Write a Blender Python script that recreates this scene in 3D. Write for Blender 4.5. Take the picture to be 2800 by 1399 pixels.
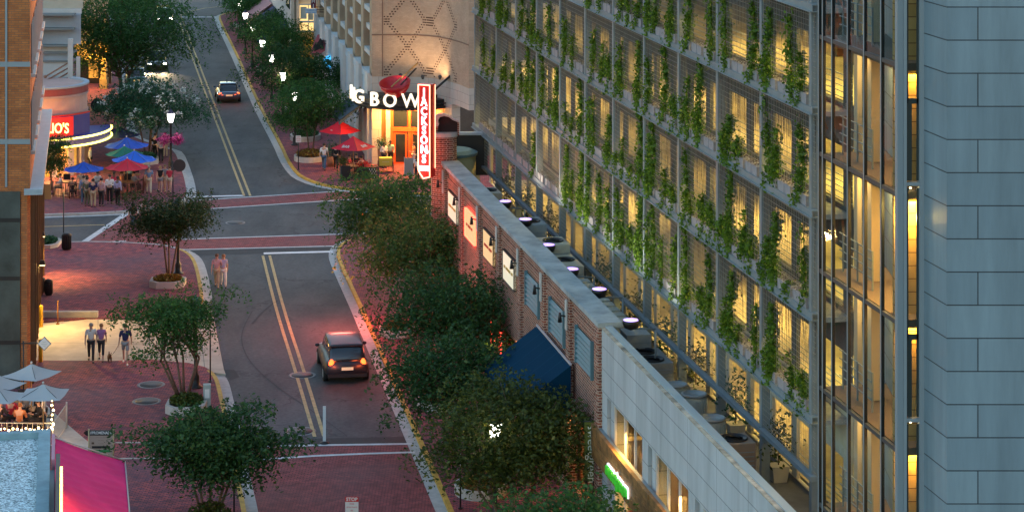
import bpy, bmesh, math, random
import numpy as np
from mathutils import Vector, Matrix

for o in list(bpy.data.objects):
    bpy.data.objects.remove(o)
S = bpy.context.scene
COL = S.collection

# ------------------------------------------------------------------ camera, sky, sun, exposure
FPX, CAMH, HORY, CX = 6500.0, 28.0, -680.0, 1400.0      # survey of the photograph (pixels of 2800 x 1399)
cam = bpy.data.cameras.new("camera")
cam.sensor_width = 36.0
cam.lens = FPX / 2800.0 * 36.0
cam.shift_y = (HORY - 699.5) / 2800.0
cam.clip_start, cam.clip_end = 1.0, 3000.0
camo = bpy.data.objects.new("camera", cam)
camo.location = (0, 0, CAMH)
camo.rotation_euler = (math.radians(90), 0, 0)
COL.objects.link(camo)
S.camera = camo

SUN_EL, SUN_AZ = math.radians(2.0), math.radians(50.0)   # azimuth measured clockwise from +Y
w = bpy.data.worlds.new("World")
S.world = w
w.use_nodes = True
nt = w.node_tree
bg = nt.nodes["Background"]
sky = nt.nodes.new("ShaderNodeTexSky")
sky.sky_type = 'NISHITA'
sky.sun_disc = False
sky.sun_elevation = SUN_EL
sky.sun_rotation = SUN_AZ
sky.air_density, sky.dust_density, sky.ozone_density = 1.0, 1.5, 1.7
nt.links.new(sky.outputs[0], bg.inputs[0])
bg.inputs[1].default_value = 0.15

sl = bpy.data.lights.new("sun", 'SUN')
sl.energy = 0.06
sl.angle = math.radians(3.0)
sl.color = (1.0, 0.66, 0.42)
slo = bpy.data.objects.new("sun", sl)
sdir = Vector((math.sin(SUN_AZ) * math.cos(SUN_EL), math.cos(SUN_AZ) * math.cos(SUN_EL), math.sin(SUN_EL)))
slo.rotation_euler = sdir.to_track_quat('Z', 'Y').to_euler()
COL.objects.link(slo)

S.view_settings.view_transform = 'Standard'
S.view_settings.look = 'None'
S.view_settings.gamma = 1.0
S.view_settings.exposure = 3.42
S.render.engine = 'CYCLES'
S.cycles.max_bounces = 6
S.cycles.diffuse_bounces = 3
S.cycles.glossy_bounces = 3
S.cycles.transmission_bounces = 5
S.cycles.transparent_max_bounces = 10
S.cycles.sample_clamp_indirect = 4.0
S.cycles.caustics_reflective = False
S.cycles.caustics_refractive = False
S.cycles.use_denoising = True
try:
    S.cycles.use_light_tree = True
except Exception:
    pass

# ------------------------------------------------------------------ survey helpers
def G(x, y, z=0.0):
    Y = (CAMH - z) * FPX / (y - HORY)
    return Vector(((x - CX) * Y / FPX, Y, z))

def AT(x, y, Y):
    return Vector(((x - CX) * Y / FPX, Y, CAMH - (y - HORY) * Y / FPX))

def G2(x, y, z=0.0):
    p = G(x, y, z)
    return (p.x, p.y)

# garage frame: s runs away from the camera along the facade, d towards the street, z up
FD = Vector((-0.1936, 0.981, 0)).normalized()
FN = Vector((-FD.y, FD.x, 0))
FO = Vector((8.92, 69.4, 0))
def frameM(o, d, n):
    return Matrix(((d.x, n.x, 0, o.x), (d.y, n.y, 0, o.y), (0, 0, 1, 0), (0, 0, 0, 1)))
FM = frameM(FO, FD, FN)
BO = Vector((3.19, 84.0, 0))                       # brick street wall, parallel to the garage
BM = frameM(BO, FD, FN)
def F(s, d, z):
    return FM @ Vector((s, d, z))
def B(s, d, z):
    return BM @ Vector((s, d, z))
def RY(x, d):                                       # depth on the plane at d in front of the garage
    return (22.62 - d * 1.02) / ((x - CX) / FPX + 0.1974)
def ROOF(x, y, d):
    return AT(x, y, RY(x, d))

# ------------------------------------------------------------------ materials
MATS = {}
def mat(name, col=(0.5, 0.5, 0.5), rough=0.7, metal=0.0, emis=None, es=0.0, noise=0.0, nscale=4.0, bump=0.0, bscale=40.0,
        spec=0.5, coat=0.0, alpha=1.0):
    if name in MATS:
        return MATS[name]
    m = bpy.data.materials.new(name)
    m.use_nodes = True
    n = m.node_tree.nodes
    L = m.node_tree.links
    p = n["Principled BSDF"]
    p.inputs["Base Color"].default_value = (*col, 1)
    p.inputs["Roughness"].default_value = rough
    p.inputs["Metallic"].default_value = metal
    p.inputs["Specular IOR Level"].default_value = spec
    p.inputs["Coat Weight"].default_value = coat
    if emis:
        p.inputs["Emission Color"].default_value = (*emis, 1)
        p.inputs["Emission Strength"].default_value = es * 0.13
    if noise or bump:
        tc = n.new("ShaderNodeTexCoord")
    if noise:
        tx = n.new("ShaderNodeTexNoise")
        tx.inputs["Scale"].default_value = nscale
        tx.inputs["Detail"].default_value = 6
        tx.inputs["Roughness"].default_value = 0.65
        L.new(tc.outputs["Object"], tx.inputs["Vector"])
        rp = n.new("ShaderNodeValToRGB")
        rp.color_ramp.elements[0].position = 0.3
        rp.color_ramp.elements[1].position = 0.7
        a = [max(0, c * (1 - noise)) for c in col]
        b = [min(1, c * (1 + noise)) for c in col]
        rp.color_ramp.elements[0].color = (*a, 1)
        rp.color_ramp.elements[1].color = (*b, 1)
        L.new(tx.outputs["Fac"], rp.inputs["Fac"])
        L.new(rp.outputs[0], p.inputs["Base Color"])
    if bump:
        t2 = n.new("ShaderNodeTexNoise")
        t2.inputs["Scale"].default_value = bscale
        L.new(tc.outputs["Object"], t2.inputs["Vector"])
        bp = n.new("ShaderNodeBump")
        bp.inputs["Strength"].default_value = bump
        bp.inputs["Distance"].default_value = 0.03
        L.new(t2.outputs["Fac"], bp.inputs["Height"])
        L.new(bp.outputs[0], p.inputs["Normal"])
    MATS[name] = m
    return m

def brick_mat(name, c1, c2, mortar, bw=0.21, bh=0.075, ms=0.01, rough=0.85, offset=0.5, vary=0.35, vscale=1.2, uv=True,
              freq=2, squash=1.0, spec=0.3, stain=None, streak=None):
    """brick / paver / block courses, in metric UV or object space"""
    m = bpy.data.materials.new(name)
    m.use_nodes = True
    n = m.node_tree.nodes
    L = m.node_tree.links
    p = n["Principled BSDF"]
    p.inputs["Roughness"].default_value = rough
    p.inputs["Specular IOR Level"].default_value = spec
    tc = n.new("ShaderNodeTexCoord")
    br = n.new("ShaderNodeTexBrick")
    br.offset = offset
    br.offset_frequency = freq
    br.inputs["Scale"].default_value = 1.0
    br.inputs["Brick Width"].default_value = bw
    br.inputs["Row Height"].default_value = bh
    br.inputs["Mortar Size"].default_value = ms
    br.inputs["Mortar Smooth"].default_value = 0.1
    br.inputs["Bias"].default_value = 0.0
    br.inputs["Color1"].default_value = (*c1, 1)
    br.inputs["Color2"].default_value = (*c2, 1)
    br.inputs["Mortar"].default_value = (*mortar, 1)
    L.new(tc.outputs["UV" if uv else "Object"], br.inputs["Vector"])
    tx = n.new("ShaderNodeTexNoise")
    tx.inputs["Scale"].default_value = vscale
    tx.inputs["Detail"].default_value = 7
    tx.inputs["Roughness"].default_value = 0.7
    if streak:
        mpp = n.new("ShaderNodeMapping")
        mpp.inputs["Scale"].default_value = (1, 1, streak)
        L.new(tc.outputs["Object"], mpp.inputs["Vector"])
        L.new(mpp.outputs[0], tx.inputs["Vector"])
    else:
        L.new(tc.outputs["Object"], tx.inputs["Vector"])
    mr = n.new("ShaderNodeMapRange")
    mr.inputs["From Min"].default_value = 0.3
    mr.inputs["From Max"].default_value = 0.7
    mr.inputs["To Min"].default_value = 1 - vary
    mr.inputs["To Max"].default_value = 1 + vary
    L.new(tx.outputs["Fac"], mr.inputs["Value"])
    mx = n.new("ShaderNodeMix")
    mx.data_type = 'RGBA'
    mx.blend_type = 'MULTIPLY'
    mx.inputs[0].default_value = 1.0
    L.new(br.outputs["Color"], mx.inputs[6])
    L.new(mr.outputs[0], mx.inputs[7])
    out = mx.outputs[2]
    if stain:
        t3 = n.new("ShaderNodeTexNoise")
        t3.inputs["Scale"].default_value = 0.22
        t3.inputs["Detail"].default_value = 4
        L.new(tc.outputs["Object"], t3.inputs["Vector"])
        r3 = n.new("ShaderNodeMapRange")
        r3.inputs["From Min"].default_value = 0.45
        r3.inputs["From Max"].default_value = 0.7
        L.new(t3.outputs["Fac"], r3.inputs["Value"])
        m3 = n.new("ShaderNodeMix")
        m3.data_type = 'RGBA'
        m3.inputs[7].default_value = (*stain, 1)
        L.new(r3.outputs[0], m3.inputs[0])
        L.new(out, m3.inputs[6])
        sc = n.new("ShaderNodeMath")
        sc.operation = 'MULTIPLY'
        sc.inputs[1].default_value = 0.55
        L.new(r3.outputs[0], sc.inputs[0])
        L.new(sc.outputs[0], m3.inputs[0])
        out = m3.outputs[2]
    L.new(out, p.inputs["Base Color"])
    bp = n.new("ShaderNodeBump")
    bp.inputs["Strength"].default_value = 0.4
    bp.inputs["Distance"].default_value = 0.01
    bp.invert = True
    L.new(br.outputs["Fac"], bp.inputs["Height"])
    L.new(bp.outputs[0], p.inputs["Normal"])
    MATS[name] = m
    return m

def leaf_mat(name, c1, c2, c3=None, trans=0.35):
    m = bpy.data.materials.new(name)
    m.use_nodes = True
    n = m.node_tree.nodes
    L = m.node_tree.links
    n.clear()
    out = n.new("ShaderNodeOutputMaterial")
    g = n.new("ShaderNodeNewGeometry")
    rp = n.new("ShaderNodeValToRGB")
    rp.color_ramp.elements[0].color = (*c1, 1)
    rp.color_ramp.elements[1].color = (*c2, 1)
    if c3:
        e = rp.color_ramp.elements.new(0.93)
        e.color = (*c2, 1)
        rp.color_ramp.elements[2].color = (*c3, 1)
    L.new(g.outputs["Random Per Island"], rp.inputs["Fac"])
    d = n.new("ShaderNodeBsdfDiffuse")
    t = n.new("ShaderNodeBsdfTranslucent")
    gl = n.new("ShaderNodeBsdfGlossy")
    gl.inputs["Roughness"].default_value = 0.5
    gl.inputs["Color"].default_value = (0.5, 0.5, 0.5, 1)
    L.new(rp.outputs[0], d.inputs["Color"])
    L.new(rp.outputs[0], t.inputs["Color"])
    mx = n.new("ShaderNodeMixShader")
    mx.inputs[0].default_value = trans
    L.new(d.outputs[0], mx.inputs[1])
    L.new(t.outputs[0], mx.inputs[2])
    m2 = n.new("ShaderNodeMixShader")
    m2.inputs[0].default_value = 0.04
    L.new(mx.outputs[0], m2.inputs[1])
    L.new(gl.outputs[0], m2.inputs[2])
    L.new(m2.outputs[0], out.inputs["Surface"])
    MATS[name] = m
    return m

def glass_mat(name, tint=(0.75, 0.85, 0.85), refl=0.03, rough=0.02, rmax=0.12):
    """thin pane: see-through with fresnel-weighted mirror"""
    m = bpy.data.materials.new(name)
    m.use_nodes = True
    n = m.node_tree.nodes
    L = m.node_tree.links
    n.clear()
    out = n.new("ShaderNodeOutputMaterial")
    tr = n.new("ShaderNodeBsdfTransparent")
    tr.inputs[0].default_value = (*tint, 1)
    gl = n.new("ShaderNodeBsdfGlossy")
    gl.inputs["Roughness"].default_value = rough
    fr = n.new("ShaderNodeLayerWeight")
    fr.inputs["Blend"].default_value = 0.25
    mp = n.new("ShaderNodeMapRange")
    mp.inputs["To Min"].default_value = refl
    mp.inputs["To Max"].default_value = rmax
    L.new(fr.outputs["Fresnel"], mp.inputs["Value"])
    tc = n.new("ShaderNodeTexCoord")
    nz = n.new("ShaderNodeTexNoise")
    nz.inputs["Scale"].default_value = 0.9
    bp = n.new("ShaderNodeBump")
    bp.inputs["Strength"].default_value = 0.08
    bp.inputs["Distance"].default_value = 0.1
    L.new(tc.outputs["Object"], nz.inputs["Vector"])
    L.new(nz.outputs["Fac"], bp.inputs["Height"])
    L.new(bp.outputs[0], gl.inputs["Normal"])
    mx = n.new("ShaderNodeMixShader")
    L.new(mp.outputs[0], mx.inputs[0])
    L.new(tr.outputs[0], mx.inputs[1])
    L.new(gl.outputs[0], mx.inputs[2])
    L.new(mx.outputs[0], out.inputs["Surface"])
    MATS[name] = m
    return m

# ------------------------------------------------------------------ mesh builder
class MB:
    def __init__(s, M=None):
        s.v, s.f, s.mi, s.sm = [], [], [], []
        s.M = M
    def add(s, vs, fs, m=0, smooth=False):
        b = len(s.v)
        for p in vs:
            p = Vector(p)
            s.v.append(s.M @ p if s.M else p)
        for f in fs:
            s.f.append([b + i for i in f])
            s.mi.append(m)
            s.sm.append(smooth)
        return s
    def box(s, x0, x1, y0, y1, z0, z1, m=0):
        x0, x1 = min(x0, x1), max(x0, x1)
        y0, y1 = min(y0, y1), max(y0, y1)
        z0, z1 = min(z0, z1), max(z0, z1)
        vs = [(x0, y0, z0), (x1, y0, z0), (x1, y1, z0), (x0, y1, z0), (x0, y0, z1), (x1, y0, z1), (x1, y1, z1), (x0, y1, z1)]
        return s.add(vs, [(0, 3, 2, 1), (4, 5, 6, 7), (0, 1, 5, 4), (1, 2, 6, 5), (2, 3, 7, 6), (3, 0, 4, 7)], m)
    def obox(s, c, size, rz=0.0, m=0, tilt=0.0):
        R = Matrix.Rotation(rz, 4, 'Z') @ Matrix.Rotation(tilt, 4, 'X')
        h = [q / 2 for q in size]
        vs = []
        for sz in (-1, 1):
            for sx, sy in ((-1, -1), (1, -1), (1, 1), (-1, 1)):
                vs.append(Vector(c) + R @ Vector((sx * h[0], sy * h[1], sz * h[2])))
        return s.add(vs, [(0, 3, 2, 1), (4, 5, 6, 7), (0, 1, 5, 4), (1, 2, 6, 5), (2, 3, 7, 6), (3, 0, 4, 7)], m)
    def tbox(s, c, b, t, z0, z1, m=0):
        """tapered box: bottom size b, top size t about centre c (x, y)"""
        vs = []
        for (sx, sy), z in ((b, z0), (t, z1)):
            for ax, ay in ((-1, -1), (1, -1), (1, 1), (-1, 1)):
                vs.append((c[0] + ax * sx / 2, c[1] + ay * sy / 2, z))
        return s.add(vs, [(0, 3, 2, 1), (4, 5, 6, 7), (0, 1, 5, 4), (1, 2, 6, 5), (2, 3, 7, 6), (3, 0, 4, 7)], m)
    def cyl(s, p0, p1, r0, r1=None, n=10, m=0, caps=True, smooth=True):
        p0, p1 = Vector(p0), Vector(p1)
        r1 = r0 if r1 is None else r1
        ax = (p1 - p0)
        if ax.length < 1e-6:
            return s
        ax.normalize()
        u = ax.orthogonal().normalized()
        w_ = ax.cross(u)
        vs = []
        for p, r in ((p0, r0), (p1, r1)):
            for i in range(n):
                a = 2 * math.pi * i / n
                vs.append(p + (u * math.cos(a) + w_ * math.sin(a)) * r)
        s.add(vs, [(i, (i + 1) % n, n + (i + 1) % n, n + i) for i in range(n)], m, smooth)
        if caps:
            b = len(s.v) - 2 * n
            for f in (list(range(n))[::-1], list(range(n, 2 * n))):
                s.f.append([b + i for i in f]); s.mi.append(m); s.sm.append(False)
        return s
    def tube(s, path, r, n=6, m=0):
        for a, b in zip(path[:-1], path[1:]):
            s.cyl(a, b, r, r, n, m, True)
        return s
    def lathe(s, prof, c=(0, 0, 0), n=16, m=0, smooth=True):
        vs, fs = [], []
        for r, z in prof:
            for i in range(n):
                a = 2 * math.pi * i / n
                vs.append((c[0] + r * math.cos(a), c[1] + r * math.sin(a), c[2] + z))
        for k in range(len(prof) - 1):
            for i in range(n):
                j = (i + 1) % n
                fs.append((k * n + i, k * n + j, (k + 1) * n + j, (k + 1) * n + i))
        s.add(vs, fs, m, smooth)
        b = len(s.v) - len(vs)
        s.f.append([b + i for i in range(n)][::-1]); s.mi.append(m); s.sm.append(False)
        s.f.append([b + (len(prof) - 1) * n + i for i in range(n)]); s.mi.append(m); s.sm.append(False)
        return s
    def ball(s, c, r, n=10, m=0):
        if not hasattr(r, '__len__'):
            r = (r, r, r)
        vs, fs = [], []
        k = n // 2 + 1
        for a in range(k + 1):
            th = math.pi * a / k
            for b in range(n):
                ph = 2 * math.pi * b / n
                vs.append((c[0] + r[0] * math.sin(th) * math.cos(ph), c[1] + r[1] * math.sin(th) * math.sin(ph), c[2] + r[2] * math.cos(th)))
        for a in range(k):
            for b in range(n):
                fs.append((a * n + b, (a + 1) * n + b, (a + 1) * n + (b + 1) % n, a * n + (b + 1) % n))
        return s.add(vs, fs, m, True)
    def prism(s, poly, z0, z1, m=0, mside=None):
        n = len(poly)
        a = sum(poly[i][0] * poly[(i + 1) % n][1] - poly[(i + 1) % n][0] * poly[i][1] for i in range(n))
        if a < 0:
            poly = poly[::-1]
        vs = [(p[0], p[1], z0) for p in poly] + [(p[0], p[1], z1) for p in poly]
        s.add(vs, [list(range(n, 2 * n))], m)
        b = len(s.v) - 2 * n
        ms = m if mside is None else mside
        s.f.append([b + i for i in range(n)][::-1]); s.mi.append(m); s.sm.append(False)
        for i in range(n):
            j = (i + 1) % n
            s.f.append([b + i, b + j, b + n + j, b + n + i]); s.mi.append(ms); s.sm.append(False)
        return s
    def sheet(s, poly, z, m=0):
        n = len(poly)
        a = sum(poly[i][0] * poly[(i + 1) % n][1] - poly[(i + 1) % n][0] * poly[i][1] for i in range(n))
        if a < 0:
            poly = poly[::-1]
        return s.add([(p[0], p[1], z) for p in poly], [list(range(n))], m)
    def quad(s, a, b, c, d, m=0):
        return s.add([a, b, c, d], [(0, 1, 2, 3)], m)
    def extrude(s, poly, vec, m=0, mside=None):
        """planar polygon of 3-D points pushed along vec"""
        vec = Vector(vec)
        n = len(poly)
        vs = [Vector(p) for p in poly] + [Vector(p) + vec for p in poly]
        s.add(vs, [list(range(n))[::-1], list(range(n, 2 * n))], m)
        b = len(s.v) - 2 * n
        for i in range(n):
            j = (i + 1) % n
            s.f.append([b + i, b + j, b + n + j, b + n + i]); s.mi.append(m if mside is None else mside); s.sm.append(False)
        return s
    def build(s, name, mats, parent=None, world=True, bevel=0.0, recalc=True):
        me = bpy.data.meshes.new(name)
        me.from_pydata([tuple(p) for p in s.v], [], s.f)
        if not isinstance(mats, (list, tuple)):
            mats = [mats]
        for m in mats:
            me.materials.append(m)
        me.polygons.foreach_set("material_index", s.mi)
        me.polygons.foreach_set("use_smooth", s.sm)
        if recalc:
            bm = bmesh.new()
            bm.from_mesh(me)
            bmesh.ops.recalc_face_normals(bm, faces=bm.faces)
            bm.to_mesh(me)
            bm.free()
        metric_uv(me)
        o = bpy.data.objects.new(name, me)
        COL.objects.link(o)
        if bevel:
            b = o.modifiers.new("bevel", 'BEVEL')
            b.width = bevel
            b.segments = 2
            b.limit_method = 'ANGLE'
        if parent is not None:
            attach(o, parent, world)
        return o

def metric_uv(me):
    uv = me.uv_layers.new(name="UVMap")
    nl = len(me.loops)
    if not nl:
        return
    co = np.empty(len(me.vertices) * 3); me.vertices.foreach_get("co", co); co = co.reshape(-1, 3)
    li = np.empty(nl, dtype=np.int32); me.loops.foreach_get("vertex_index", li)
    npol = len(me.polygons)
    nr = np.empty(npol * 3); me.polygons.foreach_get("normal", nr); nr = nr.reshape(-1, 3)
    lt = np.empty(npol, dtype=np.int32); me.polygons.foreach_get("loop_total", lt)
    pn = np.repeat(nr, lt, axis=0)
    c = co[li]
    flat = np.abs(pn[:, 2]) > 0.8
    t = np.stack([-pn[:, 1], pn[:, 0]], 1)
    ln = np.maximum(np.linalg.norm(t, axis=1), 1e-6)
    t = t / ln[:, None]
    u = np.where(flat, c[:, 0], c[:, 0] * t[:, 0] + c[:, 1] * t[:, 1])
    v = np.where(flat, c[:, 1], c[:, 2])
    out = np.stack([u, v], 1).ravel()
    uv.data.foreach_set("uv", out)

def mworld(o):
    M = Matrix.LocRotScale(o.location, o.rotation_euler, o.scale)
    if o.parent:
        return mworld(o.parent) @ o.matrix_parent_inverse @ M
    return M

def attach(o, parent, world=True):
    o.parent = parent
    if world:
        o.matrix_parent_inverse = mworld(parent).inverted()

def tag(o, label, cat, group=None):
    o["label"] = label
    o["category"] = cat
    if group:
        o["group"] = group
    return o

def thing(name, label, cat, loc=(0, 0, 0), rz=0.0, group=None):
    o = bpy.data.objects.new(name, None)
    o.empty_display_size = 0.2
    COL.objects.link(o)
    o.location = loc
    o.rotation_euler = (0, 0, rz)
    return tag(o, label, cat, group)

def struct(o):
    o["kind"] = "structure"
    return o

def copy_tree(o, parent=None):
    c = o.copy()
    COL.objects.link(c)
    if parent is not None:
        c.parent = parent
    for ch in list(o.children):
        copy_tree(ch, c)
    return c

def dup(root, loc, rz, label, group=None, scale=None):
    c = copy_tree(root)
    c.location = loc
    c.rotation_euler = (0, 0, rz)
    if scale:
        c.scale = scale if hasattr(scale, '__len__') else (scale,) * 3
    c["label"] = label
    if group:
        c["group"] = group
    return c

def text_obj(name, s, size, M, mt, parent=None, depth=0.02, align='CENTER', sx=1.0, world=True, bold=0.0):
    cu = bpy.data.curves.new("lettering", 'FONT')
    cu.body = s
    cu.size = size
    cu.extrude = depth
    cu.offset = bold
    cu.align_x = align
    cu.align_y = 'CENTER'
    cu.resolution_u = 3
    t = bpy.data.objects.new("lettering", cu)
    COL.objects.link(t)
    dg = bpy.context.evaluated_depsgraph_get()
    me = bpy.data.meshes.new_from_object(t.evaluated_get(dg))
    bpy.data.objects.remove(t)
    me.transform(M @ Matrix.Diagonal((sx, 1, 1, 1)))
    me.name = name
    me.materials.clear()
    me.materials.append(mt)
    o = bpy.data.objects.new(name, me)
    COL.objects.link(o)
    if parent is not None:
        attach(o, parent, world)
    return o

def face_frame(origin, right, up):
    r = Vector(right).normalized()
    u = Vector(up).normalized()
    n = r.cross(u)
    return Matrix(((r.x, u.x, n.x, origin[0]), (r.y, u.y, n.y, origin[1]), (r.z, u.z, n.z, origin[2]), (0, 0, 0, 1)))

LK = 0.26            # common factor for every lamp
def light(name, kind, loc, power, col, parent=None, size=0.15, size_y=None, aim=None, spot=None, spread=None):
    l = bpy.data.lights.new(name, kind)
    l.energy = power * LK
    l.color = col
    if kind == 'AREA':
        l.shape = 'RECTANGLE'
        l.size = size
        l.size_y = size_y or size
        if spread:
            l.spread = math.radians(spread)
    else:
        l.shadow_soft_size = size
    if kind == 'SPOT':
        l.spot_size = math.radians(spot or 90)
        l.spot_blend = 0.6
    o = bpy.data.objects.new(name, l)
    COL.objects.link(o)
    o.location = loc
    if aim is not None:
        o.rotation_euler = (Vector(loc) - Vector(aim)).to_track_quat('Z', 'Y').to_euler()
    if parent is not None:
        o.parent = parent
        o.matrix_parent_inverse = mworld(parent).inverted()
    return o

# many small leaf faces as one mesh
def leaf_mesh(name, P, size, seed, mt, flat=0.5, aspect=0.55, var=0.4):
    rng = np.random.default_rng(seed)
    n = len(P)
    nrm = rng.normal(size=(n, 3))
    nrm[:, 2] = np.abs(nrm[:, 2]) + flat * 2.0
    nrm /= np.linalg.norm(nrm, axis=1)[:, None]
    t = rng.normal(size=(n, 3))
    t -= nrm * np.sum(t * nrm, 1)[:, None]
    t /= np.maximum(np.linalg.norm(t, axis=1), 1e-6)[:, None]
    b = np.cross(nrm, t)
    sz = size * (1 + var * rng.uniform(-1, 1, n))[:, None]
    V = np.empty((n, 4, 3))
    V[:, 0] = P - t * sz * 0.5
    V[:, 1] = P + b * sz * aspect * 0.5 - t * sz * 0.05
    V[:, 2] = P + t * sz * 0.5 - nrm * sz * 0.12
    V[:, 3] = P - b * sz * aspect * 0.5 - t * sz * 0.05
    me = bpy.data.meshes.new(name)
    me.vertices.add(n * 4)
    me.vertices.foreach_set("co", V.ravel())
    me.loops.add(n * 4)
    me.loops.foreach_set("vertex_index", np.arange(n * 4, dtype=np.int32))
    me.polygons.add(n)
    me.polygons.foreach_set("loop_start", np.arange(0, n * 4, 4, dtype=np.int32))
    me.update(calc_edges=True)
    me.materials.append(mt)
    return me

def mesh_obj(name, me, parent=None, world=False):
    o = bpy.data.objects.new(name, me)
    COL.objects.link(o)
    if parent is not None:
        attach(o, parent, world)
    return o

# strip along a plan polyline between two sideways offsets (positive = left of travel)
def offset_line(pts, off):
    out = []
    n = len(pts)
    for i in range(n):
        a = Vector(pts[max(i - 1, 0)]); b = Vector(pts[min(i + 1, n - 1)])
        d = (b - a)
        if d.length < 1e-9:
            d = Vector((1, 0))
        d.normalize()
        out.append((pts[i][0] - d.y * off, pts[i][1] + d.x * off))
    return out

def strip(mb, pts, o0, o1, z0, z1=None, m=0):
    A = offset_line(pts, o0); Bq = offset_line(pts, o1)
    for i in range(len(pts) - 1):
        if z1 is None:
            mb.quad((*A[i], z0), (*A[i + 1], z0), (*Bq[i + 1], z0), (*Bq[i], z0), m)
        else:
            vs = [(*A[i], z0), (*A[i + 1], z0), (*Bq[i + 1], z0), (*Bq[i], z0), (*A[i], z1), (*A[i + 1], z1), (*Bq[i + 1], z1), (*Bq[i], z1)]
            fs = [(4, 5, 6, 7), (0, 1, 5, 4), (2, 3, 7, 6)]
            if i == 0:
                fs.append((3, 0, 4, 7))
            if i == len(pts) - 2:
                fs.append((1, 2, 6, 5))
            mb.add(vs, fs, m)

def smooth_line(pts, it=2):
    for _ in range(it):
        q = [pts[0]]
        for a, b in zip(pts[:-1], pts[1:]):
            q.append((a[0] * .75 + b[0] * .25, a[1] * .75 + b[1] * .25))
            q.append((a[0] * .25 + b[0] * .75, a[1] * .25 + b[1] * .75))
        q.append(pts[-1])
        pts = q
    return pts

rnd = random.Random(7)
# ================================================================== materials
def asphalt_mat(name, col, col2, rough=0.75):
    m = bpy.data.materials.new(name)
    m.use_nodes = True
    n = m.node_tree.nodes; L = m.node_tree.links
    p = n["Principled BSDF"]
    p.inputs["Roughness"].default_value = rough
    tc = n.new("ShaderNodeTexCoord")
    mp = n.new("ShaderNodeMapping")
    mp.inputs["Scale"].default_value = (1.0, 0.35, 1.0)
    L.new(tc.outputs["Object"], mp.inputs["Vector"])
    a = n.new("ShaderNodeTexNoise"); a.inputs["Scale"].default_value = 0.5; a.inputs["Detail"].default_value = 8; a.inputs["Roughness"].default_value = 0.7
    L.new(mp.outputs[0], a.inputs["Vector"])
    r = n.new("ShaderNodeValToRGB")
    r.color_ramp.elements[0].position = 0.35; r.color_ramp.elements[1].position = 0.68
    r.color_ramp.elements[0].color = (*col, 1); r.color_ramp.elements[1].color = (*col2, 1)
    L.new(a.outputs["Fac"], r.inputs["Fac"])
    b = n.new("ShaderNodeTexNoise"); b.inputs["Scale"].default_value = 6; b.inputs["Detail"].default_value = 6
    L.new(tc.outputs["Object"], b.inputs["Vector"])
    mr = n.new("ShaderNodeMapRange"); mr.inputs["To Min"].default_value = 0.4; mr.inputs["To Max"].default_value = 1.6
    L.new(b.outputs["Fac"], mr.inputs["Value"])
    x = n.new("ShaderNodeMix"); x.data_type = 'RGBA'; x.blend_type = 'MULTIPLY'; x.inputs[0].default_value = 1
    L.new(r.outputs[0], x.inputs[6]); L.new(mr.outputs[0], x.inputs[7])
    # hairline cracks
    v = n.new("ShaderNodeTexVoronoi"); v.feature = 'DISTANCE_TO_EDGE'; v.inputs["Scale"].default_value = 0.13
    wz = n.new("ShaderNodeTexNoise"); wz.inputs["Scale"].default_value = 1.0; wz.inputs["Detail"].default_value = 5
    L.new(tc.outputs["Object"], wz.inputs["Vector"])
    ad = n.new("ShaderNodeVectorMath"); ad.operation = 'MULTIPLY_ADD'
    ad.inputs[1].default_value = (2.5, 2.5, 0); L.new(wz.outputs["Color"], ad.inputs[0]); L.new(tc.outputs["Object"], ad.inputs[2])
    L.new(ad.outputs[0], v.inputs["Vector"])
    ls = n.new("ShaderNodeMath"); ls.operation = 'LESS_THAN'; ls.inputs[1].default_value = 0.006
    L.new(v.outputs["Distance"], ls.inputs[0])
    hf = n.new("ShaderNodeMath"); hf.operation = 'MULTIPLY'; hf.inputs[1].default_value = 0.6; L.new(ls.outputs[0], hf.inputs[0])
    y = n.new("ShaderNodeMix"); y.data_type = 'RGBA'; y.inputs[7].default_value = (0.012, 0.012, 0.013, 1)
    L.new(hf.outputs[0], y.inputs[0]); L.new(x.outputs[2], y.inputs[6])
    L.new(y.outputs[2], p.inputs["Base Color"])
    MATS[name] = m
    return m

M_asph = asphalt_mat("asphalt", (0.034, 0.038, 0.042), (0.088, 0.088, 0.09))
M_asph2 = asphalt_mat("asphalt_patch", (0.018, 0.018, 0.02), (0.028, 0.028, 0.03))
M_pave = brick_mat("brick_paving", (0.46, 0.10, 0.10), (0.17, 0.06, 0.09), (0.06, 0.03, 0.04), bw=0.24, bh=0.12, ms=0.014, vary=0.35, vscale=2.2, stain=(0.12, 0.085, 0.11))
M_pave2 = brick_mat("brick_crossing", (0.42, 0.095, 0.09), (0.24, 0.065, 0.065), (0.07, 0.03, 0.035), bw=0.24, bh=0.12, ms=0.014, vary=0.35, vscale=2.0, stain=(0.2, 0.10, 0.10))
M_conc = mat("concrete", (0.42, 0.40, 0.37), 0.85, noise=0.22, nscale=1.2)
M_drive = mat("driveway_concrete", (0.48, 0.42, 0.33), 0.85, noise=0.25, nscale=0.8)
M_kerb = mat("kerb_concrete", (0.45, 0.44, 0.42), 0.85, noise=0.2, nscale=3)
M_yel = mat("yellow_paint", (0.55, 0.33, 0.05), 0.7, noise=0.3, nscale=2.5)
M_yel2 = mat("yellow_line", (0.50, 0.36, 0.16), 0.75, noise=0.3, nscale=3)
M_white = mat("white_line", (0.60, 0.60, 0.60), 0.75, noise=0.2, nscale=3)
M_brickL = brick_mat("orange_brick", (0.54, 0.185, 0.055), (0.38, 0.12, 0.04), (0.22, 0.12, 0.07), bw=0.30, bh=0.10, ms=0.012, vary=0.2)
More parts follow.
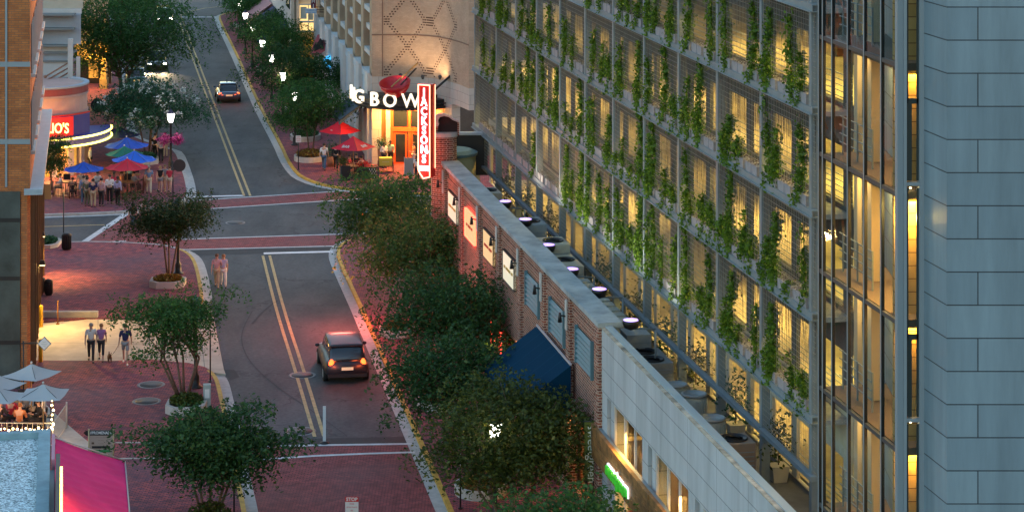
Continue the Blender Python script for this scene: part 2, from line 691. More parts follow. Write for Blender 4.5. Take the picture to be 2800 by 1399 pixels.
M_brickR = brick_mat("red_brick", (0.31, 0.095, 0.058), (0.12, 0.042, 0.033), (0.50, 0.38, 0.30), bw=0.26, bh=0.10, ms=0.014, vary=0.25)
M_brickT = brick_mat("tan_brick", (0.50, 0.36, 0.26), (0.44, 0.31, 0.22), (0.36, 0.27, 0.2), bw=0.25, bh=0.085, ms=0.008, vary=0.12)
M_stone = mat("green_stone", (0.055, 0.07, 0.065), 0.45, noise=0.5, nscale=0.7)
M_dark = mat("dark_metal", (0.02, 0.02, 0.022), 0.5)
M_black = mat("black_paint", (0.012, 0.012, 0.014), 0.45)
M_steel = mat("galvanised_steel", (0.19, 0.235, 0.255), 0.5, metal=0.1, noise=0.12, nscale=2)
M_alu = mat("aluminium_frame", (0.27, 0.32, 0.35), 0.4, metal=0.15)
M_cream = mat("cream_stucco", (0.50, 0.43, 0.33), 0.85, noise=0.08, nscale=1.5)
M_palew = mat("pale_masonry", (0.55, 0.53, 0.50), 0.85, noise=0.08, nscale=1.2)
M_pink = mat("pink_stucco", (0.50, 0.32, 0.27), 0.85, noise=0.1, nscale=1.2)
M_roofg = mat("grey_roof", (0.34, 0.38, 0.42), 0.8, noise=0.15, nscale=0.6)
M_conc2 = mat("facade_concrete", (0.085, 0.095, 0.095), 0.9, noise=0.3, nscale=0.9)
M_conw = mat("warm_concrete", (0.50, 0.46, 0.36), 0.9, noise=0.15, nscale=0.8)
M_inner = mat("sodium_lit_concrete", (0.36, 0.31, 0.20), 0.9, noise=0.3, nscale=0.8)  # yellow lamp light put into the concrete colour
M_roofd = mat("dark_roof", (0.10, 0.105, 0.11), 0.85, noise=0.4, nscale=0.7)
M_mesh = mat("wire", (0.30, 0.30, 0.27), 0.4, metal=0.3)
M_glassD = mat("dark_glass", (0.02, 0.025, 0.03), 0.08, spec=0.8)
M_glass = glass_mat("clear_glass")
M_glassW = glass_mat("shop_glass", (0.95, 0.92, 0.85), 0.04)
M_wood = mat("wood_plank", (0.26, 0.12, 0.035), 0.7, noise=0.6, nscale=2.5)
M_door = mat("orange_door", (0.62, 0.10, 0.02), 0.5)
M_navy = mat("navy_canvas", (0.004, 0.034, 0.070), 0.95, spec=0.05)
M_red = mat("red_canvas", (0.62, 0.01, 0.03), 0.8)
M_blue = mat("blue_canvas", (0.01, 0.07, 0.42), 0.8)
M_navyc = mat("dark_blue_canvas", (0.012, 0.02, 0.08), 0.85)
M_green = mat("green_canvas", (0.01, 0.16, 0.10), 0.85)
M_pinkc = mat("magenta_canvas", (0.80, 0.05, 0.20), 0.9, spec=0.1, noise=0.12, nscale=0.7)
M_greyc = mat("pale_grey_canvas", (0.40, 0.41, 0.42), 0.85)
M_gravel = mat("gravel", (0.42, 0.50, 0.54), 0.9)
M_trunk = mat("bark", (0.16, 0.10, 0.07), 0.9, noise=0.3, nscale=6)
M_soil = mat("soil", (0.05, 0.035, 0.025), 0.95)
M_lampw = mat("lit_lantern", (0.9, 0.9, 0.9), 0.4, emis=(1.0, 0.93, 0.8), es=14)
M_neon_y = mat("yellow_neon", (0.9, 0.8, 0.2), 0.4, emis=(1.0, 0.85, 0.12), es=5)
M_neon_r = mat("red_neon", (0.9, 0.1, 0.05), 0.4, emis=(1.0, 0.06, 0.03), es=7)
M_neon_p = mat("pink_neon", (0.9, 0.5, 0.5), 0.4, emis=(1.0, 0.30, 0.16), es=3.5)
M_neon_w = mat("white_neon", (0.9, 0.9, 0.9), 0.4, emis=(0.75, 0.85, 1.0), es=7)
M_letw = mat("lit_letter_face", (0.9, 0.9, 0.85), 0.4, emis=(1.0, 0.80, 0.52), es=1.1)
M_signred = mat("sign_red", (0.60, 0.015, 0.01), 0.45)
M_warmlit = mat("lit_sign_face", (0.9, 0.8, 0.6), 0.5, emis=(1.0, 0.72, 0.30), es=2.2)

# gravel gets a real speckle
def speckle(m, c1, c2, sc):
    n = m.node_tree.nodes; L = m.node_tree.links; p = n["Principled BSDF"]
    tc = n.new("ShaderNodeTexCoord"); v = n.new("ShaderNodeTexVoronoi"); v.inputs["Scale"].default_value = sc
    L.new(tc.outputs["Object"], v.inputs["Vector"])
    r = n.new("ShaderNodeValToRGB"); r.color_ramp.elements[0].color = (*c1, 1); r.color_ramp.elements[1].color = (*c2, 1)
    sp = n.new("ShaderNodeSeparateColor"); L.new(v.outputs["Color"], sp.inputs[0]); L.new(sp.outputs[0], r.inputs["Fac"])
    L.new(r.outputs[0], p.inputs["Base Color"])
    b = n.new("ShaderNodeBump"); b.inputs["Strength"].default_value = 0.5; b.inputs["Distance"].default_value = 0.02
    L.new(v.outputs["Distance"], b.inputs["Height"]); L.new(b.outputs[0], p.inputs["Normal"])
speckle(M_gravel, (0.08, 0.12, 0.13), (0.82, 0.94, 0.96), 19)

# ================================================================== ground, roads, pavements
mb = MB(); mb.box(-400, 500, -40, 1500, -0.5, -0.05)
struct(mb.build("ground", mat("ground_soil", (0.09, 0.09, 0.085), 0.95, noise=0.3, nscale=0.3)))
mb = MB(); mb.sheet([(-120, 40), (120, 40), (120, 420), (-120, 420)], 0.0)
struct(mb.build("road", M_asph))

KLn1 = smooth_line([G2(*p) for p in [(60, 668), (155, 667), (258, 665), (373, 669), (441, 674), (490, 684), (518, 698), (533, 715), (543, 745), (552, 790), (556, 822), (548, 838)]], 1)
KLn2 = smooth_line([G2(*p) for p in [(560, 1010), (580, 1022), (595, 1040), (603, 1066), (612, 1108), (620, 1140), (655, 1322), (672, 1399), (702, 1570)]], 1)
KRn = smooth_line([G2(*p) for p in [(1150, 640), (1000, 652), (950, 661), (930, 674), (922, 688), (921, 703), (929, 727), (955, 784), (986, 850), (1060, 1020), (1145, 1213), (1226, 1399), (1300, 1570)]], 1)
KRf = smooth_line([G2(*p) for p in [(900, 28), (640, 34), (600, 44), (598, 56), (640, 140), (681, 232), (714, 305), (766, 400), (783, 440), (800, 466), (819, 486), (864, 505), (927, 518), (1020, 528), (1400, 545)]], 1)
KLf = smooth_line([G2(*p) for p in [(-200, 24), (240, 30), (300, 36), (306, 60), (329, 201), (346, 320), (356, 372), (420, 398), (462, 410), (484, 418), (499, 455), (513, 499), (518, 536), (506, 553), (488, 562), (460, 568), (348, 583), (250, 588), (121, 592), (-200, 604)]], 1)

def g2(l):
    return [G2(*p) for p in l]
mb = MB(); mb.prism(KLn1 + g2([(543, 850), (382, 878), (287, 876), (239, 876), (201, 880), (60, 890), (-500, 890), (-500, 668)]), -0.02, 0.13)
struct(mb.build("pavement", M_pave))
mb = MB(); mb.prism(g2([(-500, 992), (60, 992), (316, 993), (411, 989), (448, 993), (517, 999)]) + KLn2 + g2([(-500, 1570)]), -0.02, 0.13)
struct(mb.build("pavement", M_pave))
mb = MB(); mb.prism(KRn + [(60, KRn[-1][1]), (60, KRn[0][1])], -0.02, 0.13)
struct(mb.build("pavement", M_pave))
mb = MB(); mb.prism(KRf + [(70, KRf[-1][1]), (70, KRf[0][1])], -0.02, 0.13)
struct(mb.build("pavement", M_pave))
mb = MB(); mb.prism(KLf + [(-110, KLf[-1][1]), (-110, KLf[0][1])], -0.02, 0.13)
struct(mb.build("pavement", M_pave))
# driveway apron between the two left pavements
mb = MB()
mb.prism(g2([(-500, 893), (60, 893), (201, 882), (239, 878), (287, 878), (382, 880), (543, 852), (552, 840), (578, 840), (612, 1015), (617, 1028), (582, 1023), (560, 1010), (517, 1000), (448, 994), (411, 990), (316, 994), (60, 993), (-500, 993)]), -0.02, 0.10)
struct(mb.build("driveway", M_drive))
mb = MB()
for a, b in (((268, 872), (268, 990)), ((405, 880), (412, 990)), ((60, 935), (575, 945)), ((543, 845), (560, 1010))):
    strip(mb, [G2(*a, .1), G2(*b, .1)], -0.012, 0.012, 0.104)
struct(mb.build("driveway_joint", M_dark))

def kerb(line, side, i0=0, i1=None, paint=True, gut=True):
    l = line[i0:i1]
    if True:
        k = MB(); strip(k, l, 0.012 * side, -0.17 * side, -0.02, 0.138)
        struct(k.build("kerb", M_yel if paint else M_kerb))
    if gut:
        g = MB(); strip(g, l, 0.014 * side, 0.46 * side, 0.010)
        struct(g.build("gutter", M_kerb))
n1 = next(i for i, p in enumerate(KLn1) if p[0] > G2(486, 684)[0])
kerb(KLn1[:n1 + 1], 1, paint=False, gut=False)
kerb(KLn1[n1:], 1)
kerb(KLn2[2:], 1)
kerb(KRn[2:], -1)
kerb(KRf, -1)
kerb(KLf, 1, paint=False)

# brick crossings and the brick-paved carriageway in the foreground
mb = MB()
mb.sheet(g2([(460, 566), (523, 550), (932, 524), (1150, 512), (1150, 534), (944, 547), (574, 571), (470, 580)]), 0.006)
mb.sheet(g2([(352, 581), (470, 571), (470, 656), (574, 653), (944, 641), (1150, 632), (1150, 662), (916, 672), (503, 682), (373, 667), (227, 664)]), 0.006)
mb.sheet(g2([(640, 1224), (1127, 1215), (1138, 1236), (1330, 1570), (730, 1570)]), 0.006)
struct(mb.build("brick_crossing", M_pave2))
mb = MB()
mb.sheet(g2([(500, 684), (916, 674), (911, 687), (510, 699)]), 0.008)
mb.sheet(g2([(634, 1203), (1115, 1193), (1127, 1211), (637, 1222)]), 0.008)
mb.sheet(g2([(614, 1010), (640, 1010), (655, 1030), (628, 1040)]), 0.008)
struct(mb.build("asphalt_patch", M_asph2))

def line(mb, pts, wd, z=0.015):
    strip(mb, [G2(*p) for p in pts], -wd / 2, wd / 2, z)
mb = MB()
line(mb, [(523, 549), (730, 536), (932, 523), (1150, 511)], 0.22)
line(mb, [(470, 578), (574, 571), (944, 546.5), (1150, 534)], 0.22)
line(mb, [(470, 656), (574, 652), (944, 640), (1150, 632)], 0.22)
line(mb, [(258, 664), (373, 668), (503, 683), (916, 673), (1150, 663)], 0.22)
line(mb, [(345, 659), (227, 665)], 0.2)
line(mb, [(344, 586), (225, 665)], 0.4)
line(mb, [(640, 1223), (860, 1217), (1127, 1213)], 0.22)
line(mb, [(645, 1263), (724, 1255), (860, 1246), (1000, 1240), (1134, 1236)], 0.22)
struct(mb.build("crossing_line", M_white))
mb = MB()
line(mb, [(527, 538.5), (668, 535)], 0.4)
line(mb, [(721, 693), (910, 688)], 0.45)
line(mb, [(498, 47.5), (590, 47.5)], 0.5)
struct(mb.build("stop_line", mat("stop_line_paint", (0.75, 0.75, 0.75), 0.7, noise=0.12, nscale=3)))
mb = MB()
for q in (-0.19, 0.19):
    strip(mb, smooth_line([G2(*p) for p in [(728, 699), (766, 850), (822, 1022), (873, 1193)]], 2), q - 0.075, q + 0.075, 0.015)
    strip(mb, smooth_line([G2(*p) for p in [(491, 46), (520, 127), (598, 334), (676, 536)]], 2), q - 0.075, q + 0.075, 0.015)
line(mb, [(491, 44), (520, 32), (560, 23), (620, 17), (760, 8)], 0.18)
line(mb, [(40, 622), (121, 620), (286, 615)], 0.16)
struct(mb.build("lane_line", M_yel2))
# pale bands laid into the left pavement
mb = MB()
line(mb, [(300, 1218), (391, 1218), (625, 1222)], 0.16, 0.137)
line(mb, [(300, 1262), (420, 1261), (636, 1262)], 0.16, 0.137)
strip(mb, smooth_line([G2(*p, .13) for p in [(100, 1090), (146, 1136), (200, 1182), (250, 1224), (300, 1290)]], 2), -0.75, 0.15, 0.137)
struct(mb.build("pavement_band", M_conc))
# tar lines on the near carriageway
mb = MB()
strip(mb, smooth_line([G2(*p) for p in [(690, 850), (662, 900), (660, 945), (690, 1000), (760, 1060), (850, 1120), (950, 1192)]], 3), -.02, .02, 0.012)
strip(mb, smooth_line([G2(*p) for p in [(690, 885), (720, 850), (758, 822)]], 2), -.06, .06, 0.012)
struct(mb.build("tar_line", M_asph2))

# ================================================================== left brick office building
bl = thing("brick_building", "tall orange brick building on a dark green stone base at the left edge", "building", (-24, 106, 0))
YB = 104.0
xb = (82 - 1400) * YB / FPX
far = Vector(((114 - 1400) * 127 / FPX, 127, 0))
cor = Vector((xb, YB, 0))
zs = 8.75
mb = MB()
mb.prism([(-45, YB), (cor.x, cor.y), (far.x, far.y), (-45, 127)], zs, 26)
mb.build("wall", M_brickL, bl)
mb = MB()
mb.prism([(-45, YB - .06), (cor.x - .42, YB - .06), (cor.x - .42, YB + .5), (-45, YB + .5)], 0, zs - .003)
mb.build("stone_base", M_stone, bl)
mb = MB()
mb.prism([(-45, YB + .51), (cor.x - .41, YB + .51), (cor.x - .41, YB), (cor.x - .12, YB), (cor.x - .05, YB + .3), (far.x - .12, far.y), (-45, 127)], 0, zs - .006)
mb.build("pier", M_brickL, bl)
mb = MB()
sd = (far - cor).normalized(); sn = Vector((sd.y, -sd.x, 0))
# stone joints
for y in (601, 760, 935):
    z = AT(0, y, YB).z
    mb.box(-45, cor.x - .42, YB - .075, YB - .05, z - .09, z + .09)
mb.build("joint", M_black, bl)
mb = MB()
for y in (176, 387):
    z = AT(0, y, YB).z
    mb.box(-45, cor.x + .02, YB - .05, YB - .002, z - .11, z + .11)
x17 = (17.5 - 1400) * YB / FPX
mb.box(x17 - .045, x17 + .045, YB - .053, YB - .002, zs + .2, 26)
mb.build("metal_band", M_alu, bl)
SM = frameM(cor, sd, sn)
mb = MB(SM)
mb.box(-.25, (far - cor).length, -.25, 0.55, zs - .12, zs + .12)
mb.build("cornice", mat("blue_grey_coping", (0.34, 0.42, 0.47), 0.6, noise=0.1), bl)
for k in range(5):
    s0 = 1.5 + k * 4.4
    for z0 in (9.6, 13.0, 16.4):
        mb = MB(SM); mb.box(s0, s0 + 2.8, -.02, .03, z0 + .7, z0 + 2.9)
        wn = mb.build("window", M_glassD, bl)
        mb = MB(SM)
        for q in (0, 1.4, 2.8):
            mb.box(s0 + q - .05, s0 + q + .05, .031, .10, z0 + .7, z0 + 2.9)
        mb.box(s0 - .2, s0 + 3.0, .0, .2, z0 + .55, z0 + .698)
        mb.build("window_frame", M_palew, wn, world=False)
# lower side: glazed ground floor bays with brick piers
for k in range(5):
    s0 = 1.0 + k * 4.6
    mb = MB(SM); mb.box(s0, s0 + 3.2, -.04, .02, .3, 7.6)
    mb.build("shop_window", M_glassD, bl)
    mb = MB(SM); mb.box(s0 - .18, s0 - .02, -.04, .16, .13, 8.5); mb.box(s0 + 3.22, s0 + 3.38, -.04, .16, .13, 8.5)
    mb.build("window_frame", mat("bronze_frame", (0.16, 0.09, 0.05), 0.4, metal=0.5), bl)
# ================================================================== parking garage with the planted screen
gar = thing("parking_garage", "concrete parking garage behind a steel screen of wire mesh and climbing vines", "garage", F(28, -4, 0))
pl_rng = random.Random(3)
LV = [8.5, 11.5, 14.5, 17.5, 20.5, 23.5]
BAY = 4.92
PS = [0.25 + BAY * i for i in range(11)] + [55.5]
S1 = 55.8
S0 = -0.1
RZ = 5.14
# steel posts
for s in PS:
    mb = MB(FM); mb.box(s - .11, s + .11, -.14, .14, RZ, 24.0)
    mb.build("post", M_steel, gar)
# mid rails (thin posts half way, part of the mesh frame)
for z in [6.8] + LV:
    mb = MB(FM)
    if z > 7:
        mb.box(S0, S1, .17, .20, z - .11, z + .11); mb.box(S0, S1, -.02, .169, z + .08, z + .112); mb.box(S0, S1, .201, .27, z - .112, z - .08); mb.box(S0, S1, -.02, .169, z - .112, z - .08)
    else:
        mb.box(S0, S1, .05, .25, z - .07, z + .07)
    mb.build("beam", M_steel, gar)
# wire mesh per storey
zz = [6.87] + LV
for z0, z1 in zip([6.87] + [l + .18 for l in LV[:-1]], [l - .18 for l in LV]):
    mb = MB(FM)
    ww = .0042
    s = S0 + .1
    while s < S1:
        mb.box(s - ww, s + ww, .10, .10 + 2 * ww, z0, z1); s += .165
    z = z0 + .1
    while z < z1:
        mb.box(S0, S1, .088, .088 + 2 * ww, z - ww, z + ww); z += .165
    mb.build("wire_mesh", M_mesh, gar, recalc=False)
# walkway and concrete structure behind
DB = -0.95
for i, z in enumerate(LV[:-1]):
    mb = MB(FM); mb.box(S0, S1, DB, -.17, z - .16, z - .02)
    mb.build("walkway", mat("walkway_grating", (0.22, 0.23, 0.23), 0.8, noise=0.3, nscale=2), gar)
floors = [RZ] + LV
for i, z in enumerate(floors[:-1]):
    nz = floors[i + 1]
    h = nz - z
    # header
    mb = MB(FM)
    top = nz - .35
    o0, o1 = z + .12, z + (1.85 if i else 2.05)
    mb.box(S0, S1 + 1.5, DB - .12, DB, o1, nz + .10)
    mb.box(S0, S1 + 1.5, DB - .12, DB, z + .101, o0)
    # piers: two openings in each bay
    for b in range(-1, 12):
        s0 = PS[0] + b * BAY
        for a, c in ((-.28, .22), (2.25, 2.65)):
            q0, q1 = max(S0, s0 + a), min(S1 + 1.5, s0 + c)
            if q1 > q0:
                mb.box(q0, q1, DB - .12, DB, o0, o1)
    mb.build("facade_frame", M_conc2 if i else M_conw, gar)  # lowest storey paler: floodlight put into its concrete colour
    mb = MB(FM)
    for k in range(5):
        zr = z + .25 + k * .17
        mb.box(S0, S1, DB - .10, DB - .075, zr - .012, zr + .012)
    mb.build("railing", M_steel, gar)
    mb = MB(FM); mb.box(S0 - .0, S1 + 1.5, DB - 14, DB - .251, z - .2, z + .10)
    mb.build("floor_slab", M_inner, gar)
    mb = MB(FM)
    mb.box(S0, S1 + 1.5, DB - 7.2, DB - 7.0, z + .101, nz - .201)
    mb.box(S0 - .2, S0, DB - 7.2, DB - .251, z + .101, nz - .201)
    for b in range(0, 12):
        s0 = PS[0] + b * BAY
        mb.box(s0 + .1, s0 + .6, DB - 4.6, DB - 4.1, z + .101, nz - .201)
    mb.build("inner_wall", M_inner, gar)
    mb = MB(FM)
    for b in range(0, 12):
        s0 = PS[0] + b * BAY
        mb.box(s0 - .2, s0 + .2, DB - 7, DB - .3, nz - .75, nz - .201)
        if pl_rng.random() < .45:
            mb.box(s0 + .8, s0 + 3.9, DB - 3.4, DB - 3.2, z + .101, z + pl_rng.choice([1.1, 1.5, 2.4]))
    mb.build("ceiling_beam", mat("shaded_concrete", (.16, .14, .10), .9, noise=.2, nscale=1), gar)  # beams and partitions coloured darker to put shading into the interior
mb = MB(FM); mb.box(S0, S1 + 1.5, DB - 14, DB, 23.55, 23.9)
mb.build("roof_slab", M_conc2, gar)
M_tube = mat("lit_tube", (1, .9, .7), 0.4, emis=(1.0, 0.80, 0.40), es=12)
GARAGE_W = 165
pl_rng = random.Random(3)
for i, z in enumerate(floors[:-1]):
    nz = floors[i + 1]
    for b in range(0, 6):
        s0 = 2.6 + b * 9.84
        mb = MB(FM); mb.box(s0 - .6, s0 + .6, DB - 1.4, DB - 1.25, nz - .33, nz - .26)
        t = mb.build("ceiling_light", M_tube, gar)
        p = F(s0, DB - 1.3, nz - .40)
        l = light("ceiling_lamp", 'AREA', p, GARAGE_W * pl_rng.choice([.12, .45, .9, 1.2, 1.6]) * (1 if i else .6), (1.0, 0.66, 0.15), t, 7.0, .4, aim=F(s0, DB - 1.2, z))
        l.rotation_euler = (math.radians(0), 0, math.atan2(FD.y, FD.x))

# dead stems hanging on the mesh under every walkway (nobody could count them)
M_dead = mat("dead_stem", (0.07, 0.055, 0.045), 0.95)
for z in LV[1:]:
    rng = np.random.default_rng(int(z * 10))
    n = 2400
    ss = rng.uniform(S0, S1, n); hh = rng.beta(1.2, 2.4, n) * 2.0 + .15
    mb = MB(FM)
    for a, b, dx, w_ in zip(ss, hh, rng.normal(0, .05, n), rng.uniform(.010, .028, n)):
        mb.add([(a, .075, z - .15), (a + w_, .075, z - .15), (a + dx + w_, .08, z - .15 - b), (a + dx, .08, z - .15 - b)], [(0, 1, 2, 3)])
    o = mb.build("dead_stems", M_dead, gar, recalc=False)
    o["kind"] = "stuff"
# planters standing on the walkway ledge
pl_rng = random.Random(3)
M_planter = mat("planter_metal", (0.30, 0.28, 0.29), 0.6, noise=0.2, nscale=3)
M_twig = mat("dry_twigs", (0.16, 0.13, 0.10), 0.95)
def make_planter():
    t = thing("planter", "", "planter", (0, 0, 0))
    mb = MB(); mb.box(-.62, .62, -.17, .17, 0, .30)
    for q in (-.64, 0, .61):
        mb.box(q, q + .03, .171, .19, 0, .31)
    mb.build("trough", M_planter, t, world=False)
    rng = np.random.default_rng(5)
    P = np.stack([rng.uniform(-.6, .6, 90), rng.uniform(-.16, .16, 90), .30 + rng.uniform(0, .16, 90)], 1)
    mesh_obj("dry_stems", leaf_mesh("dry_stems", P, .13, 4, M_twig, flat=.1, aspect=.25), t)
    return t
pl0 = make_planter()
first = True
angF = math.atan2(FD.y, FD.x)
lvname = {8.5: "lowest", 11.5: "second lowest", 14.5: "middle", 17.5: "second highest", 20.5: "highest"}
for z in LV[:5]:
    for b in range(11):
        for k in range(3):
            s = PS[b] + .95 + k * 1.5
            if s > S1 - .8:
                continue
            g = F(s, -.02, z + .114)
            y = HORY + (CAMH - g.z) * FPX / g.y
            if y < 10:
                continue
            lab = "metal planter trough with dry stems on the %s walkway of the vine screen" % lvname[z]
            if first:
                pl0.location = g; pl0.rotation_euler = (0, 0, angF); pl0["label"] = lab; pl0["group"] = "planters on the %s walkway" % lvname[z]; first = False
            else:
                dup(pl0, g, angF, lab, "planters on the %s walkway" % lvname[z])

# climbing vines, strand by strand
M_vine = leaf_mat("vine_leaf", (0.04, 0.10, 0.010), (0.17, 0.30, 0.022), (0.38, 0.42, 0.04), 0.5)
vine_variants = []
for k in range(9):
    rng = np.random.default_rng(100 + k)
    h = [2.9, 2.5, 2.0, 2.8, 1.5, 2.7, 2.2, 1.2, 3.1][k]
    wdt = [.30, .22, .26, .18, .36, .24, .20, .34, .26][k]
    n = int(1050 * h * wdt / .6)
    zq = rng.beta(1.0, 1.25, n) * h * (1 - .12 * rng.random(n))
    bulge = .55 + .45 * np.sin(zq * (2.2 + .5 * k) + k) ** 2
    xq = np.clip(rng.normal(0, 1, n), -1.7, 1.7) * wdt * .62 * bulge * (1.15 - .75 * zq / h) + .12 * np.sin(zq * 1.7 + k)
    yq = rng.normal(0, 1, n) * .09 + .04
    keep = np.sin(zq * (3.1 + .7 * k) + 2.1 * k) + rng.normal(0, .5, n) > -.75
    xq, yq, zq = xq[keep], yq[keep], zq[keep]
    n = len(zq)
    P = np.stack([xq, yq, zq], 1)
    vine_variants.append((leaf_mesh("foliage", P, .12, 50 + k, M_vine, flat=-.2, aspect=.55), h, xq))
M_stem = mat("vine_stem", (0.13, 0.10, 0.06), 0.9)
stem_me = []
for k in range(9):
    h = vine_variants[k][1]
    mb = MB(); mb.tube([(.10 * math.sin(q * h / 6 * 1.7 + k), .04, q * h / 6) for q in range(7)], .012, 4)
    o = mb.build("stem", M_stem); stem_me.append(o.data); bpy.data.objects.remove(o)
vr = random.Random(21)
vine_shape = ["tall dense", "tall thin", "short", "narrow trailing", "low bushy", "feathery", "slim", "stubby low", "full height"]
nv = 0
for li, z in enumerate(LV[:5]):
    for b in range(11):
        nst = vr.choice([2, 3, 3]) if li > 0 else (3 if b <= 6 else vr.choice([0, 1, 1]))
        if b <= 7 and li in (1, 2):
            nst = 3
        if b > 8 and li > 0:
            nst = 3
        if b <= 1 and 1 <= li <= 2:
            nst = 3
        zlev = z if li else z - 3.0 + 1.4
        if li == 0:
            # lowest screen bay hangs from the 8.5 m beam up to the next one
            zlev = z
        spots = [.75, 2.1, 3.5, 4.2]
        vr.shuffle(spots)
        for s_ in spots[:nst + (1 if li <= 1 and b < 5 else 0)]:
            s = PS[b] + s_ + vr.uniform(-.3, .3)
            k = vr.choice([0, 1, 2, 3, 5, 6, 8, 4, 7, 0, 8])
            sc = vr.choice([.6, .85, 1.0, 1.05, 1.1]) * vr.uniform(.88, 1.08)
            g = F(s, .06, zlev - .12)
            x = CX + g.x * FPX / g.y; y = HORY + (CAMH - g.z) * FPX / g.y
            if y < 15 or x < 1300:
                continue
            t = thing("climbing_vine", "%s green vine climbing the wire mesh from the %s walkway" % (vine_shape[k], lvname[z]), "vine", g, angF, "vines on the %s storey of the screen" % lvname[z])
            t.scale = (vr.uniform(.95, 1.8), 1, sc)
            mesh_obj("foliage", vine_variants[k][0], t)
            mesh_obj("stem", stem_me[k], t)
            nv += 1

# ================================================================== stair tower
tow = thing("stair_tower", "glass and aluminium stair tower with lit block walls inside", "stair tower", (8.6, 58.4, 0))
TO = Vector((9.06, 55.5, 0))
TD = (Vector((7.94, 61.2, 0)) - TO); TL = TD.length; TD.normalize()
TN = Vector((-TD.y, TD.x, 0))
TM = frameM(TO, TD, TN)
zt = [20.66, 17.65, 14.65, 11.65, 8.65, 5.65, 2.65]
mulls = [.0, 1.16, 2.36, 3.56, 4.76, TL - .32, TL]
for s in mulls[1:]:
    mb = MB(TM); mb.box(s - .032, s + .032, -.03, .06, 0, 26); mu = mb.build("mullion", M_alu, tow)
    mb = MB(TM); mb.box(s - .06, s - .034, -.02, .055, 0, 26); mb.build("gasket", mat("black_gasket", (.012, .014, .016), .5), mu, world=False)
mb = MB(TM); mb.box(-.07, .10, -.08, .09, 0, 26); mb.build("corner_post", M_alu, tow)
for z in zt:
    mb = MB(TM); mb.box(0, TL, -.03, .05, z - .05, z + .05); mb.build("transom", mat("grey_transom", (.05, .06, .065), .4), tow)
ztt = [26] + zt + [0]
for a, b in zip(mulls[:-1], mulls[1:]):
    for z1, z0 in zip(ztt[:-1], ztt[1:]):
        mb = MB(TM); mb.quad((a + .05, .03, z0 + .06), (b - .05, .03, z0 + .06), (b - .05, .03, z1 - .06), (a + .05, .03, z1 - .06))
        mb.build("glass_pane", M_glass, tow)
M_block = brick_mat("warm_block", (0.56, 0.34, 0.13), (0.48, 0.28, 0.10), (0.20, 0.10, 0.04), bw=.62, bh=.31, ms=.012, vary=.1)
DEP = 3.2
mb = MB(TM); mb.box(-.1, 3.1, -1.35, -1.15, 0, 26); mb.box(2.9, TL + .1, -DEP - .2, -DEP, 0, 26)
mb.build("inner_wall", M_block, tow)
mb = MB(TM); mb.box(-.2, .2, -DEP - 1.5, -.62, 0, 26)
mb.build("end_wall", M_alu, tow)
for z in zt:
    mb = MB(TM); mb.box(.2, TL - .05, -1.14, -.10, z - .16, z + .02); mb.box(3.12, TL - .05, -DEP + .02, -1.141, z - .16, z + .02)
    mb.build("landing", mat("brown_landing", (.16, .12, .09), .8), tow)
    mb = MB(TM)
    for k in range(4):
        mb.box(3.2, TL - .1, -.5, -.47, z + .3 + k * .22, z + .32 + k * .22)
    for k in range(3):
        mb.box(3.2 + k * 1.1, 3.24 + k * 1.1, -.5, -.46, z, z + 1.0)
    mb.build("handrail", M_steel, tow)
    mb = MB(TM)
    mb.box(4.3, 5.5, -1.0, -.9, z - .26, z - .19)
    tb = mb.build("ceiling_light", M_tube, tow)
    p = TM @ Vector((4.6, -1.4, z - .32))
    l = light("ceiling_lamp", 'AREA', p, 40 if z != 17.65 else 75, (1.0, .58, .18), tb, 2.2, .5)
    p = TM @ Vector((1.3, -.62, z - .32))
    l = light("ceiling_lamp", 'AREA', p, (70 if z != 17.65 else 190) * (1 if z > 9 else .35), (1.0, .50, .09), tb, 2.0, .3)
    l.rotation_euler = (0, 0, math.atan2(TD.y, TD.x))
for x in (.9, 2.8):
    mb = MB(TM); mb.box(TL - .28, TL - .02, -x - .12, -x, 0, 26); mb.build("column", mat("tan_column", (.45, .36, .25), .8), tow)
mb = MB(TM); mb.box(4.2, 4.5, -1.1, -.8, 0, 26); mb.build("column", mat("tan_column", (.45, .36, .25), .8), tow)

# narrow lit slot facing the camera, between tower and clad block
xa, xc = (2472 - 1400) * 55.5 / FPX, (2514 - 1400) * 55.5 / FPX
slot_z = [26, 17.92, 12.42, 6.95, 1.4]
mb = MB()
for z in slot_z[1:]:
    mb.box(xa, xc, 55.42, 55.60, z - .05, z + .03)
mb.box(xa - .02, xa + .05, 55.40, 55.62, 0, 26); mb.box(xc - .02, xc + .10, 55.36, 55.62, 0, 26)
mb.build("slot_frame", M_alu, tow)
for a, b in zip(slot_z[:-1], slot_z[1:]):
    mb = MB(); mb.box(xa + .05, xc - .02, 55.48, 55.52, b + 1.85, b + 1.98); mb.box(xa + .05, xa + .10, 55.48, 55.52, b + .06, a - .12); mb.box(xc - .07, xc - .02, 55.48, 55.52, b + .06, a - .12); mb.box(xa + .10, xa + .18, 55.48, 55.52, b + .06, b + 1.85)
    mb.build("slot_sash", mat("dark_green_frame", (0.02, 0.035, 0.035), 0.4), tow)
    mb = MB(); mb.quad((xa + .05, 55.51, b + .07), (xc - .03, 55.51, b + .07), (xc - .03, 55.51, a - .13), (xa + .05, 55.51, a - .13))
    mb.build("slot_pane", M_glass, tow)
mb = MB(); mb.box(xa - .1, xc + .6, 56.35, 56.55, 0, 26)
mb.build("slot_back_wall", M_block, tow)
for k, (a, b) in enumerate(zip(slot_z[:-1], slot_z[1:])):
    mb = MB(); mb.box(xa + .2, xa + .24, 55.9, 55.94, a - .2, a - .18); tb = mb.build("ceiling_light", M_tube, tow)
    light("slot_lamp", 'POINT', ((xa + xc) / 2, 55.95, a - .9), 38 if k < 2 else (22 if k == 2 else 8), (1.0, .60, .15), tb, .1)

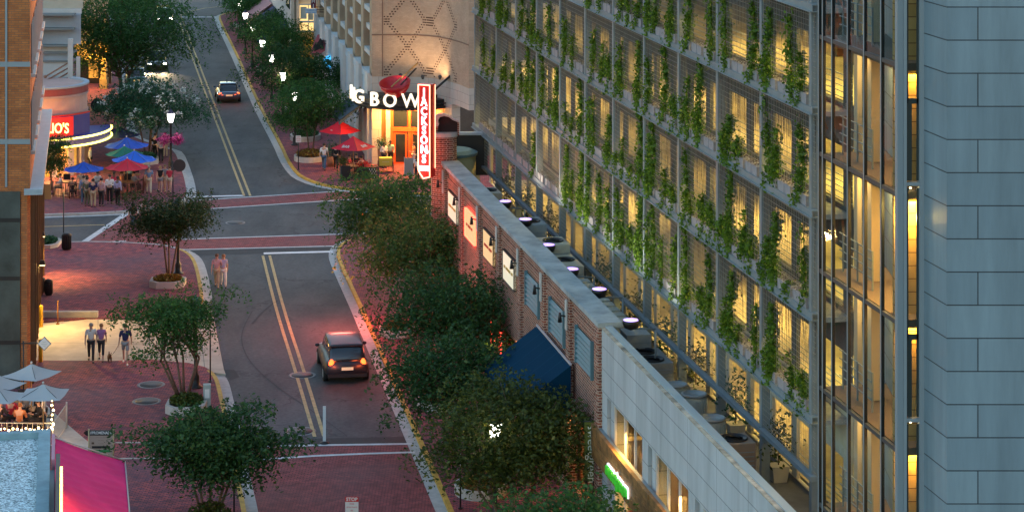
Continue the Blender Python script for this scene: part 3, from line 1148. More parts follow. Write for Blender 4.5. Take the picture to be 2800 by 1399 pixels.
# ================================================================== clad block at the right edge
blk = thing("clad_building", "blue grey panel clad building filling the right edge", "building", (12.5, 58, 0))
M_panel = brick_mat("blue_panel", (0.20, 0.27, 0.31), (0.17, 0.235, 0.275), (0.03, 0.04, 0.05), bw=3.46, bh=.7512, ms=.014, rough=.45, vary=.24, vscale=1.0, spec=.5, streak=.12)
xl = (2589 - 1400) * 54 / FPX
xl2 = (2523 - 1400) * 55.5 / FPX
zoff = AT(2589, 110.5, 54).z % .7512
mb = MB()
mb.prism([(xl, 54), (22, 54), (22, 63), (xl2 + .1, 63), (xl2, 55.4)], 0, 26)
o = mb.build("panel_wall", M_panel, blk)
uvl = o.data.uv_layers[0].data
ux = (2674 - 1400) * 54 / FPX
for p_ in o.data.polygons:
    if p_.normal.x < -.5:
        us = [uvl[i].uv[0] for i in p_.loop_indices]
        for i in p_.loop_indices:
            uvl[i].uv = (uvl[i].uv[0] - min(us) + .1 + ux - 3.46 * 8, uvl[i].uv[1])
for l in uvl:
    l.uv = (l.uv[0] - ux + 3.46 * 8, l.uv[1] - zoff + .7512 * (4 if int((AT(2589, 110.5, 54).z) / .7512) % 2 else 5))
# ================================================================== one-storey brick and panel storefront below the garage
sf = thing("storefront_building", "long one storey red brick storefront with a grey coping in front of the garage", "building", B(12, -3, 0))
ZB = 7.8
SL = 33.6
BB = 4.66
mb = MB(BM); mb.box(0, SL, -.45, 0, 3.3, ZB - .16); mb.box(0, SL, -.45, 0, 0, .6)
for k in range(8):
    s = min(k * BB, SL - .5)
    mb.box(s, s + (1.0 if k else .9), -.45, .0, .6, 3.3)
mb.build("wall", M_brickR, sf)
mb = MB(BM); mb.box(-.05, SL + .1, -.72, .16, ZB - .155, ZB + .02)
mb.build("coping", mat("stone_coping", (0.32, 0.37, 0.385), 0.8, noise=0.35, nscale=1.0), sf)
for k in range(8):
    s = k * BB
    if s > SL - .5: s = SL - .62
    mb = MB(BM); mb.box(s + (.02 if k else 0), s + .60, .003, .16, 0, ZB - .16)
    for q in range(20):   # quoin-like header courses
        mb.box(s + .1, s + .5, .163, .185, .8 + q * .34, .96 + q * .34)
    mb.build("pilaster", M_brickR, sf)
for k in range(7):
    s = k * BB + .6
    mb = MB(BM); mb.box(s, s + BB - .6, .004, .05, ZB - .75, ZB - .55)
    mb.build("brick_course", M_brickR, sf)
# ground floor shop windows of the brick part
for k in range(7):
    s = k * BB
    mb = MB(BM); mb.box(s + 1.0, s + BB, -.3, -.26, .6, 3.3); o = mb.build("shop_window", M_glassW, sf)
    mb = MB(BM)
    for q in (1.05, 2.2, 3.4, BB - .05):
        mb.box(s + q - .05, s + q + .05, -.255, -.15, .6, 3.3)
    mb.box(s + 1.0, s + BB, -.25, -.16, 2.6, 2.7)
    mb.build("window_frame", M_black, o, world=False)
mb = MB(BM); mb.box(0, SL, -3.4, -3.2, 0, 4.5); mb.box(0, SL, -3.2, -.3, -.01, .08); mb.box(0, SL, -3.2, -.46, 3.6, 3.75)
mb.build("shop_interior", M_conw, sf)
for k in range(3):
    light("shop_lamp", 'AREA', B(4 + k * 11, -1.6, 3.4), 60, (1.0, .55, .2), sf, 6, .5)
mb = MB(BM); mb.box(-40, SL + 3, -4.6, -.46, RZ - .25, RZ)
mb.build("roof", M_roofd, sf)
# lit signs and louvres between the pilasters
for k in (6, 5, 4, 3):
    s = k * BB + 1.3
    mb = MB(BM); mb.box(s, s + 2.5, .06, .15, 5.55, 6.75)
    lab = {6: "white lit shop sign with yellow lettering, first beside the gable pier", 5: "lit shop sign with a red border and red lettering, second along the brick wall", 4: "lit shop sign with orange drawing, third along the brick wall", 3: "white lit shop sign with olive lettering, next to the first louvre"}[k]
    t = thing("shop_sign", lab, "sign", B(s + 1.25, .1, 5.55), 0, "lit signs on the brick wall")
    mb.build("face", mat("lit_white_sign", (.9, .85, .7), .5, emis=(1, .86, .55), es=.35) if k in (6, 3) else mat("lit_amber_sign", (.9, .7, .4), .5, emis=(1, .62, .25), es=.35), t)
    mb = MB(BM)
    for a in (0, 2.5 - .05):
        mb.box(s + a, s + a + .05, .05, .17, 5.5, 6.8)
    for a in (5.5, 6.752):
        mb.box(s + .05, s + 2.45, .05, .17, a, a + .048)
    mb.build("frame", M_neon_r if k == 5 else M_dark, t)
    Mx = face_frame(B(s + 1.25, .158, 6.15), -FD, (0, 0, 1))
    text_obj("lettering", {6: "Grill & Bar", 5: "PIZZA", 4: "Taqueria", 3: "STEAKHOUSE"}[k] if False else {6: "~~ ~ ~~", 5: "~ ~~ ~", 4: "~~~ ~~", 3: "~ ~~~ ~"}[k], .55, Mx, M_signred if k in (5, 4) else M_yel, t, depth=.01, bold=.02)
for k in (2, 1, 0):
    s = k * BB + 1.3
    mb = MB(BM); mb.box(s, s + 2.5, -.004, .015, 5.5, 6.8)
    o = mb.build("vent", M_black, sf)
    mb = MB(BM)
    for q in range(7):
        z = 5.55 + q * .18
        mb.add([(s, .02, z + .12), (s + 2.5, .02, z + .12), (s + 2.5, .12, z), (s, .12, z)], [(0, 1, 2, 3)])
        mb.box(s, s + 2.5, .10, .122, z - .02, z + .004)
    for q in (-.06, 2.502):
        mb.box(s + q, s + q + .058, .016, .14, 5.45, 6.85)
    mb.build("louvre", mat("teal_louvre", (0.10, 0.20, 0.24), 0.5), o, world=False)
# sconces with white back plates on each pilaster
sc0 = None
for k in range(1, 8):
    s = min(k * BB, SL - .62) + .3
    if sc0 is None:
        sc0 = thing("wall_lamp", "", "wall lamp", (0, 0, 0))
        mb = MB(); mb.box(-.12, .12, 0, .05, -.55, .55); mb.build("back_plate", M_palew, sc0, world=False)
        mb = MB(); mb.cyl((0, .05, -.05), (0, .26, .0), .03); mb.cyl((0, .26, -.26), (0, .26, .1), .085, .04, 12); mb.build("shade", M_black, sc0, world=False)
        c = sc0
        c.location = B(s, .19, 6.95); c.rotation_euler = (0, 0, math.atan2(FD.y, FD.x)); c["group"] = "wall lamps on the brick pilasters"
        c["label"] = "black wall lamp on a white plate, second pilaster from the white panel wall"
    else:
        c = dup(sc0, B(s, .19, 6.95), math.atan2(FD.y, FD.x), "black wall lamp on a white plate, %s pilaster from the white panel wall" % ("", "", "third", "fourth", "fifth", "sixth", "seventh", "furthest")[k], "wall lamps on the brick pilasters")
# stone panel part (near end)
pw = thing("panel_storefront", "white stone panel shopfront with tall lit windows at the bottom right", "building", B(-12, -2, 0))
M_wpanel = brick_mat("white_panel", (0.45, 0.48, 0.50), (0.42, 0.45, 0.47), (0.16, 0.17, 0.18), bw=3.2, bh=.78, ms=.012, rough=.7, vary=.20, vscale=.9, offset=0.0, streak=.15)
mb = MB(BM); mb.box(-29, -.02, -.32, .02, 5.4, 7.62)
mb.build("panel_wall", M_wpanel, pw)
mb = MB(BM); mb.box(-29, -.02, -.36, -.10, 7.623, 7.70)
mb.build("coping", mat("metal_coping", (0.42, 0.52, 0.58), 0.4, metal=.3), pw)
mb = MB(BM); mb.box(-29, -.03, -.098, .05, 7.622, 7.66)
mb.build("stone_ledge", mat("weathered_stone", (0.40, 0.36, 0.29), 0.9, noise=.7, nscale=1.6), pw)
for k in range(5):
    s = -.05 - k * 5.7
    mb = MB(BM); mb.box(s - .75, s, -.5, .012, 0, 5.398); mb.build("pier", M_wpanel, pw)
    mb = MB(BM); mb.box(s - 1.35, s - .95, -.6, -.08, 0, 5.398); mb.build("pier", M_wpanel, pw)
    mb = MB(BM); mb.box(s - 5.69, s - 1.36, -.20, -.16, .2, 5.395); o = mb.build("shop_window", M_glassW, pw)
    mb = MB(BM)
    for q in (1.45, 2.9, 4.3, 5.62):
        mb.box(s - q - .05, s - q + .05, -.155, -.08, .2, 5.395)
    for z in (.25, 2.55, 3.05):
        mb.box(s - 5.56, s - 1.51, -.154, -.09, z - .045, z + .045)
    for q in (2.3, 3.5, 4.7):
        mb.cyl((s - q, -.12, 2.6), (s - q - .6, -.12, 3.0), .03, n=5)
    mb.build("window_frame", M_palew, o, world=False)
mb = MB(BM); mb.box(-29, -.1, -4.6, -4.4, 0, 5.1); mb.box(-29, -.1, -4.4, -.51, 0, .08); mb.box(-29, -.1, -4.4, -.51, 4.95, 5.05)
mb.build("shop_interior", M_conw, pw)
for k in range(3):
    light("shop_lamp", 'AREA', B(-4 - k * 7, -2.4, 4.8), 200, (1.0, .60, .17), pw, 6, .8)
# slanted wooden sign band standing off the wall
wb = thing("wooden_sign_band", "rough wooden plank sign band with green lit letters above the shop", "sign", B(-5, 1.2, 3.3))
prng = random.Random(4)
mb = MB(BM)
for r in range(7):
    s = .35
    while s > -11:
        l = prng.uniform(1.2, 2.8)
        mb.box(s - l + .01, s, .16, .27 + prng.uniform(0, .05), 2.95 + r * .168, 2.95 + r * .168 + .158)
        s -= l
    mb.box(.35, .35 + prng.uniform(.1, .9), .16, .26, 2.95 + r * .168, 2.95 + r * .168 + .15)
mb.build("plank", M_wood, wb)
mb = MB(BM); mb.box(-11, .2, .02, .155, 4.05, 4.10)
mb.build("top_flashing", M_steel, wb)
Mx = face_frame(B(-3.7, .40, 3.40), -FD, (0, 0, 1))
text_obj("lettering", "sweetgreen", .62, Mx, mat("green_letter", (.05, .4, .03), .5, emis=(.06, .8, .03), es=.16), wb, depth=.05, bold=.015)
Mx = face_frame(B(-3.7, .34, 3.44), -FD, (0, 0, 1))
text_obj("letter_halo", "sweetgreen", .64, Mx, mat("white_halo", (.9, .9, .9), .4, emis=(.8, .9, 1), es=1.6), wb, depth=.02, bold=.03)
# hanging banner on the end pilaster
bnp = Vector(((1617 - 1400) * 84.6 / FPX, 84.6, 0))
bnr = thing("hanging_banner", "olive green vertical banner with white lettering on the brick corner", "banner", (bnp.x, bnp.y, 2.0))
zt0, zb0 = AT(0, 1150, 84.6).z, AT(0, 1315, 84.6).z
x0, x1 = (1598 - 1400) * 84.6 / FPX, (1637 - 1400) * 84.6 / FPX
mb = MB(); mb.box(x0, x1, 84.59, 84.61, zb0, zt0)
mb.build("cloth", mat("olive_cloth", (0.11, 0.13, 0.02), .8, noise=.15, nscale=1), bnr)
for z in (zt0 - .02, zb0 + .02):
    mb = MB(); mb.cyl((x0 - .05, 84.6, z), (x1 + .16, 84.6, z), .022); mb.ball((x1 + .16, 84.6, z), .06)
    mb.build("rod", M_black, bnr)
text_obj("lettering", "sweetgreen", .44, face_frame(((x0 + x1) / 2 , 84.585, (zt0 + zb0) / 2 - .1), (0, 0, -1), (1, 0, 0)), mat("white_print", (.7, .72, .6), .7), bnr, depth=.002)
# navy awning on the brick wall
aw = thing("shop_awning", "dark navy canvas awning on the red brick wall behind the street trees", "awning", B(6, 1.2, 3.5))
mb = MB(BM)
s0, s1 = 4.2, 10.4
A = [(s0, .2, 5.25), (s1, .2, 5.25), (s1, 2.3, 3.75), (s0, 2.3, 3.75)]
mb.add(A + [(p[0], p[1], p[2] - .03) for p in A], [(0, 1, 2, 3), (7, 6, 5, 4)])
mb.add([(s0, 2.3, 3.75), (s1, 2.3, 3.75), (s1, 2.32, 3.45), (s0, 2.32, 3.45)], [(0, 1, 2, 3)])
for s in (s0, s1):
    mb.add([(s, .2, 5.25), (s, 2.3, 3.75), (s, .2, 3.6)], [(0, 1, 2)])
mb.build("canvas", M_navy, aw)
for q in range(1, 6):
    s = s0 + q * 1.03
    mb = MB(BM); mb.add([(s, .2, 5.262), (s + .04, .2, 5.262), (s + .04, 2.3, 3.762), (s, 2.3, 3.762)], [(0, 1, 2, 3)]); mb.build("seam", mat("navy_seam", (.012, .06, .11), .9, spec=.05), aw)
mb = MB(BM)
mb.box(s0, s1, .165, .23, 5.25, 5.32)
mb.build("flashing", mat("pink_flashing", (.5, .42, .42), .6), aw)
# rounded gable pier at the far end of the brick wall
gp = thing("gable_pier", "rounded red brick pier topped by a scrolled gable at the far end", "brick pier", B(SL + 1, 0, 0))
gx0, gx1, gy = (1181 - 1400) * 117 / FPX, (1246 - 1400) * 117 / FPX, 117.0
gc = ((gx0 + gx1) / 2, gy + .6)
arc = [(gc[0] + .62 * math.sin(a) * (1 if a > 0 else 1.0), gc[1] - .45 * math.cos(a)) for a in [math.radians(q) for q in range(-90, 91, 15)]]
base = arc + [(gx1, gy + 1.6), (gx0, gy + 1.6)]
zc = AT(0, 376, 116.6).z
mb = MB(); mb.prism(base, 0, zc - .1); mb.build("shaft", M_brickR, gp)
mb = MB(); mb.prism([((p[0] - gc[0]) * 1.08 + gc[0], (p[1] - gc[1]) * 1.1 + gc[1]) for p in base], zc - .098, zc + .1)
mb.build("coping", M_palew, gp)
yg = gy + .65
def gpt(x, y):
    q = AT(x, y, yg); return (q.x, q.y, q.z)
prof = [(1183, 342), (1196, 341), (1201, 336), (1198, 327), (1203, 318), (1215, 315), (1228, 318), (1238, 326), (1254, 332)]
mb = MB(); mb.extrude([gpt(1183, 372)] + [gpt(*p) for p in prof] + [gpt(1254, 372)], (0, .35, 0)); mb.build("gable_wall", mat("dark_brick", (.035, .02, .02), .9), gp)
mb = MB(); mb.extrude([gpt(1184, 368), gpt(1198, 368), gpt(1198, 345), gpt(1184, 345)], (0, -.16, 0)); mb.extrude([gpt(1251, 368), gpt(1256, 368), gpt(1256, 334), gpt(1251, 334)], (0, -.16, 0)); mb.build("gable_cheek", M_brickR, gp)
mb = MB()
pp = [(1178, 344), (1178, 330), (1184, 318), (1196, 311), (1212, 309), (1226, 312), (1240, 322), (1256, 328)]
top = [gpt(*p) for p in pp]; bot = [gpt(*p) for p in [(1198, 344), (1201, 338), (1198, 328), (1203, 318), (1215, 315), (1228, 318), (1238, 326), (1256, 333)]]
for i in range(len(pp) - 1):
    mb.extrude([top[i], top[i + 1], bot[i + 1], bot[i]], (0, -.3, 0))
mb.build("gable_coping", mat("pale_cast_stone", (.5, .47, .44), .8), gp)
# teal roofed drum behind the pier
dr = thing("round_annex", "low round annex with a teal metal roof behind the brick pier", "annex", B(SL + .5, -1.9, 0))
c = AT(1240, 414, 119.5)
mb = MB(); mb.lathe([(1.12, 0), (1.12, c.z - .16)], (c.x, c.y, 0), 28); mb.build("wall", mat("yellow_stucco", (.42, .38, .19), .85), dr)
mb = MB(); mb.lathe([(1.20, c.z - .155), (1.22, c.z - .02), (.9, c.z + .12), (.05, c.z + .16)], (c.x, c.y, 0), 28, smooth=False); mb.build("roof", mat("teal_roof", (.09, .18, .21), .6, noise=.25, nscale=2), dr)
mb = MB(); mb.box(c.x - .3, c.x + 1.7, c.y + 1.7, c.y + 1.9, c.z - 1.5, c.z + .55); mb.build("parapet", M_black, dr)
mb = MB(); mb.box(c.x - .35, c.x + 1.75, c.y + 1.6, c.y + 2.0, c.z + .552, c.z + .68); mb.build("coping", M_roofg, dr)

# vertical neon blade sign
ns = thing("neon_blade_sign", "tall red vertical neon sign with white letters fixed to the brick pier", "neon sign", AT(1165, 480, 115.6))
YN = 115.6
ang = math.radians(24)
nr = Vector((math.cos(ang), -math.sin(ang), 0)); nb = Vector((math.sin(ang), math.cos(ang), 0))
nc = AT(1160, 0, YN); nc.z = 0
NM = Matrix(((nr.x, nb.x, 0, nc.x), (nr.y, nb.y, 0, nc.y), (0, 0, 1, 0), (0, 0, 0, 1)))
zT, zBt = AT(0, 231, YN).z, AT(0, 490, YN).z
hw = 17.5 * YN / FPX / math.cos(ang)
mb = MB(NM); mb.extrude([(-hw, 0, zBt + .45), (-hw + .12, 0, zBt + .22), (-hw + .22, 0, zBt + .12), (-.05, 0, zBt), (hw, 0, zBt + .1), (hw, 0, zT), (-hw, 0, zT)], (0, .5, 0))
mb.build("box", M_signred, ns)
mb = MB(NM)
path = [(-hw + .03, -.03, zBt + .45), (-hw + .14, -.03, zBt + .24), (-hw + .22, -.03, zBt + .16), (-.05, -.03, zBt + .04), (hw - .03, -.03, zBt + .13), (hw - .03, -.03, zT - .03), (-hw + .03, -.03, zT - .03), (-hw + .03, -.03, zBt + .45)]
mb.tube(path, .032, 6)
mb.tube([(hw + .03, .45, zBt + .5), (hw + .03, .45, zT - .05)], .022, 6)
mb.build("border_tube", M_neon_p, ns)
for i, ch in enumerate("JACKSONS"):
    zz_ = zT - .40 - i * .462
    text_obj("letter", ch, .56, NM @ face_frame((0, -.03, zz_), (1, 0, 0), (0, 0, 1)), mat("white_neon_letter", (.9, .9, .9), .4, emis=(.80, .88, 1.0), es=2.2), ns, depth=.02, sx=.86, bold=.014)
mb = MB(NM); mb.box(-hw + .08, hw - .08, -.03, -.004, zBt + .42, zBt + .64); mb.build("lit_panel", M_neon_w, ns)
text_obj("letter", "'", .5, NM @ face_frame((.19, -.03, zT - .40 - 6.55 * .462), (1, 0, 0), (0, 0, 1)), M_neon_w, ns, depth=.02)
light("neon_glow", 'POINT', NM @ Vector((-.9, -.6, zBt + .4)), 110, (1, .14, .10), ns, .5)

# ================================================================== corner restaurant with the big bowl
jb = thing("corner_building", "tan patterned brick corner building with a black canopy over an orange entrance", "building", (-5, 162, 0))
YJ = 161.0
wl = [((x - CX) * y / FPX, y) for x, y in ((1018, 161), (1060, 161), (1110, 161), (1150, 160.8), (1190, 160.2), (1224, 159.3), (1255, 158), (1280, 156.6), (1302, 155))]
wl = smooth_line(wl, 1)
sd2 = Vector(((219 - 1400) / FPX, 1, 0)).normalized()
sn2 = Vector((-sd2.y, sd2.x, 0))
c0 = Vector((*wl[0], 0))
JM = frameM(c0, sd2, sn2)
zb = AT(1018, 207, YJ).z
mb = MB(); strip(mb, wl, 0, -.5, zb, 18.0); o_wall = mb.build("brick_wall", M_brickT, jb)
wacc, _t = [], 0
for i, q in enumerate(wl):
    if i: _t += math.hypot(q[0] - wl[i - 1][0], q[1] - wl[i - 1][1])
    wacc.append((q, _t))
M_ashlar = brick_mat("pale_ashlar", (0.52, 0.47, 0.42), (0.50, 0.44, 0.39), (0.26, 0.22, 0.2), bw=.9, bh=.62, ms=.012, vary=.06)
zc4 = 4.6
# ground storey with a wide entrance opening
mb = MB(); strip(mb, wl, .03, -.5, zc4, zb - .004); mb.build("stone_band", M_ashlar, jb)
def wpt(t):
    acc = 0
    for a, b in zip(wl[:-1], wl[1:]):
        l = math.hypot(b[0] - a[0], b[1] - a[1])
        if acc + l >= t:
            f = (t - acc) / l
            return Vector((a[0] + (b[0] - a[0]) * f, a[1] + (b[1] - a[1]) * f, 0)), Vector((b[0] - a[0], b[1] - a[1], 0)).normalized()
        acc += l
    return Vector((*wl[-1], 0)), Vector((wl[-1][0] - wl[-2][0], wl[-1][1] - wl[-2][1], 0)).normalized()
def wseg(t0, t1, n=6):
    return [tuple(wpt(t0 + (t1 - t0) * i / n)[0][:2]) for i in range(n + 1)]
for q in ((0, .64), (.95, 1.25), (6.3, 7.4)):
    mb = MB(); strip(mb, wseg(*q), .02, -.6, 0, zc4 - .004); mb.build("pier", M_ashlar, jb)
mb = MB(); strip(mb, wseg(.645, .945), -.02, -.5, 0, zc4 - .01); mb.build("downpipe_recess", mat("rust_brown", (.22, .09, .02), .7), jb)
# entrance wall, doors and transom windows
def wbox(mb, t0, t1, o0, o1, z0, z1):
    strip(mb, wseg(t0, t1, 3), -o0, -o1, z0, z1)
mb = MB(); wbox(mb, 1.26, 6.29, .35, .5, 2.35, 2.62); wbox(mb, 1.26, 6.29, .35, .5, 3.75, zc4 - .02)
for t in (1.26, 2.55, 3.75, 4.95, 6.10):
    wbox(mb, t, t + .19, .32, .5, 0, 3.75)
mb.build("entrance_frame", M_door, jb)
for t in (1.45, 2.74, 3.94, 5.14):
    mb = MB(); wbox(mb, t + .02, t + .98, .38, .46, .02, 2.33); d = mb.build("door", M_door, jb)
    mb = MB(); wbox(mb, t + .16, t + .84, .36, .475, .28, 2.15); mb.build("door_glass", M_glassD, d, world=False)
    mb = MB(); wbox(mb, t + .02, t + .98, .42, .46, 2.64, 3.73); d = mb.build("transom_window", M_glassD, jb)
    mb = MB()
    for q in (.0, .32, .64, .94):
        wbox(mb, t + .02 + q, t + .06 + q, .39, .419, 2.64, 3.73)
    for q in (2.66, 3.0, 3.36, 3.69):
        wbox(mb, t + .061, t + .939, .395, .418, q - .02, q + .02)
    mb.build("glazing_bar", M_door, d, world=False)
# diamond pattern of dark headers, in the brick's own material (UV = metres along the wall, height)
def lattice(m):
    n = m.node_tree.nodes; L = m.node_tree.links; p = n["Principled BSDF"]
    def M_(op, a, b=None):
        q = n.new("ShaderNodeMath"); q.operation = op
        for i, v in enumerate((a, b)):
            if v is None: continue
            if isinstance(v, (int, float)): q.inputs[i].default_value = v
            else: L.new(v, q.inputs[i])
        return q.outputs[0]
    tc = n.new("ShaderNodeTexCoord"); sp = n.new("ShaderNodeSeparateXYZ"); L.new(tc.outputs["UV"], sp.inputs[0])
    u, v = sp.outputs[0], sp.outputs[1]
    row = M_('FLOOR', M_('DIVIDE', v, .17)); vq = M_('MULTIPLY', row, .17)
    pp = M_('PINGPONG', M_('DIVIDE', M_('SUBTRACT', vq, zb + .3), 1.72), 1.0)
    base = M_('DIVIDE', M_('SUBTRACT', u, .95), 3.05)
    hits = []
    for sg in (.5, -.5):
        f = M_('FRACT', M_('ADD', M_('ADD', base, 10.5), M_('MULTIPLY', pp, sg)))
        d = M_('MULTIPLY', M_('ABSOLUTE', M_('SUBTRACT', f, .5)), 3.05)
        hits.append(M_('MULTIPLY', M_('GREATER_THAN', d, .05), M_('LESS_THAN', d, .175)))
    hit = M_('MAXIMUM', hits[0], hits[1])
    hit = M_('MULTIPLY', hit, M_('LESS_THAN', M_('FRACT', M_('DIVIDE', v, .17)), .52))
    hit = M_('MULTIPLY', hit, M_('MULTIPLY', M_('GREATER_THAN', u, .8), M_('LESS_THAN', u, 7.3)))
    old = p.inputs["Base Color"].links[0].from_socket
    mx = n.new("ShaderNodeMix"); mx.data_type = 'RGBA'; mx.inputs[7].default_value = (.10, .055, .04, 1)
    L.new(hit, mx.inputs[0]); L.new(old, mx.inputs[6]); L.new(mx.outputs[2], p.inputs["Base Color"])
lattice(M_brickT)
uvl = o_wall.data.uv_layers[0].data
for p_ in o_wall.data.polygons:
    if abs(p_.normal.z) < .5:
        for li_ in p_.loop_indices:
            co = o_wall.data.vertices[o_wall.data.loops[li_].vertex_index].co
            best = min(((math.hypot(co.x - q[0], co.y - q[1] + .5), t_) for q, t_ in wacc))
            uvl[li_].uv = (best[1], co.z)
mb = MB(); strip(mb, wl, -.502, -.53, AT(1018, 93, YJ).z - .04, AT(1018, 93, YJ).z + .04); 
for t in (.72,):
    p, d = wpt(t); mb.box(p.x - .03, p.x + .03, p.y - .54, p.y - .503, zb, 18)
mb.build("stone_course", mat("dark_joint", (.2, .12, .09), .8), jb)
# side facade along the street
LS = 39.0
mb = MB(JM); mb.box(0.0, LS, -.9, -.45, 6.0, 18); mb.build("infill_wall", mat("grey_green_panel", (.36, .36, .31), .85, noise=.08, nscale=1), jb)
for k in range(8):
    s = .0 + k * 5.15
    mb = MB(JM); mb.box(s, s + 1.5, -.9, .0, 6.0, 18); mb.build("pilaster", mat("tan_pilaster", (.40, .29, .19), .85, noise=.1, nscale=1.5), jb)
    if k < 7:
        for r in range(4):
            z = 6.5 + r * 2.95
            mb = MB(JM); mb.box(s + 1.52, s + 5.13, -.449, -.40, z + .95, z + 2.2); o = mb.build("window", M_black, jb)
            mb = MB(JM); mb.box(s + 1.51, s + 5.14, -.44, -.06, z + .60, z + .93); mb.box(s + 1.51, s + 5.14, -.40, -.20, z + 2.22, z + 2.55); mb.build("sill", M_palew, o, world=False)
mb = MB(JM); mb.box(0, LS, -.9, .12, 0, 5.998); mb.build("base_wall", mat("pale_blue_masonry", (.52, .55, .56), .85, noise=.1, nscale=1), jb)
for k in range(8):
    s = k * 5.15
    mb = MB(JM); mb.box(s - .05 if k else 0, s + 1.6, .122, .34, 0, 6.2); mb.build("base_pilaster", M_palew, jb)
    if k < 7:
        mb = MB(JM)
        for z0, z1 in ((.6, 3.0), (3.5, 5.5)):
            mb.box(s + 2.0, s + 4.8, .123, .17, z0, z0 + .1); mb.box(s + 2.0, s + 4.8, .123, .17, z1, z1 + .1); mb.box(s + 2.0, s + 2.1, .123, .16, z0 + .1, z1); mb.box(s + 4.7, s + 4.8, .123, .16, z0 + .1, z1)
        mb.build("panel_moulding", M_palew, jb)
mb = MB(JM); mb.prism([(0, -.91), (LS, -.91), (LS, -16), (3, -16)], 0, 17.9); mb.build("roof_block", M_conc2, jb)
# black canopy
cz = 4.23
cen = AT(1118, 0, YJ).x
cpl = []
for a in range(0, 181, 9):
    r = math.radians(a)
    cpl.append((cen - 3.78 * math.cos(r), 161.4 - 4.2 * math.sin(r) - (1.2 if a > 150 else 0) * 0))
cn = [p for p in cpl]
cp = thing("entrance_canopy", "black curved metal canopy over the orange entrance", "canopy", (cen, 158.5, cz))
mb = MB(); mb.prism(cn, cz, cz + .16); mb.prism([((p[0] - cen) * .93 + cen, (p[1] - 161.4) * .9 + 161.4) for p in cn], cz + .163, cz + .55); mb.prism([((p[0] - cen) * .75 + cen, (p[1] - 161.4) * .7 + 161.4) for p in cn], cz + .553, cz + .75)
mb.build("deck", M_black, cp)
mb = MB()
for k in (.97, 1.0):
    q = [((p[0] - cen) * k + cen, (p[1] - 161.4) * k + 161.4, cz + .33) for p in cn[1:-1]]
mb.tube(q, .05, 6); mb.build("rim_pipe", M_dark, cp)
for x in (-2, 0, 2):
    light("canopy_lamp", 'POINT', (cen + x, 159.3, cz - .4), 90, (1.0, .50, .12), cp, .15)
# channel letters along the canopy rim
wl_letters = [("B", -10), ("I", 19), ("G", 34), ("B", 58), ("O", 75.5), ("W", 96.5), ("L", 114)]
bs = thing("canopy_sign", "row of large lit white letters spelling the restaurant name along the black canopy", "sign", (cen, 157.3, cz + .3))
sgx = {"I": 969, "G": 982}
for ch, a in wl_letters:
    r = math.radians(a - 2)
    p = Vector((cen - 3.86 * math.cos(r), 161.4 - 4.25 * math.sin(r), cz + .62))
    if a < 0:
        p = Vector((cen - 3.92, 161.2, cz + .62))
    right = Vector((.04, -1, 0)) if a < 0 else Vector((.75 + .25 * math.sin(r), -math.cos(r) * .5, 0)).normalized()
    M_ = face_frame(p, right, (0, 0, 1))
    text_obj("letter", ch, 1.28, M_, M_letw, bs, depth=.09, sx=.92, bold=.02)
# bowl with chopsticks
bw = thing("giant_bowl_sign", "giant tilted red bowl with chopsticks standing on the black canopy", "sign", AT(1080, 262, 157.6))
bc = AT(1080, 232, 157.8)
axis = Vector((-.10, -.30, 1)).normalized()
ax_u = axis.orthogonal().normalized(); ax_v = axis.cross(ax_u)
def bowlpt(r, h, a):
    return bc + axis * h + (ax_u * math.cos(a) + ax_v * math.sin(a)) * r
mb = MB()
prof = [(.28, -.95), (.40, -.80), (.72, -.55), (.95, -.2), (1.06, .22), (1.02, .22), (.90, -.18), (.66, -.48), (.0, -.62)]
N = 28
vs = [bowlpt(r, h * .88, 2 * math.pi * i / N) for r, h in prof for i in range(N)]
fs = [(k * N + i, k * N + (i + 1) % N, (k + 1) * N + (i + 1) % N, (k + 1) * N + i) for k in range(len(prof) - 1) for i in range(N)]
mb.add(vs, fs, 0, True); mb.build("bowl", mat("red_bowl", (.50, .012, .02), .35), bw)
mb = MB(); mb.cyl(AT(1070, 238, 157.6), AT(1142, 173, 158.6), .05, .065); mb.build("chopstick", mat("tan_wood", (.42, .24, .09), .6), bw)
mb = MB(); mb.cyl(AT(1096, 232, 157.9), AT(1138, 187, 159.0), .05, .06); mb.cyl(AT(1040, 275, 157.8), AT(1066, 246, 157.8), .05); mb.build("strut", M_black, bw)
bar = thing("black_boom", "black boom leaning out from the canopy behind the neon sign", "boom", AT(1190, 240, 158))
mb = MB(); mb.cyl(AT(1170, 262, 157.6), AT(1248, 193, 158.2), .085, .085, 6); mb.build("beam", M_black, bar)
mb = MB(); mb.cyl(AT(1180, 250, 157.9), AT(1250, 196, 158.4), .02, .02, 4); mb.build("cable", M_dark, bar)
light("entrance_lamp", 'AREA', (cen + .3, 159.6, cz - .25), 260, (1.0, .48, .12), jb, 4, 1.4)

# wall washers on the pale band; their beams stand in for reflected light patches
for x_, y_ in ((1156, 213), (1203, 214), (1095, 209)):
    p = AT(x_, y_, 159.0)
    t = thing("wall_washer", "small black spotlight on the pale band under the patterned brick, %s" % {1156: "middle one", 1203: "right one", 1095: "left one by the bowl"}[x_], "spotlight", p, 0, "wall washers")
    mb = MB(); mb.cyl((0, .1, -.05), (0, -.15, .12), .09, .12, 10); mb.cyl((0, .05, 0), (0, .6, -.1), .03); mb.build("housing", M_black, t, world=False)
    light("reflected_patch_beam", 'SPOT', p + Vector((0, -1.0, .0)), 75, (1, .66, .34), t, .35, aim=p + Vector((.3, 1.6, 3.4)), spot=105)
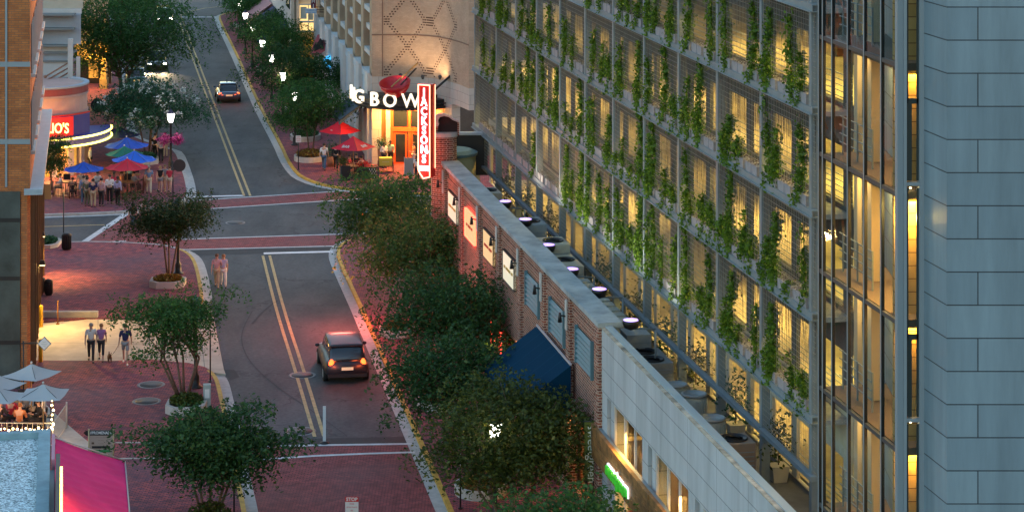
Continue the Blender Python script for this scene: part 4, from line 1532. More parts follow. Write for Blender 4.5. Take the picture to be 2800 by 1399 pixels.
# side awnings of the corner building
def awning(name, lab, cat, a, b, c, d, m, drop=.3, group=None):
    """a-b wall edge, d-c outer edge"""
    t = thing(name, lab, cat, (Vector(a) + Vector(c)) / 2, 0, group)
    mb = MB()
    A = [Vector(p) for p in (a, b, c, d)]
    n_ = 6
    mb.add(A, [(0, 1, 2, 3)])
    dn = Vector((0, 0, -drop))
    mb.add([A[3], A[2], A[2] + dn, A[3] + dn], [(0, 1, 2, 3)])
    mb.add([A[0], A[3], A[3] + dn], [(0, 1, 2)])
    mb.add([A[1], A[2], A[2] + dn], [(0, 1, 2)])
    mb.build("canvas", m, t)
    mb = MB(); mb.tube([A[0], A[3], A[2], A[1]], .03, 5); mb.build("frame", M_dark, t)
    return t
a = JM @ Vector((.3, .35, 4.3)); b = JM @ Vector((5.0, .35, 4.3)); c = JM @ Vector((5.0, 2.2, 3.0)); d = JM @ Vector((.3, 2.2, 3.0))
awning("shop_awning", "slate grey canvas awning beside the orange entrance", "awning", a, b, c, d, mat("slate_canvas", (.06, .09, .12), .85))

# ================================================================== cream building further up the street
YC = 199.0
cb = thing("cream_building", "cream building with a lit yellow bay window beyond the corner restaurant", "building", AT(830, 100, 203))
def cx_(x, Y=YC): return (x - CX) * Y / FPX
mb = MB(); mb.box(cx_(800), cx_(876), YC, YC + 12, 0, 16); mb.build("wall", M_cream, cb)
mb = MB()
for x0, x1 in ((797, 806), (811, 818), (866, 872)):
    mb.box(cx_(x0), cx_(x1), YC - .35, YC - .003, 0, 16)
mb.build("pilaster", mat("pale_pilaster", (.50, .42, .34), .85, noise=.1), cb)
zl0, zl1 = AT(0, 88, YC - .5).z, AT(0, 11, YC - .5).z
mb = MB(); mb.box(cx_(819), cx_(865), YC - .7, YC - .55, zl0, zl0 + .12); mb.box(cx_(819), cx_(865), YC - .7, YC - .55, zl1 - .1, zl1)
mb.box(cx_(819), cx_(865), YC - .7, YC - .6, zl0 + .80, zl0 + .95)
for x in (819, 844, 863):
    mb.box(cx_(x), cx_(x + 2), YC - .69, YC - .56, zl0 + .12, zl1 - .1)
mb.build("bay_frame", M_palew, cb)
mb = MB(); mb.box(cx_(820), cx_(864), YC - .5, YC - .02, zl0 - .02, zl1 - .12)
mb.build("lit_window", mat("lit_room", (.8, .6, .3), .6, emis=(1.0, .62, .22), es=.9, noise=.5, nscale=1.6), cb)
mb = MB(); mb.box(cx_(823), cx_(840), YC - .55, YC - .52, zl0 + 1.1, zl1 - .25); mb.box(cx_(846), cx_(858), YC - .55, YC - .52, zl0 + 1.0, zl0 + 1.55)
mb.build("blind", mat("pale_blind", (.5, .5, .42), .8), cb)
mb = MB(); mb.box(cx_(820), cx_(864), YC - .2, YC - .05, 0.1, AT(0, 104, YC).z); mb.build("shop_window", mat("dim_amber_window", (.3, .15, .02), .4, emis=(1, .45, .05), es=.25, noise=.6, nscale=1.5), cb)
# tower of buildings behind, closing the street on the right
rb = thing("row_building", "pale row building with shop awnings at the top of the street", "building", AT(780, 30, 235))
rd = frameM(Vector(((800 - 1400) * 200 / FPX, 200, 0)), sd2, sn2)
mb = MB(rd); mb.box(0.5, 70, -12, .0, 0, 15); mb.build("wall", M_palew, rb)
for k in range(9):
    mb = MB(rd); mb.box(2 + k * 7, 6.5 + k * 7, .002, .06, .3, 3.0); mb.build("shop_window", mat("dim_shop", (.2, .12, .05), .4, emis=(1, .6, .2), es=.35, noise=.6, nscale=.7), rb)
    mb = MB(rd); mb.box(2.5 + k * 7, 6 + k * 7, .002, .06, 6, 9); mb.build("window", M_glassD, rb)
aws = [(3, 11, M_navy, "dark navy shop awning at the top of the street, nearest of the row"), (12.5, 19, M_navyc, "blue black shop awning with white lettering up the street"), (20.5, 28, mat("rose_canvas", (.42, .20, .20), .8), "dusty pink shop awning up the street"), (29, 35, mat("pale_green_canvas", (.16, .34, .16), .8), "pale green shop awning with yellow lettering up the street"), (36, 42, mat("mid_green_canvas", (.10, .28, .13), .8), "green shop awning furthest up the street")]
for s0, s1, m_, lab in aws:
    pts = [rd @ Vector(q) for q in ((s0, .1, 4.6), (s1, .1, 4.6), (s1, 2.4, 3.0), (s0, 2.4, 3.0))]
    awning("shop_awning", lab, "awning", *pts, m_, .35, "shop awnings up the street")

def blade(name, lab, x0, x1, y0, y1, Y, m, txt, tm, size, vertical=False):
    p0, p1 = AT(x0, y1, Y), AT(x1, y0, Y)
    t = thing(name, lab, "sign", ((p0.x + p1.x) / 2, Y, p0.z))
    mb = MB(); mb.box(p0.x, p1.x, Y - .06, Y + .06, p0.z, p1.z); mb.build("panel", m, t)
    mb = MB(); mb.cyl((p0.x, Y, p1.z - .1), (p1.x + .7, Y, p1.z - .1), .03); mb.cyl((p0.x, Y, p0.z + .1), (p1.x + .7, Y, p0.z + .1), .03); mb.build("bracket", M_black, t)
    for i, s_ in enumerate(txt):
        text_obj("lettering", s_, size, face_frame(((p0.x + p1.x) / 2, Y - .065, p1.z - (i + .6) * (p1.z - p0.z) / len(txt)), (1, 0, 0), (0, 0, 1)), tm, t, depth=.01, bold=.01)
    return t
blade("projecting_sign", "maroon vertical projecting sign with white letters beside the bay window", 850, 864, -45, 23, 196, mat("maroon", (.12, .01, .03), .6), ["S", "U", "S", "H", "I"], M_palew, .42)
blade("projecting_sign", "pale blue horizontal projecting sign under the maroon sign", 835, 866, 24, 37, 195, mat("pale_blue_sign", (.42, .52, .60), .6), ["~~~ ~~~~ ~~", "~~~~ ~~~"], mat("blue_letter", (.1, .25, .5), .6), .18)
# rose-coloured fabric sign and round blue neon sign
fs_ = thing("fabric_sign", "rose coloured scalloped fabric sign with black figures beside the pale wall", "sign", AT(865, 150, 190))
mb = MB(); mb.extrude([AT(*p, 190) for p in ((846, 150), (858, 118), (868, 96), (873, 95), (874, 118), (884, 108), (890, 120), (888, 140), (870, 152), (855, 152))], (0, .2, 0)); mb.build("cloth", mat("rose_cloth", (.40, .10, .12), .8), fs_)
mb = MB(); mb.extrude([AT(*p, 189.9) for p in ((856, 130), (862, 118), (866, 122), (876, 104), (882, 112), (886, 130), (874, 134), (862, 140))], (0, -.05, 0)); mb.build("figure", M_black, fs_)
lr = thing("sign_lamp_row", "three black gooseneck lamps over the rose fabric sign", "lamp", AT(895, 118, 189))
mb = MB()
for y in (111, 115, 120):
    mb.cyl(AT(876, y, 190), AT(900 + y * .05, y, 189), .035); mb.ball(AT(900 + y * .05, y, 189), .11)
mb.build("arm", M_black, lr)
rn = thing("round_neon_sign", "round glowing sky blue sign on the pale wall above the trees", "sign", AT(900, 170, 186))
mb = MB(); p = AT(899, 169, 186); mb.cyl((p.x, 186, p.z), (p.x, 186.2, p.z), .45, .45, 24); mb.build("disc", mat("blue_glow", (.1, .4, .7), .4, emis=(.05, .45, .9), es=1.2), rn)
mb = MB(); mb.extrude([Vector((p.x + .2 * math.cos(a) * (1 if i % 2 else .5), 185.98, p.z + .28 * math.sin(a) * (1 if i % 2 else .4))) for i, a in enumerate([2 * math.pi * q / 10 for q in range(10)])], (0, -.03, 0)); mb.build("emblem", M_navyc, rn)
# ================================================================== corner restaurant with the round front (left)
lr_ = thing("round_restaurant", "pink stucco corner restaurant with a rounded front and yellow neon banded marquee", "building", G(170, 505))
RC = Vector(((118 - 1400) * 158 / FPX, 158.2, 0)); RR = 3.9 * 0.76
RR = ((236 - 1400) * 158 / FPX) - RC.x
ztop = AT(107, 246, RC.y - RR).z
def ring(r, a0=-180, a1=60, st=10):
    return [(RC.x + r * math.cos(math.radians(a)), RC.y + r * math.sin(math.radians(a))) for a in range(a0, a1 + 1, st)]
mb = MB(); mb.prism(ring(RR, -175, 90) + [(RC.x - RR, RC.y + 6)], 2.9, ztop); mb.build("upper_wall", M_pink, lr_)
for z, h, e in ((ztop - .62, .14, .07), (ztop - 1.75, .12, .06), (ztop - 2.0, .10, .1), (3.2, .12, .05)):
    mb = MB(); strip(mb, ring(RR), -.0, -e, z, z + h)
    mb.build("moulding", mat("mauve_moulding", (.40, .28, .27), .8), lr_)
mb = MB(); strip(mb, ring(RR + .02), .25, -.10, ztop - .003, ztop + .12); mb.build("coping", M_roofg, lr_)
mb = MB(); strip(mb, ring(RR + .03), 0, -.03, ztop - .45, ztop - .03); mb.build("red_tile_band", mat("dull_red_band", (.26, .06, .06), .5), lr_)
# glazed ground floor
mb = MB(); mb.prism(ring(RR - .25, -175, 60) + [(RC.x - RR, RC.y + 4)], .1, 2.88); mb.build("shop_glass", mat("amber_window", (.4, .2, .04), .3, emis=(1, .46, .07), es=.5, noise=.7, nscale=1.6), lr_)
mb = MB()
for a in (-150, -120, -92, -66, -42, -20, 5, 30):
    x, y = RC.x + (RR - .1) * math.cos(math.radians(a)), RC.y + (RR - .1) * math.sin(math.radians(a))
    mb.obox((x, y, 1.45), (.42, .42, 2.8), math.radians(a))
mb.build("column", mat("mauve_column", (.30, .24, .33), .6), lr_)
mb = MB(); mb.obox((RC.x + RR * .62, RC.y - RR * .72, 1.5), (.8, .3, 2.85), math.radians(40)); mb.build("stucco_pier", mat("peach_stucco", (.60, .34, .18), .8), lr_)
# marquee
MR = ((281 - 1400) * 156.5 / FPX) - RC.x
MCy = RC.y + 1.0
zm = AT(201, 402, 153).z
def mring(r, a0=-170, a1=25, st=7):
    return [(RC.x + r * math.cos(math.radians(a)), MCy + (r + .6) * math.sin(math.radians(a))) for a in range(a0, a1 + 1, st)]
mq = thing("marquee", "blue curved marquee with two yellow neon bands around the restaurant", "marquee", (RC.x + 2, RC.y - 4, zm))
mb = MB(); mb.prism(mring(MR) + [(RC.x - 4, RC.y)], zm - .35, zm + .22); mb.build("fascia", mat("violet_blue_fascia", (.06, .05, .26), .5), mq)
for z in (zm + .18, zm - .33):
    mb = MB(); mb.tube([(*p, z) for p in mring(MR + .07)], .06, 6); mb.build("neon_band", M_neon_y, mq)
sr = [(RC.x + (MR - .75) * math.cos(math.radians(a)), MCy + (MR - .2) * math.sin(math.radians(a))) for a in range(-168, -22, 6)]
mb = MB(); strip(mb, sr, .12, 0, zm + .225, zm + 1.55); mb.build("sign_panel", mat("deep_blue_panel", (.035, .035, .22), .5), mq)
mb = MB(); strip(mb, sr, .14, -.03, zm + 1.552, zm + 1.63); mb.build("panel_edge", M_signred, mq)
rs = thing("neon_name_sign", "glowing orange letters on a red backing above the marquee", "neon sign", AT(145, 380, 153))
aN = -96
pN = AT(142, 376, MCy - MR - .05)
redp = [p for p in sr if AT(60, 0, 153).x < p[0] < AT(178, 0, 153).x]
mb = MB(); strip(mb, redp, -.005, -.05, zm + .24, zm + 1.5); mb.build("backing", mat("red_backing", (.5, .02, .02), .5, emis=(1, .02, .02), es=.35), rs)
text_obj("lettering", "LIO'S", .92, face_frame((AT(142, 0, 153).x, MCy - MR + .02, zm + .85), (1, -.02, 0), (0, 0, 1)), mat("orange_neon", (.9, .5, .1), .4, emis=(1, .45, .12), es=5), rs, depth=.03, sx=.72, bold=.01)
text_obj("lettering", "PA", .92, face_frame((AT(142, 0, 153).x - 1.25, MCy - MR + .02, zm + .85), (1, -.02, 0), (0, 0, 1)), mat("orange_neon"), rs, depth=.03, sx=.72, bold=.01)
light("marquee_lamp", 'POINT', (RC.x + 1.5, RC.y - MR - .2, zm - .9), 330, (1, .55, .14), mq, .3)
light("marquee_lamp", 'POINT', (RC.x - 2.0, RC.y - MR - .6, zm - 1.0), 420, (1, .45, .08), mq, .3)
light("neon_glow", 'POINT', (AT(141, 0, 153).x, MCy - MR - .9, zm + .9), 25, (1, .15, .08), rs, .3)
# roof with its tie rods
mb = MB()
for i, (a, b) in enumerate((((124, 210), (202, 163)), ((120, 224), (202, 178)), ((119, 238), (203, 190)), ((136, 243), (205, 203)))):
    mb.cyl(AT(*a, 160 + 0 * i), AT(*b, 163), .055, n=6); mb.ball(AT(*a, 160), .12, 6)
mb.build("tie_rod", mat("rust_rod", (.30, .14, .08), .6), lr_)
# stepped pale building behind
tb_ = thing("terraced_building", "pale building with stepped grey roofs rising behind the round restaurant", "building", G(150, 440))
YT = 163.0
def yb(y): return AT(0, y, YT).z
xr = (197 - 1400) * YT / FPX
for i, (y0, y1, m_, dy) in enumerate(((244, 214, M_roofg, -1.2), (214, 166, M_palew, 0), (166, 143, M_roofg, .1), (143, 124, M_palew, .3), (124, 42, M_roofg, .6), (42, 30, M_palew, .9), (30, -60, M_cream, 1.4))):
    xe = xr + (0 if i < 4 else .5); mb = MB(); mb.prism([(-45, YT + dy), (xe, YT + dy), (xe - .19 * 20, YT + 20), (-48, YT + 20)], yb(y0) + .002 if i else 0, yb(y1)); mb.build("roof" if m_ is M_roofg else "wall", m_, tb_)
mb = MB()
for y in (216, 168, 145, 126, 42, 80):
    mb.box(-45, xr + .1, YT - .12, YT + 1.4, yb(y) - .05, yb(y) + .06)
mb.build("eaves_trim", mat("grey_trim", (.2, .21, .2), .8), tb_)  # grey strips along each step of the building
mb = MB(); mb.box(xr - .03, xr + .28, YT - 1.4, YT - 1.1, 0, AT(0, 100, YT).z); mb.box(xr + .5, xr + .75, YT - 1.2, YT - 1.0, yb(225), AT(0, 150, YT).z); mb.build("corner_post", M_palew, tb_)
# colonnade beyond
cl = thing("colonnade_building", "dark shopfront under a yellow lit beam and column behind the big left tree", "building", G(250, 262))
YL = 196.5
def cl_(x): return (x - CX) * YL / FPX
mb = MB(); mb.box(cl_(205), cl_(296), YL - .3, YL + .6, AT(0, 163, YL).z, AT(0, 112, YL).z); mb.build("beam", mat("ochre_stone", (.50, .36, .13), .8, noise=.1), cl)
mb = MB(); mb.prism([(cl_(205), YL - .1), (cl_(298), YL - .1), (cl_(298) - .19 * 14, YL + 14), (cl_(205) - 2.7, YL + 14)], AT(0, 110, YL).z, 16); mb.build("upper_wall", M_cream, cl)
for x in (277,):
    mb = MB(); mb.box(cl_(x), cl_(x + 15), YL - .35, YL + .3, 0, AT(0, 164, YL).z); mb.box(cl_(x) - .08, cl_(x + 15) + .08, YL - .43, YL + .38, 0, 1.0); mb.build("column", mat("ochre_stone"), cl)
mb = MB(); mb.box(cl_(200), cl_(288), YL + 2.9, YL + 3.1, 0, 4.5); mb.build("shop_back", M_black, cl)
mb = MB(); mb.box(cl_(226), cl_(252), YL + 2.8, YL + 2.88, .6, 2.2); mb.build("window", mat("amber_window"), cl)
light("colonnade_lamp", 'POINT', (cl_(262), YL - 1.2, 2.8), 220, (1, .52, .10), cl, .2)
light("colonnade_lamp", 'POINT', (cl_(255), YL - 6, 3.0), 160, (1, .50, .10), cl, .2)
rsn = thing("round_hanging_sign", "round white hanging sign with a black ring and a moustache mark", "sign", AT(267, 290, 168))
p = AT(267, 288, 168)
mb = MB(); mb.cyl((p.x, 167.95, p.z), (p.x, 168.05, p.z), .42, .42, 28); mb.build("disc", mat("pinkish_white", (.60, .50, .50), .6), rsn)
mb = MB(); mb.lathe([(.42, -.07), (.48, -.07), (.48, .07), (.42, .07)], (0, 0, 0), 28, smooth=False)
for i, v in enumerate(mb.v): mb.v[i] = Vector((p.x + v.x, 168 + v.z, p.z + v.y))
mb.cyl((p.x - .9, 168, p.z - .5), (p.x + .1, 168, p.z - .5), .03); mb.cyl((p.x - .9, 168, p.z + .1), (p.x - .4, 168, p.z + .1), .03)
mb.build("ring", M_black, rsn)
mb = MB(); mb.extrude([Vector((p.x + a, 167.94, p.z + b)) for a, b in ((-.22, -.12), (-.1, -.04), (0, -.09), (.1, -.04), (.22, -.12), (.1, -.17), (0, -.14), (-.1, -.17))], (0, -.02, 0)); mb.extrude([Vector((p.x + a, 167.94, p.z + b)) for a, b in ((-.24, .12), (-.18, .26), (.02, .31), (.2, .24), (.24, .1), (.1, .2), (-.08, .18))], (0, -.02, 0)); mb.build("emblem", M_black, rsn)

# ================================================================== gravel roofed kiosk with the magenta awning (bottom left)
ZK = 4.2
kp = [G(138, 1172, ZK)]
kd = (G(340, 1260, 2.6) - G(352, 1399, 2.6)); kd.z = 0; kd.normalize()
kn = Vector((kd.y, -kd.x, 0))                      # to the right
KM = frameM(Vector((kp[0].x, kp[0].y, 0)), -kd, kn)   # s towards camera, d to the street
ki = thing("kiosk_building", "low kiosk with a pale gravel roof and blue grey coping at the bottom left", "building", KM @ Vector((6, -3, 0)))
mb = MB(KM); mb.box(.35, 22, -14, -.42, ZK - .4, ZK - .22); mb.build("gravel_roof", M_gravel, ki)
mb = MB(KM); mb.box(0, 22, -.41, 0, 2.9, ZK); mb.box(0, .34, -14, -.411, 2.9, ZK); mb.build("coping", mat("teal_coping", (.22, .34, .38), .7, noise=.2, nscale=2), ki)
mb = MB(KM); mb.box(.02, 22, -14, -.05, 0, 2.898); mb.build("wall", mat("dusky_wall", (.3, .2, .2), .8), ki)
mb = MB(KM); mb.box(4.0, 22, .0, .16, 2.9, ZK - .25); mb.build("gutter_box", mat("slate_metal", (.12, .17, .2), .5), ki)
ka = thing("shop_awning", "large magenta canvas awning on the kiosk in the bottom left corner", "awning", KM @ Vector((5, 1.2, 3)))
g = G(342, 1260, 2.55); loc = KM.inverted() @ g
D1 = loc.y; s_a = loc.x
mb = MB(KM)
ns_ = 26
top, bot = [], []
for i in range(ns_ + 1):
    s = s_a + i * .55
    top.append((s, .10, ZK - .12)); 
mid = []
rows = 8
vs, fs = [], []
s_r = (KM.inverted() @ G(146, 1198, ZK - .14)).x
for i in range(ns_ * 4 + 1):
    rib = .05 * abs(math.sin(math.pi * i / 5)) ** .6
    for j in range(rows + 1):
        t = j / rows
        s = (s_r + (s_a - s_r) * t) + i * .1375
        vs.append((s, .17 + (D1 - .17) * t, (ZK - .14) + (2.55 - ZK + .14) * t - .05 * math.sin(math.pi * t) - rib))
for i in range(ns_ * 4):
    for j in range(rows):
        fs.append((i * (rows + 1) + j, i * (rows + 1) + j + 1, (i + 1) * (rows + 1) + j + 1, (i + 1) * (rows + 1) + j))
mb.add(vs, fs, 0, True)
mb.build("canvas", M_pinkc, ka)
mb = MB(KM); mb.add([(s_a, D1, 2.55), (s_a + 14, D1, 2.55), (s_a + 14, D1 + .02, 2.2), (s_a, D1 + .02, 2.2)], [(0, 1, 2, 3)]); mb.build("valance", M_red, ka)
mb = MB(KM); mb.tube([(s_r, .17, ZK - .12), (s_a, D1, 2.56), (s_a + 14, D1, 2.56)], .028, 5); mb.build("frame", M_palew, ka)
mb = MB(KM); mb.box(s_r - .02, s_r + 3, .05, .16, 2.95, ZK + .02); mb.build("end_trim", mat("pink_trim", (.5, .25, .32), .7), ka)
ks = thing("edge_sign", "black sign with ragged yellow lettering seen edge on along the kiosk roof", "sign", KM @ Vector((8, .3, ZK)))
mb = MB(KM); mb.box(5.6, 14, .20, .34, ZK - .5, ZK + .75); mb.build("panel", M_black, ks)
mb = MB(KM)
for k in range(20):
    s = 6.2 + k * .37
    mb.box(s, s + .25, .341, .42, ZK + .0 - .1 * (k % 3), ZK + .5 + .08 * (k % 2))
mb.build("lettering", M_neon_y, ks)
light("edge_sign_glow", 'POINT', KM @ Vector((8.6, .7, ZK + .15)), 30, (1, .12, .08), ks, .2)

# ================================================================== leafy things
M_leafA = leaf_mat("zelkova_leaf", (0.024, 0.085, 0.022), (0.075, 0.19, 0.04), (0.17, 0.27, 0.06), 0.4)
M_leafB = leaf_mat("dark_leaf", (0.018, 0.062, 0.020), (0.055, 0.13, 0.032), (0.12, 0.18, 0.04), 0.35)
M_leafC = leaf_mat("myrtle_leaf", (0.02, 0.08, 0.04), (0.05, 0.14, 0.06), None, 0.3)
M_leafD = leaf_mat("rust_leaf", (0.018, 0.045, 0.016), (0.05, 0.095, 0.028), (0.13, 0.09, 0.035), 0.3)
M_leafE = leaf_mat("yellow_green_leaf", (0.03, 0.055, 0.012), (0.095, 0.12, 0.02), (0.20, 0.17, 0.03), 0.35)
M_bloss = leaf_mat("white_blossom", (0.55, 0.60, 0.52), (0.8, 0.8, 0.75), None, 0.2)
M_flow = leaf_mat("mixed_flowers", (0.22, 0.05, 0.02), (0.24, 0.20, 0.03), (0.45, 0.40, 0.12), 0.2)
M_flowr = leaf_mat("red_flowers", (0.5, 0.02, 0.02), (0.6, 0.05, 0.04), None, 0.2)
M_flowm = leaf_mat("magenta_flowers", (0.35, 0.03, 0.16), (0.55, 0.08, 0.30), (0.15, 0.2, 0.08), 0.2)

def tree(name, label, base, top, cw, seed, leafm, trunk_h=1.6, stems=1, leaf=.2, n=9000, clumps=55, depth=.85, lean=(0, 0), group=None, bloss=0, r=.10, low=.25, offx=0.0):
    """base point, crown top height above it, crown width"""
    n = int(n * 1.8); leaf *= .74; clumps = int(clumps * 1.15)
    base = Vector(base)
    t = thing(name, label, "tree", base, 0, group)
    rng = np.random.default_rng(seed)
    ch = (top - trunk_h)
    cc = np.array([lean[0] + offx, lean[1], trunk_h + ch * .52])
    C = []
    R = np.array([cw / 2 * .80, cw / 2 * .80 * depth, ch / 2 * .84])
    while len(C) < clumps:
        p = rng.normal(size=3); p /= np.linalg.norm(p)
        if p[2] < -.75: continue
        lob = 1 + .26 * math.sin(3 * math.atan2(p[1], p[0]) + seed) + .16 * math.sin(5 * p[2] + 2 * seed)
        rr = rng.uniform(.30, 1.0) ** .5
        q = p * rr * lob
        # tiered, wider in the upper half
        wdn = 1.0 if q[2] > -.1 else 1.0 + q[2] * .35
        C.append(cc + q * R * np.array([wdn, wdn, 1]) + rng.normal(size=3) * .08 * cw * np.array([1, 1, .4]))
    C = np.array(C)
    W = rng.uniform(.45, 1.3, clumps)
    W *= 1
    cnt = (n * W / W.sum()).astype(int)
    Ps = []
    for c, k, wv in zip(C, cnt, W):
        sr_ = cw * .112 * (.55 + .55 * wv)
        m_ = max(2, k // 6)
        g = np.clip(rng.normal(size=(m_, 3)), -1.5, 1.5) * np.array([sr_, sr_, sr_ * .30])
        d_ = np.hypot(g[:, 0], g[:, 1])
        g[:, 2] -= .18 * d_ ** 1.2
        out_ = g / np.maximum(np.linalg.norm(g, axis=1), .05)[:, None] + (c - cc) / cw * .8 + rng.normal(size=(m_, 3)) * .45
        out_[:, 2] -= .30
        out_ /= np.linalg.norm(out_, axis=1)[:, None]
        for q_ in range(6):
            Ps.append(c + g + out_ * (.065 * q_) + rng.normal(size=(m_, 3)) * .045 + np.array([0, 0, -.012 * q_ * q_]))
    P = np.concatenate(Ps)
    mesh_obj("crown", leaf_mesh("crown", P, leaf, seed + 1, leafm, flat=.35, var=.55), t)
    if bloss:
        nb_ = []
        idx = rng.choice(clumps, bloss)
        for i in idx:
            o_ = C[i] + rng.normal(size=3) * cw * .10
            v = (o_ - cc) / R; v /= max(np.linalg.norm(v), .01)
            o_ = cc + v * R * rng.uniform(.95, 1.18)
            nb_.append(o_ + rng.normal(size=(14, 3)) * .10)
        mesh_obj("blossom", leaf_mesh("blossom", np.concatenate(nb_), .14, seed + 2, M_bloss, flat=.2, aspect=.9), t)
    mb = MB()
    for k in range(stems):
        a = 2 * math.pi * k / max(stems, 1) + seed
        sp = 0 if stems == 1 else .10 + .05 * stems
        b0 = Vector((math.cos(a) * sp * .4, math.sin(a) * sp * .4, -.05))
        b1 = Vector((math.cos(a) * sp * (1 + .6 * stems / 3) + offx * .3, math.sin(a) * sp * 1.5, trunk_h))
        b2 = Vector((cc[0] + math.cos(a) * cw * .12, cc[1] + math.sin(a) * cw * .12, trunk_h + ch * .35))
        mb.cyl(b0, b1, r * (1 if stems == 1 else .62), r * .72 * (1 if stems == 1 else .62), 8)
        mb.cyl(b1, b2, r * .70 * (1 if stems == 1 else .62), r * .35, 7)
        sel = [i for i in range(clumps) if i % stems == k]
        for i in sel[:16]:
            st_ = b1.lerp(b2, rng.uniform(.0, 1))
            e = Vector(C[i])
            m_ = st_.lerp(e, .5) + Vector((0, 0, -.05 * cw * rng.uniform(0, 1)))
            mb.cyl(st_, m_, r * .34, r * .2, 5); mb.cyl(m_, e, r * .2, r * .07, 4)
    mb.build("trunk", M_trunk, t, world=False)
    return t

def bed(name, label, c, rx, ry, seed, hgt=.32, fm=None, n=1100, octo=True, rimh=.34, leaf=.13, group=None):
    c = Vector(c)
    t = thing(name, label, "planter", c, 0, group)
    k = 8 if octo else 20
    def rg(q, z):
        if octo:
            return [(ax * (rx * q) * .98, ay * ry * q * .98, z) for ax, ay in ((-.55, -1), (.55, -1), (1, -.55), (1, .55), (.55, 1), (-.55, 1), (-1, .55), (-1, -.55))]
        return [(math.cos(2 * math.pi * i / k) * rx * q, math.sin(2 * math.pi * i / k) * ry * q, z) for i in range(k)]
    mb = MB()
    q = 1 - .16 / min(rx, ry)
    A, Bq, Cq, D = rg(1, -.05), rg(1, rimh), rg(q, rimh), rg(q, rimh - .15)
    vs = A + Bq + Cq + D
    for a in range(3):
        mb.add([], [])
    mb.add(vs, [(a * k + i, a * k + (i + 1) % k, (a + 1) * k + (i + 1) % k, (a + 1) * k + i) for a in range(3) for i in range(k)])
    mb.build("rim", mat("pale_planter_concrete", (.50, .46, .42), .85, noise=.15, nscale=3), t, world=False)
    mb = MB(); mb.add(rg(q + .01, rimh - .12), [list(range(k))]); mb.build("soil", M_soil, t, world=False)
    rng = np.random.default_rng(seed)
    a = rng.uniform(0, 2 * math.pi, n); rr = np.sqrt(rng.uniform(0, 1, n)) * q * 1.02
    P = np.stack([np.cos(a) * rr * rx, np.sin(a) * rr * ry, rimh - .1 + hgt * (1 - .55 * rr ** 2) * rng.uniform(.3, 1.05, n)], 1)
    mesh_obj("flowers", leaf_mesh("flowers", P, leaf, seed, fm or M_flow, flat=.4, aspect=.7), t)
    return t

PZ = .13
# near-left trees in octagonal planters
tree("street_tree", "small dark rust tinged tree in the octagonal planter by the left kerb", G(463, 760, PZ), 4.45, 4.7, 11, M_leafD, 1.75, 3, .17, 9000, 46, offx=.1, group="street trees")
bed("tree_planter", "octagonal concrete planter with red and yellow flowers under the dark rust tinged tree", G(459, 780, PZ), .92, .85, 31, group="octagonal planters")
tree("street_tree", "multi stemmed green tree beside the tall unlit lamp post and driveway", G(501, 1090, PZ), 5.0, 4.1, 12, M_leafA, 1.7, 6, .17, 7500, 40, offx=-.42, group="street trees")
bed("tree_planter", "octagonal concrete planter with yellow green plants under the multi stemmed tree", G(510, 1120, PZ), .85, .95, 32, hgt=.45, fm=M_leafE, group="octagonal planters")
tree("street_tree", "dense dark tree at the bottom of the picture by the left kerb", G(572, 1440, PZ), 4.5, 4.6, 13, M_leafB, 1.55, 5, .19, 12000, 60, offx=.25, group="street trees")
bed("tree_planter", "planter with leafy shrubs at the foot of the dense dark bottom tree", G(572, 1460, PZ), .95, 1.0, 33, hgt=.9, fm=M_leafE, group="octagonal planters")
# far-left trees
tree("flowering_tree", "crape myrtle covered in white blossom over the restaurant terrace", G(405, 428, PZ), 5.1, 7.6, 14, M_leafC, 2.0, 5, .2, 11000, 60, bloss=110, offx=0)
bed("tree_planter", "low planter with green shrubs under the white flowering tree", G(395, 445, PZ), 1.0, .9, 34, hgt=.5, fm=M_leafC)
tree("street_tree", "largest dark green tree with a wide crown over the far left kerb", G(335, 288, PZ), 9.6, 11.2, 15, M_leafA, 2.0, 3, .22, 26000, 110, depth=.7, r=.2, offx=.1, low=0, group="street trees")
tree("street_tree", "green tree behind the largest one, cut by the upper edge on the left", G(330, 130, PZ), 8.2, 9.5, 16, M_leafA, 2.4, 3, .3, 9000, 60, r=.2, group="street trees")
tree("potted_tree", "dark columnar bush in front of the restaurant sign beside the brick building", G(140, 520, PZ), 4.1, 2.3, 17, M_leafB, .7, 1, .16, 5000, 34)
# right row along the brick wall
rows = [((1068, 772), 6.0, 6.4, 18, M_leafA, 12000, "bushy tree behind the others, nearest the red neon sign, right pavement"),
        ((1175, 893), 6.3, 7.6, 19, M_leafA, 14000, "wide crowned dark tree second from the neon sign on the right pavement"),
        ((1258, 1090), 6.2, 7.6, 20, M_leafB, 14000, "dark spreading tree in front of the navy awning"),
        ((1228, 1249), 5.0, 5.3, 21, M_leafB, 9000, "lower dark tree overhanging the yellow kerb above its flower bed"),
        ((1388, 1440), 5.4, 5.7, 22, M_leafE, 15000, "yellowish green multi stemmed tree in front of the green banner"),
        ((1540, 1720), 4.6, 4.6, 23, M_leafA, 7000, "tree cut by the bottom edge right of the lit lantern")]
for (x, y), tp, cw, sd_, lm, n_, lab in rows:
    tree("street_tree", lab, G(x, y, PZ), tp, cw, sd_, lm, 1.6 if sd_ != 22 else 1.4, 3 if sd_ != 22 else 7, .19, n_, 66, group="street trees")
bed("tree_planter", "rounded planter half hidden under the dark trees by the right kerb", G(1085, 912, PZ), .85, 1.0, 35, octo=False, group="rounded planters")
bed("tree_planter", "rounded planter of pale flowers beside the right kerb, middle one", G(1198, 1100, PZ), .95, 1.5, 36, octo=False, n=1600, group="rounded planters")
bed("tree_planter", "rounded white rimmed planter beside the lit lantern post at the bottom", G(1315, 1345, PZ), 1.0, 1.1, 37, octo=False, group="rounded planters")
